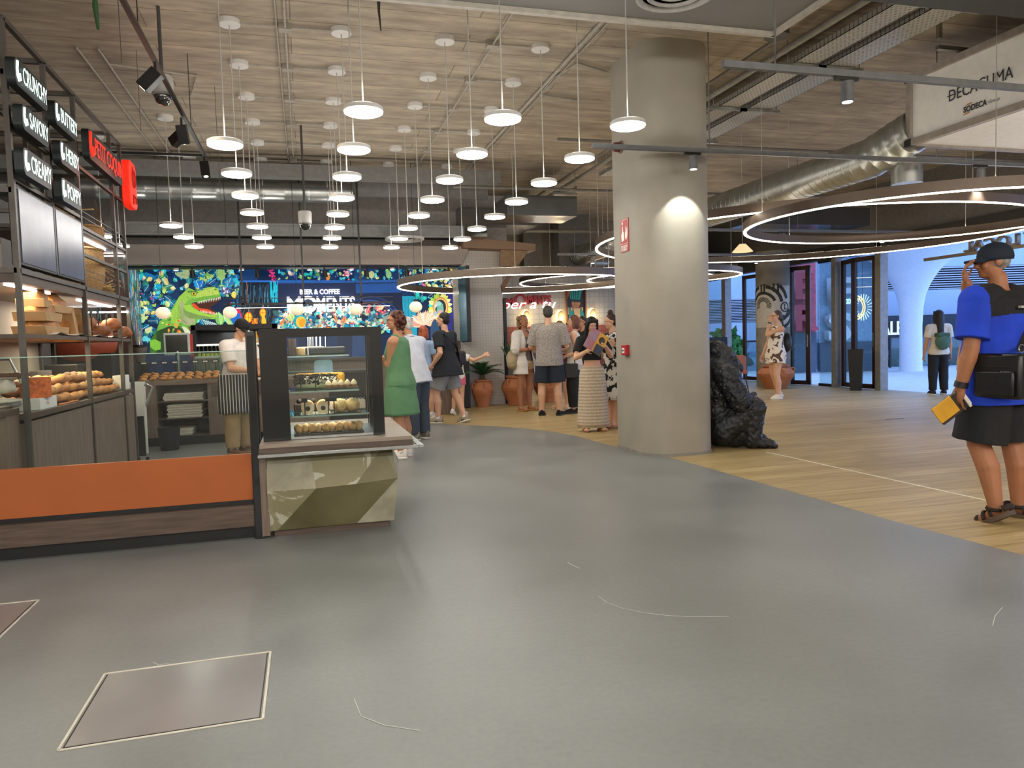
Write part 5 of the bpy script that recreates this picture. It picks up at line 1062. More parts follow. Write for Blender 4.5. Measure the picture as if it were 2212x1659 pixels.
B(X1, 5.8, .05, X0-.02, 9.05, .83).build('carcass', dwood, t); B(X1, 5.78, .86, X0+.015, 9.05, .9).build('worktop', M('worktop', '5E5046', .35), t); B(X1, 5.82, .83, X0-.05, 9.02, .86).build('finger_gap', dark, t)
for a, b in ((5.83, 7.34), (7.37, 8.60), (8.62, 9.03)): d = B(X0-.02, a, .06, X0+.003, b, .835).build('door', dwood, t); B(X0-.018, a, .836, X0+.003, b, .842).build('handle_edge', M('edge_brass', 'B8A890', .3, .8), d)
# left return with oven wall
t = thing('service_counter', 'dark return counter at the left edge with a worktop', 'counter', (-3.3, 6, 0)); B(-4.6, 5.53, 0, -1.9, 5.76, .9).build('body', dwood, t); B(-4.6, 5.51, .9, -1.9, 5.77, .945).build('worktop', M('worktop', '5E5046'), t)
t = thing('wall_oven', 'dark built-in oven wall behind the left end of the shelving', 'oven', (-3.4, 7.4, 0)); B(-4.6, 7.0, .0, -2.66, 7.9, 3.4).build('housing', dwood, t); B(-4.0, 6.98, 1.75, -2.75, 7.0, 3.1).build('oven_door', bg_, t); B(-4.0, 6.98, 1.0, -2.75, 7.0, 1.68).build('oven_door', bg_, t); MB().cone((-3.9, 6.93, 1.62), (-2.85, 6.93, 1.62), .012).build('handle', steel, t); B(-4.0, 6.9, 1.70, -2.7, 7.0, 1.715).build('trim_strip', steel, t)
B(-4.6, 5.8, 1.84, -2.62, 7.0, 1.9).build('canopy', so, t); 
for y in (6.0, 6.5): B(-3.6, y, 1.83, -2.2-.45, y+.02, 1.84).build('led_strip', led, t)
t = thing('towel_rack', 'steel rack holding rolled white cloths on the return counter', 'rack', (-2.25, 6.1, .945)); MB().tube([(-2.6, 6.1, .95), (-2.6, 6.1, 1.26), (-2.05, 6.1, 1.28), (-1.98, 6.1, 1.1)], .012).build('rail', steel, t, smooth=True); MB().box(-2.6, 5.95, .95, -2.0, 6.25, .97).build('base', steel, t); MB().box(-2.45, 5.98, 1.15, -1.95, 6.2, 1.18).build('wooden_bar', M('bar_wood', '6A4430'), t, bevel=.01)
clo = M('cloth_white', 'E4DCCA', .9, var=.06, bump=.2)
mb = MB(); 
for i in range(7): lump(mb, (-2.35+.05*i, 6.02, 1.09+.006*math.sin(i*2)), (.05, .09, .055), i, .3)
tag(fuse(mb, 'rolled_cloth', clo, voxel=.012), 'rolled white cloths lying on the steel rack at the left edge', 'cloth')
mb = MB(); [lump(mb, (-2.25+.1*i, 5.95, 1.0-.008*i), (.1, .08, .02), i+9, .5) for i in range(3)]
tag(fuse(mb, 'folded_cloth', clo, voxel=.012), 'crumpled white paper and cloth on the return counter', 'cloth')

# illuminated flavour signs and shop sign
sb = M('sign_back', '20282A', .5); cool = M('letters_cool', 'E8FFF8', emit=1.5, var=0); redl = M('letters_red', 'FF2408', emit=1.0, var=0)
def glyph(mb, y, z, h, x, th):
    """curly mark in front of every word"""
    w_ = h*.085; k_ = h/.13; P = [(y+.014*k_, z+h), (y, z+h*.6), (y+.003*k_, z+h*.25), (y+.026*k_, z+.01), (y+.052*k_, z+h*.16), (y+.042*k_, z+h*.42), (y+.02*k_, z+h*.3)]
    mb.tube([(x, a, b) for a, b in P], w_, 6)
def sign(word, y0, z0, y1, h, m, lab, back=True, xf=-1.74):
    t = thing('word_sign', lab, 'sign', (xf, y0, z0)); L = y1-y0
    if back: MB().prism(rr_poly(y0-.03, z0-.03, y1+.04, z0+h+.02, .045, 5), lambda a, b: (xf-.07, a, b), lambda a, b: (xf-.012, a, b)).build('backing', sb, t)
    for a in (y0+.1, y1-.1): MB().box(-1.86, a, z0+.02, xf-.07, a+.02, z0+.05).build('bracket', dark, t)
    mb = MB(); glyph(mb, y0, z0+.0, h*.98, xf-.012, .01); mb.build('curly_mark', m, t, smooth=True)
    o = text('lettering', word, h*.98, m, t, (0, 0, 0), 'x+', .001); 
    me = o.data; ys = [v.co.x*0+v.co.y for v in me.vertices]; lo, hi = min(ys), max(ys); s = (L-.075*h/.13)/(hi-lo); loc = world_of(t).translation
    zs = [v.co.z for v in me.vertices]; zl, zh = min(zs), max(zs)
    for v in me.vertices: v.co.y = (y0+.075*h/.13+(v.co.y-lo)*s)-loc.y; v.co.z = z0+.004+(v.co.z-zl)/(zh-zl)*h*.86-loc.z; v.co.x += xf
    me.transform(Matrix.Translation((.001-(me.vertices[0].co.x-(xf-loc.x)), 0, 0)))
    return t
sign('CRUNCHY', 5.68, 3.115, 6.24, .135, cool, 'white lit word sign reading CRUNCHY, top left of the flavour signs'); sign('SAVORY', 5.76, 2.845, 6.21, .125, cool, 'white lit word sign reading SAVORY, middle of the left stack'); sign('CREAMY', 5.73, 2.54, 6.22, .135, cool, 'white lit word sign reading CREAMY, lowest of the left stack')
sign('BUTTERY', 6.48, 3.09, 6.98, .13, cool, 'white lit word sign reading BUTTERY, top of the second stack'); sign('HERBY', 6.55, 2.81, 6.97, .13, cool, 'white lit word sign reading HERBY, middle of the second stack'); sign('POPPY', 6.53, 2.52, 6.96, .13, cool, 'white lit word sign reading POPPY, lowest of the second stack')
sign('PETIT COQUIN', 7.4, 3.05, 8.56, .215, redl, 'red lit PETIT COQUIN sign on the bakery frame')
t = thing('logo_sign', 'glowing red rounded logo plate projecting from the bakery frame', 'sign', (-1.7, 8.95, 2.85)); 
MB().prism(rr_poly(8.78, 2.86, 9.12, 3.36, .08), lambda a, b: (-1.80, a, b), lambda a, b: (-1.72, a, b)).build('plate', M('logo_red', 'F02A14', emit=.75, var=.02), t, smooth=True, bevel=.008)
mb = MB(); mb.tube([(-1.715, 8.9, 2.9), (-1.715, 8.93, 3.0), (-1.715, 9.04, 2.98), (-1.715, 9.03, 2.92)], .01, 6); mb.tube([(-1.715, 8.97+.07*math.cos(a), 3.18+.09*math.sin(a)) for a in [2*PI*j/14 for j in range(14)]], .009, 6, closed=True); mb.tube([(-1.715, 8.93, 3.3), (-1.715, 8.95, 3.14), (-1.715, 8.99, 3.12)], .008, 6)
mb.build('emblem', M('logo_dark', 'A01208', emit=.3, var=0), t)
lamp('sign_glow', 'POINT', (-1.5, 8.3, 3.1), 3, (1, .2, .08), .15)
# menu screens
scr = M('menu_screen', '6A7086', .22, var=.12, scale=1.2, emit=.12, col2='444A5E', spec=.35)
for y0_, y1_, lab in ((5.84, 6.56, 'large blank menu screen on the bakery frame, nearer one'), (6.63, 7.32, 'large blank menu screen on the bakery frame, farther one')):
    t = thing('menu_screen', lab, 'screen', (-1.84, y0_, 1.93)); B(-1.9, y0_-.02, 1.92, -1.845, y1_+.02, 2.46).build('housing', black, t, bevel=.005); B(-1.846, y0_, 1.94, -1.84, y1_, 2.44).build('display', scr, t)
# curtain of wrinkled paper behind the signs
mb = MB(); n = 60; vs = []
for i in range(n): y = 5.85+i*(1.5/n); x = -2.5+.03*math.sin(i*1.3)+.02*math.sin(i*.5); vs += [(x, y, 2.5), (x-.02, y, 3.5)]
mb.add(vs, [[2*i, 2*i+1, 2*i+3, 2*i+2] for i in range(n-1)]); tag(mb.build('cloth_backdrop', M('backdrop', 'A89C88', .9), smooth=True, fixn=False), 'wrinkled pale cloth hung behind the flavour signs', 'cloth')
# baskets, wheat
bk_m = M('wicker', 'B08A58', .8, var=.3, scale=60, bump=.8, stretch=(1, 1, 2.5))
def basket(x, y, z, r, h, lab):
    t = thing('wicker_basket', lab, 'basket', (x, y, z)); mb = MB(); R = [(r*.75, 0), (r*.95, h*.3), (r, h*.7), (r*.95, h), (r*.88, h), (r*.9, h*.6), (r*.7, .02)]
    mb.lathe(R, (x, y, z)); mb.build('body', bk_m, t, smooth=True); MB().tube([(x+r*.97*math.cos(a), y+r*.97*math.sin(a), z+h) for a in [2*PI*j/24 for j in range(24)]], .012, 6, closed=True).build('rim', bk_m, t, smooth=True); return t
basket(-2.15, 8.22, 1.88, .27, .44, 'tall wicker basket on the upper bakery shelf'); basket(-2.15, 8.5, 2.42, .22, .16, 'wicker basket under the red sign'); basket(-2.2, 7.75, 2.42, .2, .22, 'smaller wicker basket right of the red lit shelf')
straw = M('wheat', 'C8A468', .8)
for i, (x, y, z, lab) in enumerate(((-2.0, 8.45, 2.2, 'bundle of dried wheat hanging beside the tall basket'), (-2.0, 7.3, 2.55, 'bundle of dried twigs behind the lowest flavour sign'), (-2.0, 8.5, 1.98, 'loose wheat ears lying at the basket foot'))):
    mb = MB()
    for _ in range(34): d = V(random.uniform(-.3, .3), random.uniform(.3, 1), random.uniform(-.35, .25)).normalized(); L = random.uniform(.2, .38); mb.tube([V(x, y, z), V(x, y, z)+d*L*.6, V(x, y, z)+d*L], .003, 4, rf=lambda s: .003 if s < .9 else .007)
    tag(mb.build('wheat_bundle', straw), lab, 'wheat')
# loaves in wooden punnets, on the middle shelf
poplar = M('poplar', 'B08E60', .7, var=.08); crust = M('loaf_crust', 'C48A4A', .6, var=.2, scale=16, bump=.5, col2='8A5224')
def punnet(c, L, w_, h, rot, lab):
    t = thing('loaf_in_box', lab, 'bread', c); t.rotation_euler = rot
    mb = MB(); mb.prism([(-L/2*.84, 0), (L/2*.84, 0), (L/2, h*.85), (-L/2, h*.85)], lambda a, b: (-w_/2*.95, a, b), lambda a, b: (w_/2*.95, a, b)); mb.build('wooden_box', poplar, t, bevel=.004, world=False)
    m2 = MB(); lump(m2, (0, 0, h*.95), (w_*.47, L*.475, .095), c[1], .25); m2.build('loaf', crust, t, smooth=True, world=False)
punnet((-2.0, 6.66, 1.451), .62, .24, .085, (0, 0, 0), 'bread loaf in a wooden box, bottom of the stack on the middle shelf'); punnet((-2.0, 6.6, 1.56), .52, .23, .085, (0, 0, .05), 'bread loaf in a wooden box, middle of the stack on the middle shelf')
punnet((-2.0, 6.53, 1.665), .3, .2, .075, (0, 0, .1), 'round bread in a small wooden box on top of the stack, left one'); punnet((-2.0, 6.92, 1.64), .38, .2, .07, (0, 0, -.1), 'round bread in a small wooden box on top of the stack, right one')
for i, y in enumerate((7.12, 7.38, 7.55)): punnet((-1.98, y, 1.53), .32, .2, .08, (math.radians(-62), 0, 0), ['tilted boxed loaf leaning nearest the stack', 'tilted boxed loaf in the middle of the leaning row', 'tilted boxed loaf at the far end of the leaning row'][i])
rust = M('rustic_crust', 'A8683A', .65, var=.25, scale=12, bump=.6, col2='6E3E1E')
for i in range(9):
    y = 7.62+.155*i; zz = 1.52+.07*(i % 2); mb = MB(); lump(mb, (-2.05+.08*(i % 3), y, zz), (.09, .13, .065), i*5, .2); tag(fuse(mb, 'rustic_loaf', rust, voxel=.01, smooth=1), 'crusty rustic loaf in the row at the far end of the middle shelf', 'bread', 'rustic loaves at the far end of the middle shelf')
def slip(): 
    mb = MB(); n = 26; vs = []
    for i in range(n): y = 6.45+i*.1; vs += [(-2.3, y, 1.453+.004*math.sin(i*1.9)), (-1.84, y, 1.456+.02*max(0, math.sin(i*1.1)))]
    mb.add(vs, [[2*i, 2*i+1, 2*i+3, 2*i+2] for i in range(n-1)]); return mb.build('shelf_paper', paper_m, smooth=True, fixn=False)
tag(slip(), 'crumpled white paper lining the middle bread shelf', 'paper')
tagm = M('price_black', '17181A', .4)
for i, y in enumerate((7.38, 7.62, 7.85, 8.15, 8.42, 8.75)):
    t = thing('price_tag', 'black price tag on a stem clipped to the middle bread shelf', 'price tag', (-1.88, y, 1.45), group='price tags along the middle bread shelf'); MB().cone((0, 0, 0), (0, 0, .2), .005).build('stem', black, t, **k); MB().box(-.004, -.035, .18, .004, .035, .25).build('card', tagm, t, **k)
# twisted baguettes on the worktop
bag = M('baguette', 'CC9450', .6, var=.18, scale=10, bump=.4, col2='A0642C')
def baguette(y0, y1, x, z, tw, lab, r=.042, m=bag):
    mb = MB(); n = int((y1-y0)/.02); P0, R = [], []
    for i in range(n+1):
        s = i/n; y = y0+(y1-y0)*s; e = math.sin(PI*min(1, max(0, s)))**.35; rr = r*(.25+.75*e)*(1+.16*math.sin(s*tw*2*PI)); c = V(x+.01*math.sin(s*7+z*50), y, z+.006*math.sin(s*9+x*30)); ring = []
        for j in range(14): a = 2*PI*j/14; q = 1+.13*math.cos(2*(a-s*tw*PI)); ring.append(c+V(rr*q*math.cos(a), 0, rr*q*math.sin(a)*.85))
        R.append(ring)
    mb.rings(R, 14); return tag(mb.build('baguette', m, smooth=True), lab, 'bread', 'long twisted baguettes heaped on the bakery worktop')
for j, (x, z) in enumerate(((-1.93, .945), (-2.03, .95), (-2.14, .945), (-2.25, .95), (-1.98, 1.015), (-2.09, 1.02), (-2.2, 1.015), (-2.04, 1.085), (-2.15, 1.09))):
    for kk, (a, b) in enumerate(((6.42, 7.42), (7.35, 8.6))): baguette(a+random.uniform(-.08, .05), b+random.uniform(-.05, .1), x, z, random.choice([2, 3, 5]) if kk == 0 else 7, 'long golden twisted baguette in the heap on the bakery worktop')
t = thing('orange_pot', 'orange woven cylinder pot standing on the white box on the worktop', 'pot', (-1.95, 6.28, .985)); om2 = M('orange_weave', 'E8701A', .5, var=.25, scale=40, bump=.6); MB().lathe([(.1, 0), (.1, .15), (.092, .15), (.09, .01)], (-1.95, 6.28, .985)).build('body', om2, t, smooth=True)
t = thing('white_box', 'small white printed box on the worktop under the orange pot', 'box', (-1.95, 6.0, .9)); B(-2.06, 6.12, .9, -1.88, 6.5, .985).build('body', paper_m, t, bevel=.003); text('lettering', 'Petit', .035, M('print_peach', 'E8C0A0'), t, (-1.879, 6.25, .93), 'x+', .001, shear=.3)
tag(MB().tube([(-1.9, 6.6, .906), (-1.87, 6.75, .907), (-1.9, 6.9, .906), (-1.88, 7.05, .907)], .008, 6).build('orange_ribbon', M('ribbon', 'E88A3A', .5)), 'orange ribbon lying on the worktop beside the baguettes', 'ribbon')
tag(B(-1.98, 8.68, .9, -1.87, 8.95, 1.06).build('flour_packet', paper_m, bevel=.01), 'white paper packet with dark print at the far end of the worktop', 'packet')
t = thing('card_terminal', 'black coffee grinder box with a red light behind the baguettes', 'machine', (-2.35, 8.45, .9)); B(-2.5, 8.3, .9, -2.2, 8.6, 1.2).build('body', black, t, bevel=.01); MB().ell((-2.195, 8.4, 1.05), .008).build('indicator', M('red_led', 'FF2020', emit=4), t)
tag(B(-2.55, 7.8, .9, -2.4, 8.2, 1.15).build('steel_caddy', M('caddy_grey', '77777A', .4, .4)), 'grey metal caddy behind the baguette heap', 'caddy')

# back counter with pastries
BX = [(-2.15, 10.98), (-.35, 11.18)]
t = thing('back_counter', 'dark oak counter behind the baker with drawers and open shelves of bags', 'counter', (-1.3, 11.3, 0))
B(-2.3, 10.98, .84, .3, 11.7, .9).build('worktop', wood('counter_edge', '8A7464', '6E5A4C', (.6, 8, 8)), t)
B(-2.25, 11.02, .12, -1.98, 11.6, .84).build('end_panel', dwood, t); B(-1.33, 11.02, .12, .3, 11.6, .84).build('carcass', dwood, t); B(-2.0, 11.58, .12, -1.3, 11.6, .84).build('back_panel', dark, t)
for z in (.12, .36, .6): B(-1.98, 11.04, z, -1.33, 11.58, z+.02).build('shelf', dwood_h, t)
d = B(-1.28, 11.0, .65, -.1, 11.02, .8).build('drawer', dwood_h, t); d = B(-1.28, 11.0, .14, -.68, 11.02, .61).build('door', dwood, t); B(-.66, 11.0, .14, -.1, 11.02, .61).build('door', dwood, t); B(-2.2, 11.08, 0, .3, 11.6, .12).build('toe_kick', black, t)
bagm = M('bag_paper', 'D8CDB4', .8, var=.06)
def stack(x0, x1, z, n, w_, lab, grp):
    for i in range(n):
        xx = random.uniform(-.015, .015); tag(MB().box(x0+xx, 11.02+random.uniform(0, .02), z+i*w_, x1+xx, 11.5, z+(i+.8)*w_).build('folded_bag', [bagm, paper_m][i % 2]), lab, 'paper bag', grp)
stack(-1.9, -1.4, .62, 8, .013, 'white folded paper bag in the top shelf pile', 'white paper bags on the top shelf of the back counter'); stack(-1.86, -1.42, .38, 11, .017, 'cream folded paper bag in the middle shelf pile', 'cream paper bags on the middle shelf of the back counter'); stack(-1.8, -1.55, .14, 5, .02, 'folded paper bag in the bottom shelf pile', 'paper bags on the bottom shelf of the back counter')
tag(MB().lathe([(.11, 0), (.14, .3), (.13, .3), (.1, .01)], (-1.78, 10.6, 0)).build('waste_bin', black, smooth=True), 'black bin on the floor at the end of the base cabinets', 'bin')
cro = M('croissant', 'CF9448', .55, var=.2, scale=18, bump=.4, col2='A8662A')
k2 = 0
for row in range(3):
    for i in range(15):
        x = -2.15+.115*i+random.uniform(-.015, .015); yy = 11.1+.13*row; zz = .925+.028*row
        mb = MB(); lump(mb, (0, 0, 0), (.055, .028+.01*(i % 3), .026), k2, .3); o = mb.build('small_pastry', cro, smooth=True); o.location = (x, yy, zz); o.rotation_euler = (0, random.uniform(-.2, .3), random.uniform(-.8, .8)); k2 += 1
        tag(o, 'small golden pastry in the heap on the back counter', 'pastry', 'golden pastries heaped on the back counter')
for i in range(15):
    x = -2.2+.135*i; t = thing('price_tag', 'black price card on a stem behind the pastries', 'price tag', (x, 11.45, .9), group='price cards behind the pastries on the back counter'); MB().cone((0, 0, 0), (0, 0, .24), .005).build('stem', black, t, **k); MB().box(-.045, -.003, .22, .045, .003, .26).build('card', tagm, t, **k); MB().box(-.03, -.0045, .232, .03, -.003, .25).build('print', paper_m, t, **k)
t = thing('counter_glass', 'glass screen standing on the back counter behind the pastries', 'glass screen', (-1.3, 11.6, .9)); B(-2.2, 11.6, .9, .2, 11.61, 1.28).build('pane', gl, t); B(-2.2, 11.598, 1.275, .2, 11.612, 1.283).build('polished_edge', M('glass_edge', 'A8C8BC'), t)
# till and bar equipment
t = thing('till_monitor', 'white framed point of sale screen on a stand at the bar', 'screen', (-1.83, 12.0, .9)); B(-2.02, 12.0, 1.24, -1.66, 12.03, 1.57).build('bezel', M('bezel', 'C8D0CC', .4), t, bevel=.01); B(-1.99, 11.995, 1.27, -1.69, 12.0, 1.54).build('display', M('till_dark', '2C3432', .15), t); MB().cone((-1.84, 12.03, .92), (-1.84, 12.03, 1.3), .04).build('stand', steel, t); B(-1.66, 12.02, 1.2, -1.62, 12.04, 1.55).build('red_side', M('till_red', 'C03A2A'), t)
t = thing('service_bar', 'dark service bar block behind the bakery carrying the till', 'bar', (-1, 12.2, 0)); B(-2.6, 11.85, 0, .9, 12.5, .88).build('body', dark, t); B(-2.65, 11.8, .88, .95, 12.55, .92).build('worktop', M('bar_top', '3A3634', .3), t)
t = thing('card_printer', 'grey receipt printer with clear cover on the bar', 'printer', (-1.3, 12.1, .92)); B(-1.62, 12.0, .92, -1.25, 12.3, 1.2).build('body', M('printer_grey', '7A8078', .3, .3), t, bevel=.01); B(-1.6, 11.99, 1.18, -1.27, 12.31, 1.21).build('lid', white_m, t)
t = thing('espresso_grinder', 'coffee grinder with a clear hopper beside the side mural', 'coffee grinder', (-2.35, 12.0, .92)); MB().box(-2.45, 11.95, .92, -2.25, 12.15, 1.15).build('body', black, t, bevel=.02); MB().lathe([(.05, 0), (.1, .2), (.1, .22), (.04, .23)], (-2.35, 12.05, 1.15)).build('hopper', M('hopper', '6A625A', .1), t, smooth=True); MB().cone((-2.35, 12.05, 1.38), (-2.35, 12.05, 1.41), .1).build('lid', black, t)
for i in range(3): tag(MB().lathe([(.045, 0), (.05, .09), (.045, .09)], (-1.95-.13*i, 11.75, .9)).build('coffee_cup', M('cup_dark', '4A4A48', .3), smooth=True), 'dark cup in the row behind the pastries', 'cup', 'dark cups in a row behind the pastries')
t = thing('pizza_oven', 'orange red domed machine seen through the bakery shelving', 'oven', (-2.8, 11.5, .9)); mb = MB(); mb.ell((-2.95, 11.4, 1.45), (.45, .3, .35)); mb.build('dome', M('dome_orange', '9A4A30', .4), t, smooth=True); B(-3.3, 11.2, .0, -2.55, 11.7, 1.3).build('body', dark, t)
t = thing('wood_fin', 'brown slanted wooden fin at the end of the side mural', 'panel', (-2.6, 12.4, 0)); MB().prism([(-2.95, 0), (-2.4, 0), (-2.42, 1.0), (-2.72, 2.9), (-2.95, 3.6)], lambda a, b: (a, 12.5, b), lambda a, b: (a, 12.56, b)).build('board', M('fin_brown', '4E3A2E', .5), t)
# drinks cooler
t = thing('drinks_cooler', 'black open drinks cooler with lit shelves in front of the mural', 'cooler', (-1.3, 14.9, 0)); c0x, c1x = -1.98, -.5
MB().box(c0x, 14.5, .0, c0x+.08, 15.1, 1.76).box(c1x-.08, 14.5, 0, c1x, 15.1, 1.76).box(c0x, 14.5, 1.66, c1x, 15.1, 1.76).box(c0x, 15.05, 0, c1x, 15.1, 1.76).box(c0x, 14.5, 0, c1x, 15.1, .5).build('cabinet', black, t, bevel=.008)
for z in (.8, 1.12, 1.38): s_ = B(c0x+.08, 14.55, z, c1x-.08, 15.05, z+.02).build('shelf', steel, t); B(c0x+.08, 14.545, z-.002, c1x-.08, 14.55, z+.03).build('shelf_light', M('shelf_glow', 'F0F6F4', emit=1.2), s_)
lamp('cooler_light', 'AREA', (-1.25, 14.75, 1.63), 6, (.95, 1, 1), .5)
def bottle(x, y, z, body, lab_, r=.03, h=.23):
    t = thing('drinks_bottle', lab_[0], 'bottle', (x, y, z), group=lab_[1]); MB().lathe([(r*.95, 0), (r, .01), (r, h*.55), (r*.45, h*.75), (r*.4, h*.92), (r*.45, h)]).build('glass', body, t, smooth=True, **k); MB().cone((0, 0, h*.94), (0, 0, h), r*.5).build('cap', lab_[3], t, **k); MB().cone((0, 0, h*.15), (0, 0, h*.45), r*1.03, n=16).build('label', lab_[2], t, **k); return t
amb = M('juice_amber', 'E8A020', .2, emit=.15); dkb = M('bottle_dark', '20262A', .15); yl = M('label_yellow', 'D8E040', .6); bl = M('label_blue', '4A5A88', .6); wl = M('label_white', 'D8D0B0'); grn = M('bottle_green', '2A8A5A', .2)
q = {}
def row(key, x0, n, z, body, lab_, dx=.072):
    b0 = None
    for i in range(n):
        if b0 is None: b0 = bottle(x0, 14.62, z, body, lab_)
        else: copy_tree(b0, (x0+dx*i, 14.62, z))
row('a', -1.15, 8, 1.40, amb, ('amber juice bottle on the top cooler shelf', 'amber juice bottles on the top shelf of the cooler', wl, white_m))
row('b', -1.87, 7, 1.14, dkb, ('dark bottle with a yellow label on the middle cooler shelf', 'yellow labelled bottles on the middle cooler shelf', yl, yl)); row('c', -1.35, 5, 1.14, dkb, ('dark bottle with a blue label on the middle cooler shelf', 'blue labelled bottles on the middle cooler shelf', bl, white_m)); row('d', -.97, 5, 1.14, amb, ('small amber bottle at the right of the middle cooler shelf', 'small amber bottles at the right of the middle cooler shelf', wl, wl))
row('e', -1.8, 16, .82, dkb, ('dark bottle on the lower cooler shelf', 'dark bottles on the lower shelf of the cooler', grn, white_m), .074)
# bar: long gantry and globes, sign letters
t = thing('bar_counter', 'long bar counter in front of the jungle mural', 'bar', (1.2, 13.6, 0)); B(-.4, 13.3, 0, 2.6, 13.9, 1.05).build('front', dwood, t); B(-.45, 13.25, 1.05, 2.65, 13.95, 1.1).build('worktop', M('bar_top2', '4A3E36', .3), t)
t = thing('bar_gantry', 'black suspended gantry with a double rail above the bar', 'gantry', (.3, 13.4, 2.0)); g_ = MB()
g_.box(-1.3, 13.38, 2.05, 1.55, 13.42, 2.08).box(-1.3, 13.6, 2.0, 1.55, 13.64, 2.02).box(-1.3, 13.38, 2.15, 1.55, 13.4, 2.165)
for x in (-1.0, .0, .98): g_.box(x, 13.38, 2.0, x+.03, 13.42, CEIL)
g_.build('frame', black, t); B(-1.1, 13.45, 1.995, 1.5, 13.48, 2.005).build('lit_strip', M('gantry_led', 'F4F8FF', emit=3), t)
glob = M('globe_glass', 'FFE6C0', emit=.6, var=.02)
for i, (px_, py_) in enumerate(((352, 676), (497, 675), (642, 669), (770, 668), (898, 663))):
    c = onY(px_, py_, 13.0); t = thing('globe_lamp', 'warm round globe lamp over the bar, %s from the left' % ['first', 'second', 'third', 'fourth', 'fifth'][i], 'globe lamp', c)
    MB().ell(c, (.112, .112, .098), n=24, m=14).build('shade', glob, t, smooth=True); MB().cone(c+V(0, 0, .09), c+V(0, 0, .13), .035).build('cap', black, t); MB().cone(c+V(0, 0, .12), (c.x, c.y, CEIL), .004, n=6).build('cord', black, t)
t = thing('bar_sign', 'large white lit MOMENTS sign with smaller words BEER & COFFEE above, on the mural', 'sign', (.6, MY-.1, 2.0)); lw_ = M('sign_lit_white', 'FFFFFF', emit=2.2, var=0)
c = onY(648, 636, MY-.1); o = text('small_lettering', 'BEER & COFFEE', .155, lw_, t, (c.x, MY-.1, c.z), 'y-', .02, bold=.003, fit=(onY(734, 636, MY-.1).x-c.x, .105))
c = onY(621, 675, MY-.12); e = onY(768, 674, MY-.12); Wd = e.x-c.x
text('lettering', 'M', .44, lw_, t, (c.x, MY-.12, c.z), 'y-', .03, bold=.008, fit=(.2*Wd, .33)); ring_y(c.x+.305*Wd, MY-.15, c.z+.165, .115, .18, .04, lw_, t); text('lettering', 'MENTS', .44, lw_, t, (c.x+.43*Wd, MY-.12, c.z), 'y-', .03, bold=.008, fit=(.57*Wd, .33))
# trolley by the cabinets
t = thing('service_trolley', 'white folding trolley with a chrome handle standing by the cabinet end', 'trolley', (-1.95, 9.7, 0))
MB().prism([(9.55, .1), (9.62, .1), (9.66, .95), (9.5, .95)], lambda a, b: (-2.0, a, b), lambda a, b: (-1.85, a, b)).build('panel', white_m, t); MB().tube([(-1.98, 9.6, .6), (-1.93, 9.6, .86), (-1.82, 9.6, .93), (-1.76, 9.6, .88), (-1.85, 9.6, .66)], .016).build('handle', steel, t, smooth=True); MB().box(-1.93, 9.5, .08, -1.86, 9.54, .55).build('crate', black, t)
for x in (-1.95, -1.85): MB().cone((x-.015, 9.55, .03), (x+.015, 9.55, .03), .03).build('wheel', black, t)

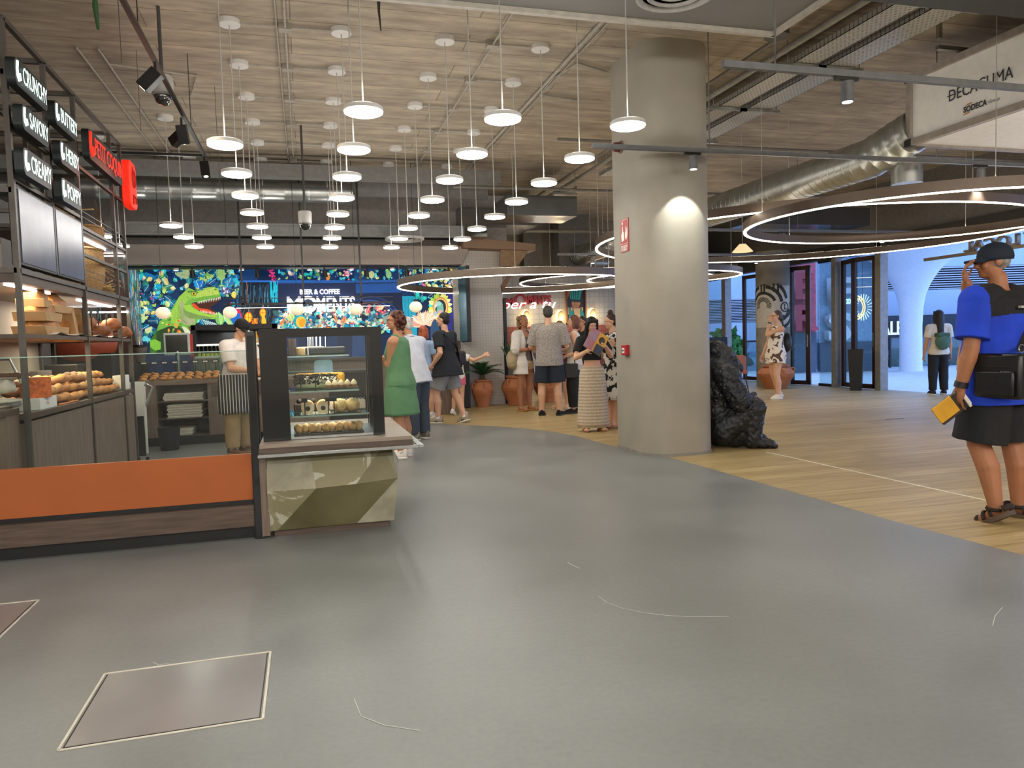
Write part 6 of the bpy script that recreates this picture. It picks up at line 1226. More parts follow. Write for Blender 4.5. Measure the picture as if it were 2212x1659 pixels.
# ---------------- people ----------------
SK = {'light': M('skin_light', 'D8A888', .55, var=.06, scale=6), 'mid': M('skin_mid', 'C08A68', .55, var=.06, scale=6), 'tan': M('skin_tan', 'A8704E', .55, var=.07, scale=6)}
eye_w = M('eye_white', 'E8E4DE', .3); eye_d = M('eye_dark', '2A1C14', .2); lipm = {k_: M('lip_'+k_, c_, .5) for k_, c_ in (('light', 'B86A5E'), ('mid', '9A5A4C'), ('tan', '8A4E42'))}
def hairm(c): return M('hair_'+c, c, .55, var=.35, scale=30, stretch=(1, 1, .25), bump=.5)
def cloth(c, **kw): kw.setdefault('bump', .35); return M('cloth_'+c+str(kw.get('col2', '')), c, kw.pop('rough', .85), var=kw.pop('var', .1), scale=kw.pop('scale', 7), **kw)
class Fig:
    def __init__(s, name_label, pos, phi, h=1.7, w=1.0, skin='light', vox=.009, lean=0, sway=0, head=(0, 0), aL=None, aR=None, lL=None, lR=None, handL=.5, handR=.5, fem=False, z0=0, belly=0, feet='body', palmL=None, palmR=None, ikL=None, ikR=None, hdL=None, hdR=None):
        s.h, s.w, s.vox, s.skin = h, w, vox, skin; s.fem = fem; s.belly = belly
        s.t = thing('person', name_label, 'person', (pos[0], pos[1], 0), math.radians(phi-15.5))
        T = lambda v: V(v[0], -v[1], v[2]).normalized()   # (left, front, up)
        lL = lL or ((.03, 0, -1), (.02, -.02, -1)); lR = lR or ((-.03, 0, -1), (-.02, -.02, -1)); aL = aL or ((.16, 0, -1), (.08, .15, -1)); aR = aR or ((-.16, 0, -1), (-.08, .15, -1))
        th, sh = .235*h, .24*h; J = s.J = {}; hw = (.052 if not fem else .055)*h
        # pelvis height so that the lower foot stands on the floor
        def leg(sg, L): hip = V(sg*hw, 0, 0); k_ = hip+T(L[0])*th; a = k_+T(L[1])*sh; return hip, k_, a
        lg = {1: leg(1, lL), -1: leg(-1, lR)}; pz = .04*h-min(lg[1][2].z, lg[-1][2].z)+z0; P = V(0, 0, pz); J['pel'] = P
        for sg, nm in ((1, 'L'), (-1, 'R')): J['hip'+nm], J['kn'+nm], J['an'+nm] = [P+q for q in lg[sg]]
        L_ = math.radians(lean); up = s.up = V(math.sin(math.radians(sway)), -math.sin(L_), math.cos(L_)).normalized(); s.fr = fr = V(0, -math.cos(L_), -math.sin(L_)); s.sd = sd = V(1, 0, 0)
        s.at = lambda a, b, c: P+sd*(a*h)+fr*(b*h)+up*(c*h)
        sw = (.112 if not fem else .1)*w**.5
        hp, hy = head; hu = (up*.5+V(0, 0, 1)*.5).normalized()
        s.neck = s.at(0, -.005, .335); J['neck'] = s.neck
        c_, s_ = math.cos(math.radians(hy)), math.sin(math.radians(hy)); fh = V(s_, -c_, 0)   # hy>0: towards own left
        sdh = fh.cross(V(0, 0, 1)).normalized()*-1; Rx = Matrix.Rotation(math.radians(hp), 3, sdh); fh = Rx@fh; uh = Rx@V(0, 0, 1)
        s.fh, s.uh, s.sh_ = fh, uh, uh.cross(fh).normalized()
        s.hc = s.neck+hu*(.055*h)+uh*(.048*h)+fh*(.012*h); J['head'] = s.hc
        b = MB(); W = w
        def tor(lst, extra=0):
            R = []
            for z, rx, ry, off in lst:
                R.append([s.at((rx*h+extra)/h*math.cos(2*PI*j/20), off+(ry*h+extra)/h*math.sin(2*PI*j/20), z) for j in range(20)])
            return R
        s.tor = tor; bl_ = belly
        if fem: s.prof = [(-.05, .075*W, .06*W, -.005), (-.01, .1*W, .07*W, -.008), (.03, .098*W, .066*W, -.005), (.1, .074*W, .052*W+bl_*.3, bl_*.3), (.16, .078*W, .055*W, 0), (.21, .086*W, .064*W, .008), (.26, .088*W, .055*W, 0), (.3, .09*W, .044*W, -.005), (.325, .055*W, .034, -.008)]
        else: s.prof = [(-.05, .075*W, .06*W, 0), (-.01, .092*W, .066*W, -.003), (.04, .09*W, .064*W+bl_*.5, bl_*.5), (.1, .085*W, .06*W+bl_, bl_*.8), (.16, .09*W, .064*W+bl_*.6, bl_*.5), (.22, .1*W, .068*W, 0), (.27, .102*W, .06*W, -.004), (.305, .098*W, .046*W, -.006), (.33, .055*W, .034, -.008)]
        b.rings(tor(s.prof), 20)
        b.cap(s.at(0, -.008, .31), s.neck+hu*.04*h, .034*h*W**.3, .03*h*W**.3)
        lr = h*W**.7
        for nm, sg in (('L', 1), ('R', -1)):
            A, Kn, An = J['hip'+nm], J['kn'+nm], J['an'+nm]; b.cap(A+V(0, 0, .0), A.lerp(Kn, .45), .056*lr, .05*lr); b.cap(A.lerp(Kn, .45), Kn, .05*lr, .034*lr)
            back = V(0, .012*h, 0); b.cap(Kn, Kn.lerp(An, .35)+back, .033*lr, .035*lr); b.cap(Kn.lerp(An, .35)+back, An, .035*lr, .021*lr)
            S = s.at(sg*sw, -.004, .292); d0, d1 = T((aL if sg > 0 else aR)[0]), T((aL if sg > 0 else aR)[1])
            E = S+d0*.168*h; Wr = E+d1*.148*h
            ik = (ikL if sg > 0 else ikR)
            if ik:
                tg, pole = ik; fr_n, x_, y_, z_ = tg; tgt = (s.hc+s.sh_*(x_*h)+s.fh*(y_*h)+s.uh*(z_*h)) if fr_n == 'h' else s.at(x_, y_, z_); A_, B_ = .168*h, .148*h; dv = tgt-S; D_ = min(dv.length, (A_+B_)*.99); dn = dv.normalized(); ca = (A_*A_+D_*D_-B_*B_)/(2*A_*D_); pl = T(pole); pl = (pl-dn*pl.dot(dn)).normalized()
                E = S+dn*(A_*ca)+pl*(A_*math.sqrt(max(0, 1-ca*ca))); Wr = S+dn*D_; d0, d1 = (E-S).normalized(), (Wr-E).normalized()
            J['sh'+nm], J['el'+nm], J['wr'+nm] = S, E, Wr; s.J['d'+nm] = d1
            b.cap(s.at(sg*.05, -.006, .3), S, .036*lr, .034*lr); b.cap(S, S.lerp(E, .5), .033*lr, .029*lr); b.cap(S.lerp(E, .5), E, .029*lr, .0235*lr); b.cap(E, E.lerp(Wr, .3), .0245*lr, .0255*lr); b.cap(E.lerp(Wr, .3), Wr, .0255*lr, .0165*lr)
            s.hand(b, Wr, (d1 if not (hdL if sg > 0 else hdR) else T(hdL if sg > 0 else hdR)), sg, handL if sg > 0 else handR, (palmL if sg > 0 else palmR))
            if feet == 'bare':
                fd = V(d0.x*0+(.12*sg), -1, 0).normalized(); s.foot(b, An, fd)
        s.headmesh(b); s.body = fuse(b, 'body', SK[skin], s.t, vox, 2)
        s.face()
    def foot(s, b, An, fd):
        h = s.h; g = V(An.x, An.y, An.z-.04*h); b.cap(An, g+fd*.03*h+V(0, 0, .02*h), .024*h, .02*h); b.cap(g-fd*.02*h+V(0, 0, .016*h), g+fd*.09*h+V(0, 0, .012*h), .018*h, .02*h)
        sd = fd.cross(V(0, 0, 1))
        for j in range(5): p = g+fd*.095*h+sd*((j-2)*.011*h)+V(0, 0, .009*h); b.cap(p, p+fd*.02*h, .0075*h, .006*h, 8)
    def hand(s, b, Wr, d, sg, curl, pn=None):
        h = s.h/1.7; d = V(d); n = V(pn) if pn else V(-sg, 0, 0)   # palm normal
        n = V(n.x, -n.y, n.z) if pn else n
        n = (n-d*n.dot(d)).normalized() if (n-d*n.dot(d)).length > .1 else V(0, -1, 0); l = d.cross(n).normalized()
        pal = Wr+d*.045*h; R3 = Matrix((l, n, d)).transposed(); b.ell(pal, (.04*h, .018*h, .055*h), R3)
        fr = max(.0082*h, s.vox*.95); sp = max(.0205*h, s.vox*2.3)
        for j, ln in enumerate((.074, .083, .077, .06)):
            o = (j-1.5)*sp; p = pal+d*.044*h+l*o*1.0; q = (d+l*o*4).normalized(); ang = .15+curl*.75
            for sg_, L_ in enumerate((.42, .32, .26)):
                q = (q*math.cos(ang*(.7 if sg_ == 0 else 1))+n*math.sin(ang*(.7 if sg_ == 0 else 1))).normalized(); e = p+q*ln*h*L_*1.15; b.cap(p, e, fr*(1.1-.08*sg_), fr*(1.02-.1*sg_), 8); p = e
        tl = l*(1 if s.tl(d, n, sg) else -1); p = pal-d*.02*h+tl*.028*h; q = (d*.75+tl*.6+n*(.2+.5*curl)).normalized(); e = p+q*.036*h; b.cap(p, e, fr*1.4, fr*1.15, 8); q2 = (q+d*.5+n*.3*curl).normalized(); b.cap(e, e+q2*.03*h, fr*1.15, fr*.95, 8)
    def tl(s, d, n, sg): return (d.cross(n)).dot(V(0, -1, .35)) > 0
    def headmesh(s, b):
        h, c, f, u, d = s.h, s.hc, s.fh, s.uh, s.sh_; R3 = Matrix((d, f, u)).transposed(); q = lambda x, y, z: c+d*(x*h)+f*(y*h)+u*(z*h)
        b.ell(q(0, -.008, .016), (.043*h, .052*h, .048*h), R3); b.ell(q(0, .008, -.022), (.034*h, .038*h, .042*h), R3); b.ell(q(0, .03, -.045), (.019*h, .018*h, .014*h), R3)
        b.cap(q(0, .043, .008), q(0, .056, -.013), .006*h, .009*h, 8); b.ell(q(0, .050, -.017), (.012*h, .007*h, .006*h), R3); b.ell(q(0, .04, .014), (.03*h, .009*h, .006*h), R3)
        b.ell(q(0, .042, -.032), (.014*h, .008*h, .008*h), R3)
        for sg in (-1, 1): b.ell(q(sg*.043, -.006, -.004), (.005*h, .011*h, .017*h), R3); b.ell(q(sg*.02, .034, -.014), (.013*h, .01*h, .012*h), R3)
        s.q = q; s.R3 = R3
    def face(s):
        h, q, R3 = s.h, s.q, s.R3; mb = MB()
        for sg in (-1, 1): mb.ell(q(sg*.0175, .0415, .0035), (.008*h, .005*h, .0045*h), R3, 10, 6)
        mb.mat(1)
        for sg in (-1, 1): mb.ell(q(sg*.0175, .0455, .0035), (.0036*h, .002*h, .0038*h), R3, 8, 5)
        mb.build('eyes', [eye_w, eye_d], s.t, smooth='all', world=False)
        m = MB().ell(q(0, .0475, -.0325), (.0125*h, .004*h, .0042*h), R3, 12, 6); m.build('lips', lipm[s.skin], s.t, smooth='all', world=False)
    def hair(s, col, kind='short', brows=True):
        h, q, R3 = s.h, s.q, s.R3; m = hairm(col); b = MB()
        if kind == 'cap': b.ell(q(0, -.016, -.004), (.0452*h, .0405*h, .03*h), R3)
        elif kind != 'bald':
            b.ell(q(0, -.016, .024), (.0475*h, .052*h, .048*h), R3); b.ell(q(0, -.03, .0), (.044*h, .036*h, .045*h), R3)
        if kind == 'bob':
            b.ell(q(0, -.032, -.03), (.052*h, .036*h, .055*h), R3)
            for sg in (-1, 1): b.cap(q(sg*.042, -.01, .02), q(sg*.045, -.008, -.065), .016*h, .014*h)
        if kind in ('long', 'verylong'):
            e = -.17 if kind == 'long' else -.25; b.cap(q(0, -.035, .02), s.neck-s.fr*.05*h+V(0, 0, (e+.09)*h), .045*h, .04*h)
            for sg in (-1, 1): b.cap(q(sg*.043, -.01, .02), s.neck+s.sd*sg*.05*h-s.fr*.02*h+V(0, 0, (e+.12)*h), .018*h, .02*h); b.cap(q(sg*.035, .02, .045), q(sg*.046, .005, -.03), .014*h, .014*h)
            b.cap(q(-.03, .03, .042), q(.03, .03, .042), .015*h, .015*h)
        if kind == 'curly':
            for i in range(60): a, z = random.uniform(0, 2*PI), random.uniform(-.06, .06); x, y = .05*math.cos(a), -.02+.045*math.sin(a); 
            for i in range(70):
                a = random.uniform(0, 2*PI); z = random.uniform(-.065, .062); r_ = math.sqrt(max(.1, 1-(z/.085)**2)); x, y = .054*r_*math.cos(a), -.022+.05*r_*math.sin(a)
                if y > .012 and z < .035: continue
                b.ell(q(x, y, z), .0125*h, n=8, m=6)
        if kind == 'bun': b.ell(q(0, -.065, .035), .024*h)
        if kind == 'topbun': b.ell(q(0, -.02, .08), .026*h)
        if kind == 'wavy':
            for i in range(60): t_ = i/60; a = random.uniform(PI*.9, PI*2.1); b.ell(q(.052*math.cos(a), -.025+.045*math.sin(a), .05-.2*t_), .016*h, n=8, m=6)
        if kind == 'pony': b.cap(q(0, -.06, .02), q(0, -.08, -.1), .018*h, .01*h)
        s.hairo = fuse(b, 'hair', m, s.t, s.vox*.8, 1, disp=lambda co, n: n*(noise.noise(co*60)*.0035))
        if brows:
            mb = MB()
            for sg in (-1, 1): mb.cap(q(sg*.008, .0475, .0135), q(sg*.027, .043, .0145), .0018*h, .0014*h, 6)
            mb.build('eyebrows', m, s.t, smooth='all', world=False)
    def glasses(s, col='201A18'):
        h, q = s.h, s.q; mb = MB()
        for sg in (-1, 1):
            mb.tube([q(sg*.0185+.0145*math.cos(a), .052, .003+.011*math.sin(a)) for a in [2*PI*j/16 for j in range(16)]], .0013*h, 6, closed=True); mb.cone(q(sg*.033, .052, .006), q(sg*.045, -.004, .006), .0013*h, n=6)
        mb.cone(q(-.004, .053, .004), q(.004, .053, .004), .0013*h, n=6); mb.build('glasses', M('glasses_'+col, col, .3), s.t, smooth='all', world=False)
    def cap_(s, col, side=0):
        h, q, R3 = s.h, s.q, s.R3; m = cloth(col, bump=.1); b = MB(); n = 28; R = []
        for i in range(9):
            t_ = i/8*PI/2; R.append([q(.05*math.cos(t_)*math.cos(2*PI*j/n), -.009+.06*math.cos(t_)*math.sin(2*PI*j/n), .014+.056*math.sin(t_)**.85) for j in range(n)])
        R = [[q(.0485*math.cos(2*PI*j/n), -.009+.058*math.sin(2*PI*j/n), .002) for j in range(n)]]+R; b.rings(R, n); o = b.build('cap', m, s.t, smooth='all', world=False)
        v = []; k_ = 14
        for i in range(k_+1):
            a = PI*(.12+.76*i/k_); x = .044*math.cos(a); y0_ = -.009+.056*math.sin(a); v += [q(x, y0_-.004, .018), q(x*1.03, y0_+.046*math.sin(a)**.7, .012-.01*abs(math.cos(a))), q(x*1.03, y0_+.046*math.sin(a)**.7, .0075-.01*abs(math.cos(a))), q(x, y0_-.004, .010)]
        b = MB(); b.add(v, [[4*i+j, 4*i+(j+1) % 4, 4*i+4+(j+1) % 4, 4*i+4+j] for i in range(k_) for j in range(4)]); b.build('cap_brim', m, o, smooth='all', world=False)
        b = MB(); b.ell(q(0, -.009, .070), .004*h, n=8, m=6); b.build('cap_button', m, o, smooth='all', world=False)
    # garments -------------------------------------------------
    def tube_(s, b, p0, p1, r0, r1, e=.9): b.cone(p0, p1, r0, r1, 20)
    def top(s, m, name='shirt', bottom=-.045, sleeve=.55, loose=.012, hemf=0, neck=.326, flare=.014, long_=False, tight=False, parent=None, strap=False):
        h = s.h; b = MB(); lst = []
        zs = [z for z, *_ in s.prof]
        def at_(z):
            for (a, b_) in zip(s.prof, s.prof[1:]):
                if a[0] <= z <= b_[0]: f_ = (z-a[0])/(b_[0]-a[0]); return [a[i]+(b_[i]-a[i])*f_ for i in range(4)]
            return list(s.prof[0] if z < zs[0] else s.prof[-1])
        N_ = 14
        for i in range(N_+1):
            z = bottom+(neck-bottom)*i/N_; r = at_(z); r[0] = z
            if not tight and z < .17: r2 = at_(.19); mn = (r2[1] if not s.fem else r2[1]*.97, r2[2]); r[1] = max(r[1], mn[0]*.97); r[2] = max(r[2], mn[1]*.95); r[3] = r[3]*.7
            k_ = flare*max(0, (.15-z))/.2; ex = loose/h*(1.0 if z < .3 else .6); lst.append((z, r[1]+ex+k_, r[2]+ex+k_, r[3]))
        b.rings(s.tor(lst), 20)
        lr = h*s.w**.7
        for nm, sg in (('L', 1), ('R', -1)):
            S, E, Wr = s.J['sh'+nm], s.J['el'+nm], s.J['wr'+nm]
            if sleeve > 0:
                b.cap(s.at(sg*.05, -.006, .3), S, .036*lr+loose, .036*lr+loose*1.1); p1 = S.lerp(E, min(sleeve*1.15, 1)) if sleeve <= .85 else E
                b.cap(S, S+(p1-S)*.05, .036*lr+loose*1.1, .036*lr+loose); b.cone(S, p1, .036*lr+loose, .031*lr+loose*1.35, 20)
                if sleeve > .85: b.cap(E-(E-S)*.05, E, .03*lr+loose, .027*lr+loose); b.cone(E, E.lerp(Wr, min(1, (sleeve-.85)/.9)), .027*lr+loose, .024*lr+loose, 20)
            elif strap: b.cap(s.at(sg*.058, .0, .25), s.at(sg*.06, -.005, .312), .04*h, .034*h)
        def dsp(co, n):
            return n*(noise.noise(V(co.x*9, co.y*9, co.z*4.5))*.006)
        o = fuse(b, name, m, parent or s.t, s.vox*1.0, 2, disp=dsp); return o
    def shorts(s, m, L_=.85, r=.066, name='shorts', waist=.075, flare=1.0):
        h = s.h; lr = h*s.w**.7; b = MB(); W = s.w; p = [q_ for q_ in s.prof if q_[0] <= .03]; ex = .012/h
        b.rings(s.tor([(z, rx+ex, ry+ex, o) for z, rx, ry, o in s.prof if z <= .04]+[(waist, s.prof[3][1]*.99+ex, s.prof[3][2]*.98+ex, s.prof[3][3])]), 20)
        for nm in 'LR':
            A, Kn, An = s.J['hip'+nm], s.J['kn'+nm], s.J['an'+nm]; k_ = min(1, L_); p1 = A.lerp(Kn, k_); b.cap(A+V(0, 0, .0), A.lerp(Kn, .1), r*lr, r*lr); b.cone(A, p1, r*lr, (r*.93 if k_ < 1 else .05)*lr*flare, 22)
            if L_ > 1: b.cap(Kn-(Kn-A)*.02, Kn, .05*lr*flare, .048*lr*flare); b.cone(Kn, Kn.lerp(An, L_-1), .049*lr*flare, .04*lr*flare, 22)
        return fuse(b, name, m, s.t, s.vox, 2, disp=lambda co, n: n*noise.noise(V(co.x*10, co.y*10, co.z*7))*.006)
    def skirt(s, m, bottom=-.42, top_=.08, flare=.05, name='skirt', ry=None, loose=.012, dispz=0):
        h = s.h; ex = loose/h; pr = []
        for i in range(13):
            z = top_+(bottom-top_)*i/12; k_ = max(0, (0-z))/max(.01, -bottom)
            base = s.prof[1]; rx = base[1] if z < 0 else base[1]+(s.prof[3][1]-base[1])*min(1, z/.1); yy = base[2] if z < 0 else base[2]+(s.prof[3][2]-base[2])*min(1, z/.1)
            pr.append((z, rx+ex+flare*k_, yy+ex+flare*k_*.8, 0))
        R = []
        for z, rx, ry_, o in pr: c = s.J['pel']+V(0, 0, z*h) if z < 0 else s.at(0, 0, z); R.append([c+V(rx*h*math.cos(2*PI*j/36), ry_*h*math.sin(2*PI*j/36), 0)*(1+(.03*math.sin(6*2*PI*j/36+1) if z < -.1 else 0)) for j in range(36)])
        b = MB(); b.rings(R, 36); return b.build(name, m, s.t, smooth='all', world=False)
    def shoes(s, m, sole, kind='sneaker', dL=(.12, 1), dR=(-.12, 1), pitch=(0, 0), sock=None):
        h = s.h
        for i, (nm, dd) in enumerate((('L', dL), ('R', dR))):
            An = s.J['an'+nm]; p = math.radians(pitch[i]); f0 = V(dd[0], -dd[1], 0).normalized(); f_ = (f0*math.cos(p)-V(0, 0, 1)*math.sin(p)).normalized(); u_ = (V(0, 0, 1)*math.cos(p)+f0*math.sin(p)); sd = f_.cross(u_).normalized()
            g = An-u_*.04*h; L_ = .155*h; H_ = {'sneaker': .05, 'loafer': .036, 'sandal': .03, 'slip': .03}[kind]*h
            R = []; S = []
            for k_ in range(13):
                t_ = k_/12; y = (-.3+t_)*L_; wd = .031*h*(math.sin(PI*min(1, .12+t_*.86))**.45)*(1.0+.12*math.sin(PI*t_*1.3-.6)); ht = H_*(1.15 if t_ < .35 else 1.15-.8*((t_-.35)/.65)**1.1); c = g+f_*y
                R.append([c+sd*(wd*.92*math.cos(a))+u_*(.012*h+max(0, math.sin(a))*ht) for a in [2*PI*j/16 for j in range(16)]])
                S.append([c+sd*(wd*1.04*x)+u_*z for x, z in ((-1, 0), (1, 0), (1.0, .016*h), (-1.0, .016*h))])
            so_ = MB().rings(S, 4).build('sole', sole, s.t, world=False, smooth='all') if kind != 'sandal' else MB().rings(S, 4).build('sandal_sole', sole, s.t, world=False)
            if kind in ('sneaker', 'loafer'):
                MB().rings(R, 16).build('shoe', m, s.t, smooth='all', world=False)
                if kind == 'sneaker':
                    lc = MB()
                    for j in range(4): c = g+f_*((.12+.08*j)*L_)+u_*(.012*h+H_*(.98-.2*j)+.003*h); lc.bar(c-sd*.012*h, c+sd*.012*h, .004*h, .003*h)
                    lc.build('laces', white_m, s.t, world=False)
                if kind == 'sneaker': MB().cone(g+u_*.04*h-f_*.01*h, An+V(0, 0, .02*h), .026*h, .024*h).build('shoe_collar' if not sock else 'sock', sock or m, s.t, smooth='all', world=False)
            else:
                b = MB(); b.cap(An, g+f_*.03*h+u_*.022*h, .024*h, .021*h); b.cap(g-f_*.02*h+u_*.026*h, g+f_*.085*h+u_*.024*h, .018*h, .019*h)
                for j in range(5): p_ = g+f_*.09*h+sd*((j-2)*.011*h)+u_*.021*h; b.cap(p_, p_+f_*.018*h, .0075*h, .006*h, 8)
                fuse(b, 'foot', SK[s.skin], s.t, .006, 1); st = MB()
                if kind == 'sandal':
                    for y in (.015, .045, .075): st.tube([g+f_*y*h+sd*(.026*h*math.cos(a))+u_*(.02*h+.028*h*math.sin(a)*(1.3-y*8)) for a in [PI*j/10 for j in range(11)]], .0065*h, 6)
                    st.tube([An+V(.028*h*math.cos(a), .028*h*math.sin(a), 0) for a in [2*PI*j/16 for j in range(16)]], .007*h, 6, closed=True); st.tube([g-f_*.035*h+sd*(.024*h*math.cos(a))+u_*(.03*h) -f_*(.012*h*math.sin(a)) for a in [PI*j/8 for j in range(9)]], .012*h, 6)
                else: st.tube([g+f_*.06*h+sd*(.024*h*math.cos(a))+u_*(.02*h+.026*h*math.sin(a)) for a in [PI*j/10 for j in range(11)]], .005*h, 6)
                st.build('straps', m, s.t, smooth='all', world=False)
    def bracelet(s, nm, col, w_=.012, t_=.94):
        E, Wr = s.J['el'+nm], s.J['wr'+nm]; p = E.lerp(Wr, t_); d = (Wr-E).normalized(); MB().cone(p-d*w_, p+d*w_, .0205*s.h*s.w**.7, n=18).build('watch' if w_ > .011 else 'bracelet', M('wrist_'+col, col, .4), s.t, smooth=True, world=False)
def item(s, name, label, cat, mb_m_list, bevel=0):
    """something worn or held: a thing of its own, built in the wearer's frame"""
    t = thing(name, label, cat, s.t.location, s.t.rotation_euler.z)
    for nm, mb, m in mb_m_list: mb.build(nm, m, t, smooth=True, world=False, bevel=bevel)
    return t
def strapb(pts, wd, th=.004):
    mb = MB(); 
    for a, b in zip(pts, pts[1:]): mb.bar(a, b, wd, th)
    return mb

# 1 baker
skn = SK
P = Fig('baker in a white T-shirt, black cap and striped apron behind the display case', (-.84, 9.75), 68, 1.66, 1.18, 'light', .008, lean=8, head=(30, 0), aL=((.12, .45, -1), (-.2, 1, -.15)), aR=((-.1, .3, -1), (.05, 1, -.1)), fem=False, belly=.02, handL=.8, handR=.8)
P.top(cloth('E4DDD6'), 'shirt', -.06, .62, .02); P.shorts(cloth('A08660'), 1.93, .068, 'trousers', flare=1.12); ap = M('apron_stripe', '26282C', .85); _N, _L, _b = nodes(ap)
_w = _N.new('ShaderNodeTexWave'); _w.inputs['Scale'].default_value = 9; _w.inputs['Distortion'].default_value = 0; _w.bands_direction = 'X'; _c = _N.new('ShaderNodeValToRGB'); _c.color_ramp.elements[0].position = .78; _c.color_ramp.elements[1].position = .86; _c.color_ramp.elements[0].color = (*lin('2A2B30'), 1); _c.color_ramp.elements[1].color = (*lin('C8C4BC'), 1)
_g = _N.new('ShaderNodeMapping'); _g.inputs['Rotation'].default_value = (0, 0, .8); _L.new(_N['Texture Coordinate'].outputs['Object'], _g.inputs[0]); _L.new(_g.outputs[0], _w.inputs[0]); _L.new(_w.outputs[0], _c.inputs[0]); _L.new(_c.outputs[0], _b.inputs['Base Color'])
P.skirt(ap, -.2, .085, .012, 'apron', loose=.062); P.hair('2A2420', 'cap'); P.cap_('1A1B1E'); P.glasses(); P.shoes(cloth('6A4A34'), M('sole_tan', 'A88A68'), 'loafer')
e = P.J['shR'].lerp(P.J['elR'], .42); tq = MB().cone(e+V(-.075, -.02, 0), e+V(-.078, -.02, 0), .02, n=16); tq.build('sleeve_badge', M('badge_navy', '3A4458'), P.t, world=False)
item(P, 'paper_sheet', 'white card held by the baker in front of the apron', 'paper', [('sheet', MB().box(-.15, -.42, .93, .02, -.3, .945), paper_m)])
# 2 woman in the green dress
P = Fig('woman with curly auburn hair and glasses in a sleeveless green dress, arms folded', (1.03, 8.5), -100, 1.65, 1.12, 'mid', .008, lean=2, head=(2, 22), ikL=(('b', -.05, .12, .17), (.5, -.3, -1)), ikR=(('b', .06, .13, .19), (-.5, -.3, -1)), handL=.3, handR=.3, fem=True, belly=.02)
P.top(cloth('5E8A64'), 'dress_top', -.06, 0, .03, strap=True, neck=.325); P.skirt(cloth('5E8A64'), -.21, .02, .03, 'dress', loose=.036); P.hair('5A2E20', 'curly'); P.glasses('5A2A24'); P.shoes(cloth('E8E4DC'), white_m, 'sneaker')
mb = MB()
for sg in (-1, 1): mb.tube([P.q(sg*.048, -.005, -.035)+V(0, .012*math.cos(a), .012*math.sin(a)) for a in [2*PI*j/12 for j in range(12)]], .003, 6, closed=True)
mb.build('earrings', M('earring_green', '3A6A58'), P.t, world=False)
# 3 old man
P = Fig('elderly white haired man in a pale polo shirt and dark trousers leaning forward', (1.45, 10.0), -128, 1.66, 1.08, 'mid', .008, lean=15, head=(14, 18), aL=((.12, -.02, -1), (.06, .1, -1)), aR=((-.3, .5, -1), (0, .9, -.3)), lL=((.04, .04, -1), (.0, -.05, -1)), lR=((-.05, .1, -1), (0, -.08, -1)), handL=.6, belly=.025)
P.top(cloth('C8CCD6'), 'polo_shirt', -.06, .62, .022); P.shorts(cloth('3A4450'), 1.95, .064, 'trousers', flare=1.1); P.hair('C4C0B8', 'short'); P.shoes(cloth('7A746A'), M('sole_cream', 'D8D0BC'), 'sneaker'); P.bracelet('L', '1E1E20', .013)
mb = MB(); mb.cone(P.at(0, -.012, .318), P.at(0, -.0, .348), .075, .062, 20); mb.build('collar', cloth('C8CCD6'), P.t, smooth=True, world=False)
# 4 man in black T-shirt
P = Fig('dark haired man in a black T-shirt and grey shorts stepping forward', (2.2, 11.85), -118, 1.79, 1.0, 'light', .008, lean=3, head=(0, 12), aL=((.35, -.35, -1), (-.25, .75, -.75)), aR=((-.3, .2, -1), (0, .8, .6)), lL=((.06, .38, -1), (.0, -.05, -1)), lR=((-.05, -.16, -1), (0, -.42, -1)), fem=False)
P.top(cloth('1C2026'), 'tshirt', -.07, .6, .022, flare=.06); P.shorts(cloth('8A8C8E'), .82, .066, flare=1.15); P.hair('1E1814', 'short'); P.shoes(cloth('9A8E7A'), M('sole_cream', 'D8D0BC'), 'sneaker', sock=white_m, pitch=(0, 20))
for nm in 'LR':
    An = P.J['an'+nm]; 
    for sg in (1, -1): text('side_letter', 'N', .06, M('shoe_letter', '1E2430'), P.t, world_of(P.t)@(An+V(sg*.055, -.03, -.06)), 'y-', .003, rot=(Matrix.Rotation(P.t.rotation_euler.z, 3, 'Z')@(FM['x+'] if sg > 0 else FM['x-'])), bold=.003)
item(P, 'shoulder_bag', 'black shoulder bag hanging behind the man in the black T-shirt', 'bag', [('bag', MB().box(-.36, .02, .93, -.18, .16, 1.16), black), ('strap', strapb([P.at(.1, -.05, .31), P.at(-.05, -.085, .2), P.at(-.16, -.06, .0)], .03), black)], .03)
# 5 dark haired woman in denim
P = Fig('dark haired woman in a denim top and red skirt queueing behind the woman in green', (1.42, 11.1), 165, 1.6, 1.05, 'tan', .01, fem=True, aR=((-.2, .3, -1), (.3, .8, 0)))
P.top(cloth('2E4A6E'), 'denim_top', -.03, 0, .018, neck=.26, strap=True); P.skirt(cloth('A8302A'), -.25, .09, .03); P.hair('241A18', 'bun'); P.shorts(M('print_bw', '2A2826', .9, col2='C8C0B0', scale=26, var=0), 1.8, .05, 'leggings'); P.shoes(cloth('2A2A2C'), black, 'loafer')
# 6 red haired woman
P = Fig('red haired person in a light blue top behind the old man', (2.0, 12.9), 170, 1.58, 1.0, 'light', .011, fem=True)
P.top(cloth('9AB4D4'), 'top', -.04, .55, .018); P.shorts(cloth('8AA0B4'), .8, .066); P.hair('A8542E', 'bob'); P.shoes(cloth('E0DCD4'), white_m, 'sneaker')
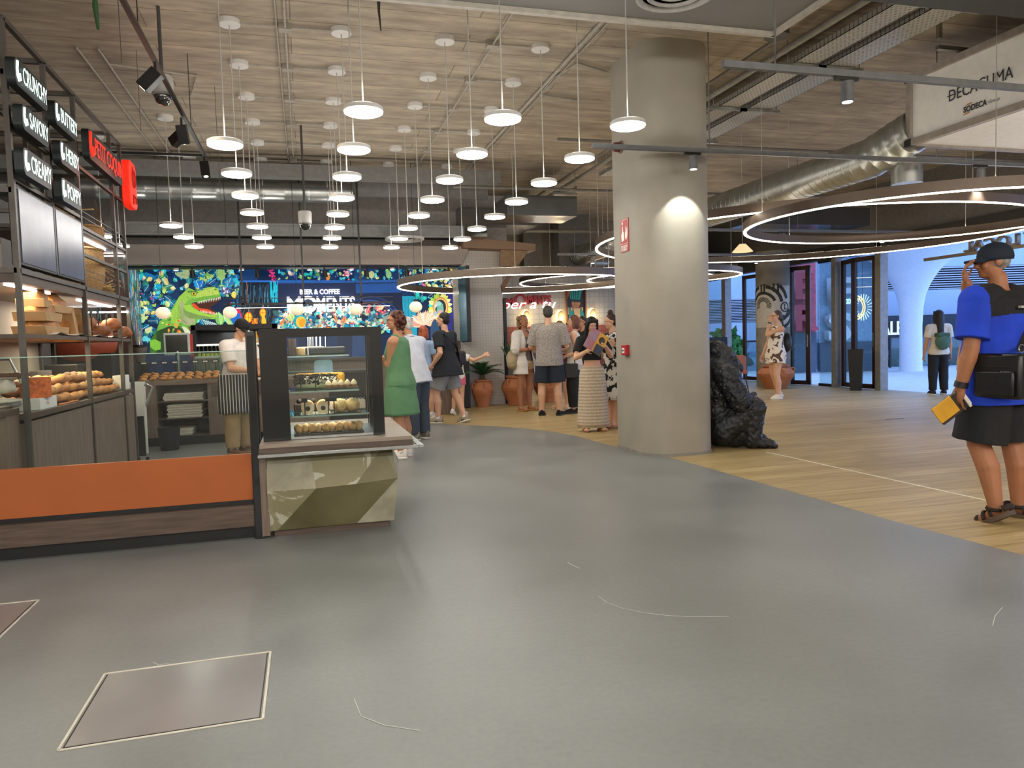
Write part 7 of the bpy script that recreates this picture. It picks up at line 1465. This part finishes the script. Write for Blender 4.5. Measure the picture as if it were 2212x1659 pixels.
# 7 child
P = Fig('child with long brown hair and pink shorts reaching towards the cycad', (2.62, 13.1), 150, 1.32, 1.0, 'light', .009, fem=True, aR=((-1, .35, -.45), (-.9, .1, .35)), aL=((.15, .1, -1), (0, .2, -1)), lL=((.02, .05, -1), (0, -.25, -1)), handR=.1, palmR=(0, 1, 0))
P.top(cloth('E0DCD8'), 'tshirt', -.03, .5, .015); P.shorts(cloth('D86A8A'), .45, .068); P.hair('3A281E', 'verylong'); P.shoes(cloth('E8E6E2'), white_m, 'sneaker', pitch=(30, 0))
# 8 woman with wavy hair and white open shirt
P = Fig('woman with wavy blond-streaked hair in an open white shirt and beige shorts', (3.9, 13.15), 42, 1.74, .98, 'tan', .009, lean=0, head=(0, -4), aR=((-.25, .1, -1), (.75, .8, .1)), aL=((.1, .35, -1), (-.3, .9, .1)), fem=True)
P.top(cloth('6E6258'), 'camisole', .02, 0, .008, neck=.27, tight=True, strap=True); P.shorts(cloth('C8AE84'), .3, .066); P.hair('8A6A48', 'wavy'); sh_ = P.top(cloth('DCD6CE'), 'open_shirt', -.12, 1.1, .03, flare=.03)
P.shoes(cloth('B08A3A'), M('sole_gold', 'A87A30'), 'slip', ); P.bracelet('R', '8A3A30', .009, .92); P.bracelet('L', '8A6A3A', .009, .9)
# cut the shirt open down the front
bm = bmesh.new(); bm.from_mesh(sh_.data); bmesh.ops.delete(bm, geom=[v_ for v_ in bm.verts if v_.co.y < -.02 and abs(v_.co.x) < .075], context='VERTS'); bm.to_mesh(sh_.data); bm.free()
so_m = sh_.modifiers.new('s', 'SOLIDIFY'); so_m.thickness = .004
item(P, 'shoulder_bag', 'beige slouchy shoulder bag of the woman in the open white shirt', 'bag', [('bag', lump(lump(MB(), (-.24, .08, .95), (.09, .13, .17), 2, .15), (-.24, .08, .88), (.08, .12, .1), 4, .1), cloth('A89878')), ('strap', strapb([P.at(-.09, .03, .31), V(-.2, .0, 1.2), V(-.24, .05, 1.08)], .03), cloth('C8B898'))])
# 9 big man in the patterned shirt
P = Fig('tall man seen from behind in a grey patterned shirt and navy shorts', (4.05, 12.15), 168, 1.85, 1.16, 'light', .009, lean=0, head=(4, 8), aL=((.32, .1, -1), (-.3, 1, .45)), aR=((-.28, .12, -1), (.2, 1, .2)), lL=((.1, 0, -1), (.03, -.02, -1)), lR=((-.1, 0, -1), (-.03, -.02, -1)), belly=.01)
gp = M('dotted_shirt', '6E6A68', .85, scale=70, var=0, col2='B8B0A8'); P.top(gp, 'shirt', -.05, .78, .024); P.shorts(cloth('1E2634'), .88, .066, flare=1.15); P.hair('3A342E', 'short'); P.shoes(cloth('141416'), black, 'loafer')
# 10 woman in maroon
P = Fig('woman in a maroon top and beige shorts partly hidden behind the tall man', (4.6, 13.15), -20, 1.62, 1.0, 'light', .01, fem=True, aR=((-.1, .3, -1), (.6, .8, .1)), aL=((.1, .3, -1), (-.6, .9, .2)))
P.top(cloth('6A2A38'), 'top', -.03, .5, .016); P.shorts(cloth('B8A88C'), .6, .07); P.hair('7A5038', 'bob'); P.shoes(cloth('D8C8B0'), M('sole_pale', 'D8C8B0'), 'slip')
# 11 woman white top black trousers
P = Fig('auburn haired woman in a sleeveless white top and black trousers carrying a black handbag', (4.55, 12.3), -100, 1.69, 1.02, 'light', .009, lean=-2, head=(2, 0), aL=((.2, -.3, -1), (-.1, .9, -.35)), aR=((-.15, .3, -1), (.2, .9, .1)), fem=True, lL=((.03, .08, -1), (0, -.06, -1)))
P.top(cloth('DAD4C8'), 'sleeveless_top', -.06, 0, .02, strap=True); P.shorts(cloth('17181A'), 1.9, .062, 'trousers', flare=1.15); P.hair('6A3E2A', 'bob'); P.shoes(cloth('1A1A1C'), black, 'loafer')
wl_ = P.J['elL'].lerp(P.J['wrL'], .6)
item(P, 'handbag', 'black handbag hanging from the arm of the woman in the white top', 'bag', [('bag', MB().box(wl_.x-.05, wl_.y-.13, wl_.z-.42, wl_.x+.05, wl_.y+.13, wl_.z-.16), black), ('handle', MB().tube([(wl_.x, wl_.y-.08, wl_.z-.17), (wl_.x, wl_.y-.06, wl_.z-.02), (wl_.x, wl_.y+.0, wl_.z+.03), (wl_.x, wl_.y+.06, wl_.z-.02), (wl_.x, wl_.y+.08, wl_.z-.17)], .009), black)], .02)
# 12 man with glasses
P = Fig('dark haired person with glasses in a dark T-shirt behind the girl with the magazine', (5.35, 13.9), -60, 1.72, 1.02, 'mid', .011)
P.top(cloth('22282A'), 'tshirt', -.06, .6, .02); P.shorts(cloth('2A2E34'), .85, .066); P.hair('1A1614', 'short'); P.glasses(); P.shoes(cloth('1A1A1C'), black, 'sneaker', sock=black)
# 13 girl with magazine
P = Fig('long haired young woman in a black crop top and cream crochet skirt, reading', (3.87, 9.72), 6, 1.58, .96, 'light', .008, lean=0, head=(20, 6), ikR=(('b', -.085, .17, .2), (-.6, -.2, -1)), ikL=(('b', .085, .17, .24), (.6, -.2, -1)), fem=True, handL=.9, handR=.9)
P.top(cloth('17171A'), 'crop_top', .12, .6, .014, tight=True); cr_ = M('crochet', 'D8C8B0', .9, scale=40, bump=.6, col2='C2B094'); _N, _L, _b = nodes(cr_); _w = _N.new('ShaderNodeTexWave'); _w.bands_direction = 'Z'; _w.inputs['Scale'].default_value = 7; _w.inputs['Distortion'].default_value = .4; _mx = _N.new('ShaderNodeMix'); _mx.data_type = 'RGBA'; _mx.blend_type = 'MULTIPLY'; _mx.inputs[0].default_value = .35
_L.new(_N['Texture Coordinate'].outputs['Object'], _w.inputs[0]); _L.new(_N['Color Ramp'].outputs[0], _mx.inputs[6]); _L.new(_w.outputs[0], _mx.inputs[7]); _L.new(_mx.outputs[2], _b.inputs['Base Color'])
P.skirt(cr_, -.475, .065, .028, 'crochet_skirt', loose=.032); P.hair('15110F', 'long'); P.shoes(cloth('B88A6A'), M('sole_tan2', 'A07A58'), 'slip')
mg = (P.J['wrL']+P.J['wrR'])/2+V(0, -.085, .09); t = thing('magazine', 'open yellow and red magazine held up by the young woman in the crochet skirt', 'magazine', world_of(P.t)@mg, P.t.rotation_euler.z)
t.rotation_euler = (math.radians(-28), math.radians(35), P.t.rotation_euler.z)
B(-.15, -.003, -.17, .12, .003, .17).build('cover', M('mag_yellow', 'D8A028', .4, var=.05), t, world=False, bevel=.001); B(-.149, -.006, -.17, -.02, -.003, .17).build('red_band', M('mag_red', 'B85A48', .4, col2='8A8CB0', scale=9, var=0), t, world=False); MB().ell((.05, -.006, .06), (.045, .003, .06)).build('printed_face', M('mag_face', '3A2A24', .4), t, world=False); B(-.0, -.007, -.17, .12, -.004, -.02).build('printed_jacket', M('mag_navy', '2A3048', .4), t, world=False)
# 14 woman by the pillar
P = Fig('woman with a dark topknot in a black and white dress half hidden by the pillar', (4.3, 10.0), -75, 1.62, 1.1, 'light', .009, head=(10, 0), aL=((.2, .75, -.6), (-.1, 1, .18)), aR=((-.2, .3, -1), (0, .6, 0)), fem=True)
bwm = M('swirl_bw', '161616', .85, scale=11, var=0, col2='D8D4CA'); MC['swirl_bw'].node_tree.nodes['Color Ramp'].color_ramp.elements[0].position = .5; MC['swirl_bw'].node_tree.nodes['Color Ramp'].color_ramp.elements[1].position = .53
P.top(bwm, 'dress_top', -.02, .3, .018); P.skirt(bwm, -.26, .12, .04, 'dress', loose=.03); P.hair('3A2018', 'topbun'); P.shoes(cloth('B88A6A'), M('sole_tan2', 'A07A58'), 'slip'); P.bracelet('L', 'C8C0A8', .008, .9)
# 15 woman in patterned romper
P = Fig('woman in a white and brown patterned romper with a hand at her mouth', (8.95, 12.72), -80, 1.72, 1.08, 'light', .009, lean=-3, head=(0, -5), aR=((-.4, .1, -1), (-.2, .35, -1)), ikL=(('h', .0, .075, -.065), (.5, -.2, -1)), fem=True, lL=((.06, .12, -1), (0, -.1, -1)), lR=((-.06, -.05, -1), (0, -.25, -1)), belly=.02)
rp = M('romper_print', 'E8DED2', .85, scale=5.5, var=0, col2='5A4438'); _c = rp.node_tree.nodes['Color Ramp'].color_ramp; _c.elements[0].position = .42; _c.elements[1].position = .44; rp.node_tree.nodes['Noise Texture'].inputs['Detail'].default_value = .5; rp.node_tree.nodes['Noise Texture'].inputs['Distortion'].default_value = 2.2
P.top(rp, 'romper_top', -.05, 0, .028, flare=.03, strap=True); P.shorts(rp, .42, .078, 'romper_shorts', flare=1.2); P.hair('4A3A30', 'pony'); P.glasses(); P.shoes(cloth('D8CDBC'), M('sole_cream2', 'D8D0BC'), 'sneaker', pitch=(0, 25)); P.bracelet('L', '222', .013) if False else P.bracelet('L', '222222', .013)
item(P, 'backpack', 'black backpack on the back of the woman in the patterned romper', 'backpack', [('bag', lump(MB(), P.at(0, -.13, .14), (.13, .1, .2), 3, .1), black), ('strap', strapb([P.at(.06, -.06, .31), P.at(.07, .04, .3), P.at(.075, .06, .22), P.at(.08, -.03, .12)], .03), black)])
# 16 woman with green backpack
P = Fig('woman with very long black hair and black trousers walking out to the terrace', (11.95, 11.75), 172, 1.63, 1.0, 'mid', .01, fem=True, aL=((.22, .0, -1), (.15, .1, -1)), lR=((-.04, .1, -1), (0, -.1, -1)))
P.top(cloth('D8CDBC'), 'top', -.03, .62, .02); P.shorts(cloth('17181A'), 1.93, .062, 'trousers', flare=1.1); P.hair('121012', 'verylong'); P.shoes(cloth('2A2A2A'), white_m, 'sneaker')
item(P, 'backpack', 'green backpack of the long haired woman by the terrace', 'backpack', [('bag', lump(MB(), P.at(0, -.12, .13), (.14, .09, .17), 5, .08), cloth('4A6A5A')), ('flap', MB().box(-.11, P.at(0, 0, .2).y+.05, P.at(0, 0, .2).z-.03, .11, P.at(0, 0, .2).y+.27, P.at(0, 0, .2).z+.05), cloth('3E5C4E'))], .02)
# 17 man behind the blue shirt
P = Fig('person in a dark green T-shirt, mostly hidden by the man in blue', (8.4, 7.45), 150, 1.62, 1.1, 'light', .01, aL=((.45, .1, -1), (.2, .2, -1)), lR=((-.06, .05, -1), (0, 0, -1)))
P.top(cloth('3A443C'), 'tshirt', -.06, .62, .024); P.shorts(cloth('222428'), 1.9, .062, 'trousers'); P.hair('5A4A40', 'short'); P.shoes(cloth('151515'), black, 'loafer')
mb = MB(); [mb.ell(P.q(sg*.02, .03, .06), (.02, .008, .014), P.R3) for sg in (-1, 1)]; item(P, 'sunglasses', 'blue mirrored sunglasses on the head behind the man in blue', 'sunglasses', [('lenses', mb, M('mirror_blue', '1A4AC8', .1, .8))])
# 18 man in blue
P = Fig('big man in a blue and black shirt with a hand at his face', (4.5, 3.93), -155, 1.83, 1.2, 'tan', .0065, lean=2, head=(4, 48), aL=((.22, -.04, -1), (.1, .2, -1)), ikR=(('h', -.015, .085, -.07), (-.3, .3, -1)), hdR=(.5, -.1, 1), lL=((.08, .12, -1), (.02, -.3, -1)), lR=((-.09, -.02, -1), (-.02, -.1, -1)), handL=.75, handR=.75, belly=.015, palmR=(-.5, -1, 0))
blu = cloth('1840C8', bump=.25, var=.12); blk = cloth('17181B'); o = P.top([blu, blk], 'shirt', -.085, .72, .03, flare=.02);
for pl_ in o.data.polygons:
    r_ = pl_.center-P.J['pel']; zc, ac = r_.dot(P.up)/P.h, abs(r_.dot(P.sd))/P.h
    pl_.material_index = 1 if ac < .135 and zc > .238-.12*max(0, ac-.06) else 0
P.shorts(blk, .95, .07, flare=1.22)
rf = P.at(.03, -.1, .262)
MB().box(rf.x-.12, rf.y+.0, rf.z-.008, rf.x+.02, rf.y+.02, rf.z+.008).build('reflective_bar', M('reflect', 'B8B4A8', .4), P.t, world=False)
P.hair('9A948C', 'cap'); P.cap_('1A2434'); P.glasses('3A3A48'); P.shoes(cloth('2E2620'), M('sole_brown', '5A4A3C'), 'sandal', dL=(.05, 1), dR=(-.1, 1), pitch=(32, 0)); P.bracelet('L', '241E2A', .02)
hp = P.J['hipL']; item(P, 'shoulder_bag', 'black zipped shoulder bag at the hip of the man in blue', 'bag', [('bag', MB().box(hp.x+.085, hp.y+.0, hp.z-.10, hp.x+.175, hp.y+.30, hp.z+.19), M('bag_black', '17181A', .35, bump=.3)), ('pocket', MB().box(hp.x+.175, hp.y+.02, hp.z-.08, hp.x+.2, hp.y+.27, hp.z+.08), M('bag_black', '17181A')), ('zip', MB().box(hp.x+.174, hp.y+.05, hp.z+.1, hp.x+.182, hp.y+.24, hp.z+.1), steel), ('strap', strapb([V(hp.x+.12, hp.y+.27, hp.z+.2), P.at(.045, -.108, .12), P.at(-.03, -.105, .22), P.at(-.075, -.07, .315)], .045), M('strap_grey', '34322F', .8)), ('buckle', MB().tube([V(hp.x+.12, hp.y+.275+.02*math.cos(a), hp.z+.22+.025*math.sin(a)) for a in [2*PI*j/10 for j in range(10)]], .004, 6, closed=True), steel)], .02)
wl_ = P.J['wrL']+P.J['dL']*.09
t = thing('brochure', 'yellow and dark folded brochure in the hand of the man in blue', 'brochure', world_of(P.t)@wl_); t.rotation_euler = (0, math.radians(-36), math.radians(-15.5))
B(-.17, -.012, -.08, .05, .012, .055).build('dark_cover', M('broch_dark', '2E2420', .3), t, world=False, bevel=.004); B(-.18, -.018, -.06, -.03, -.006, .06).build('yellow_cover', M('broch_yellow', 'D8A020', .35, var=.1), t, world=False, bevel=.003); B(.03, -.03, -.08, .055, -.012, .03).build('white_receipt', paper_m, t, world=False, bevel=.002)
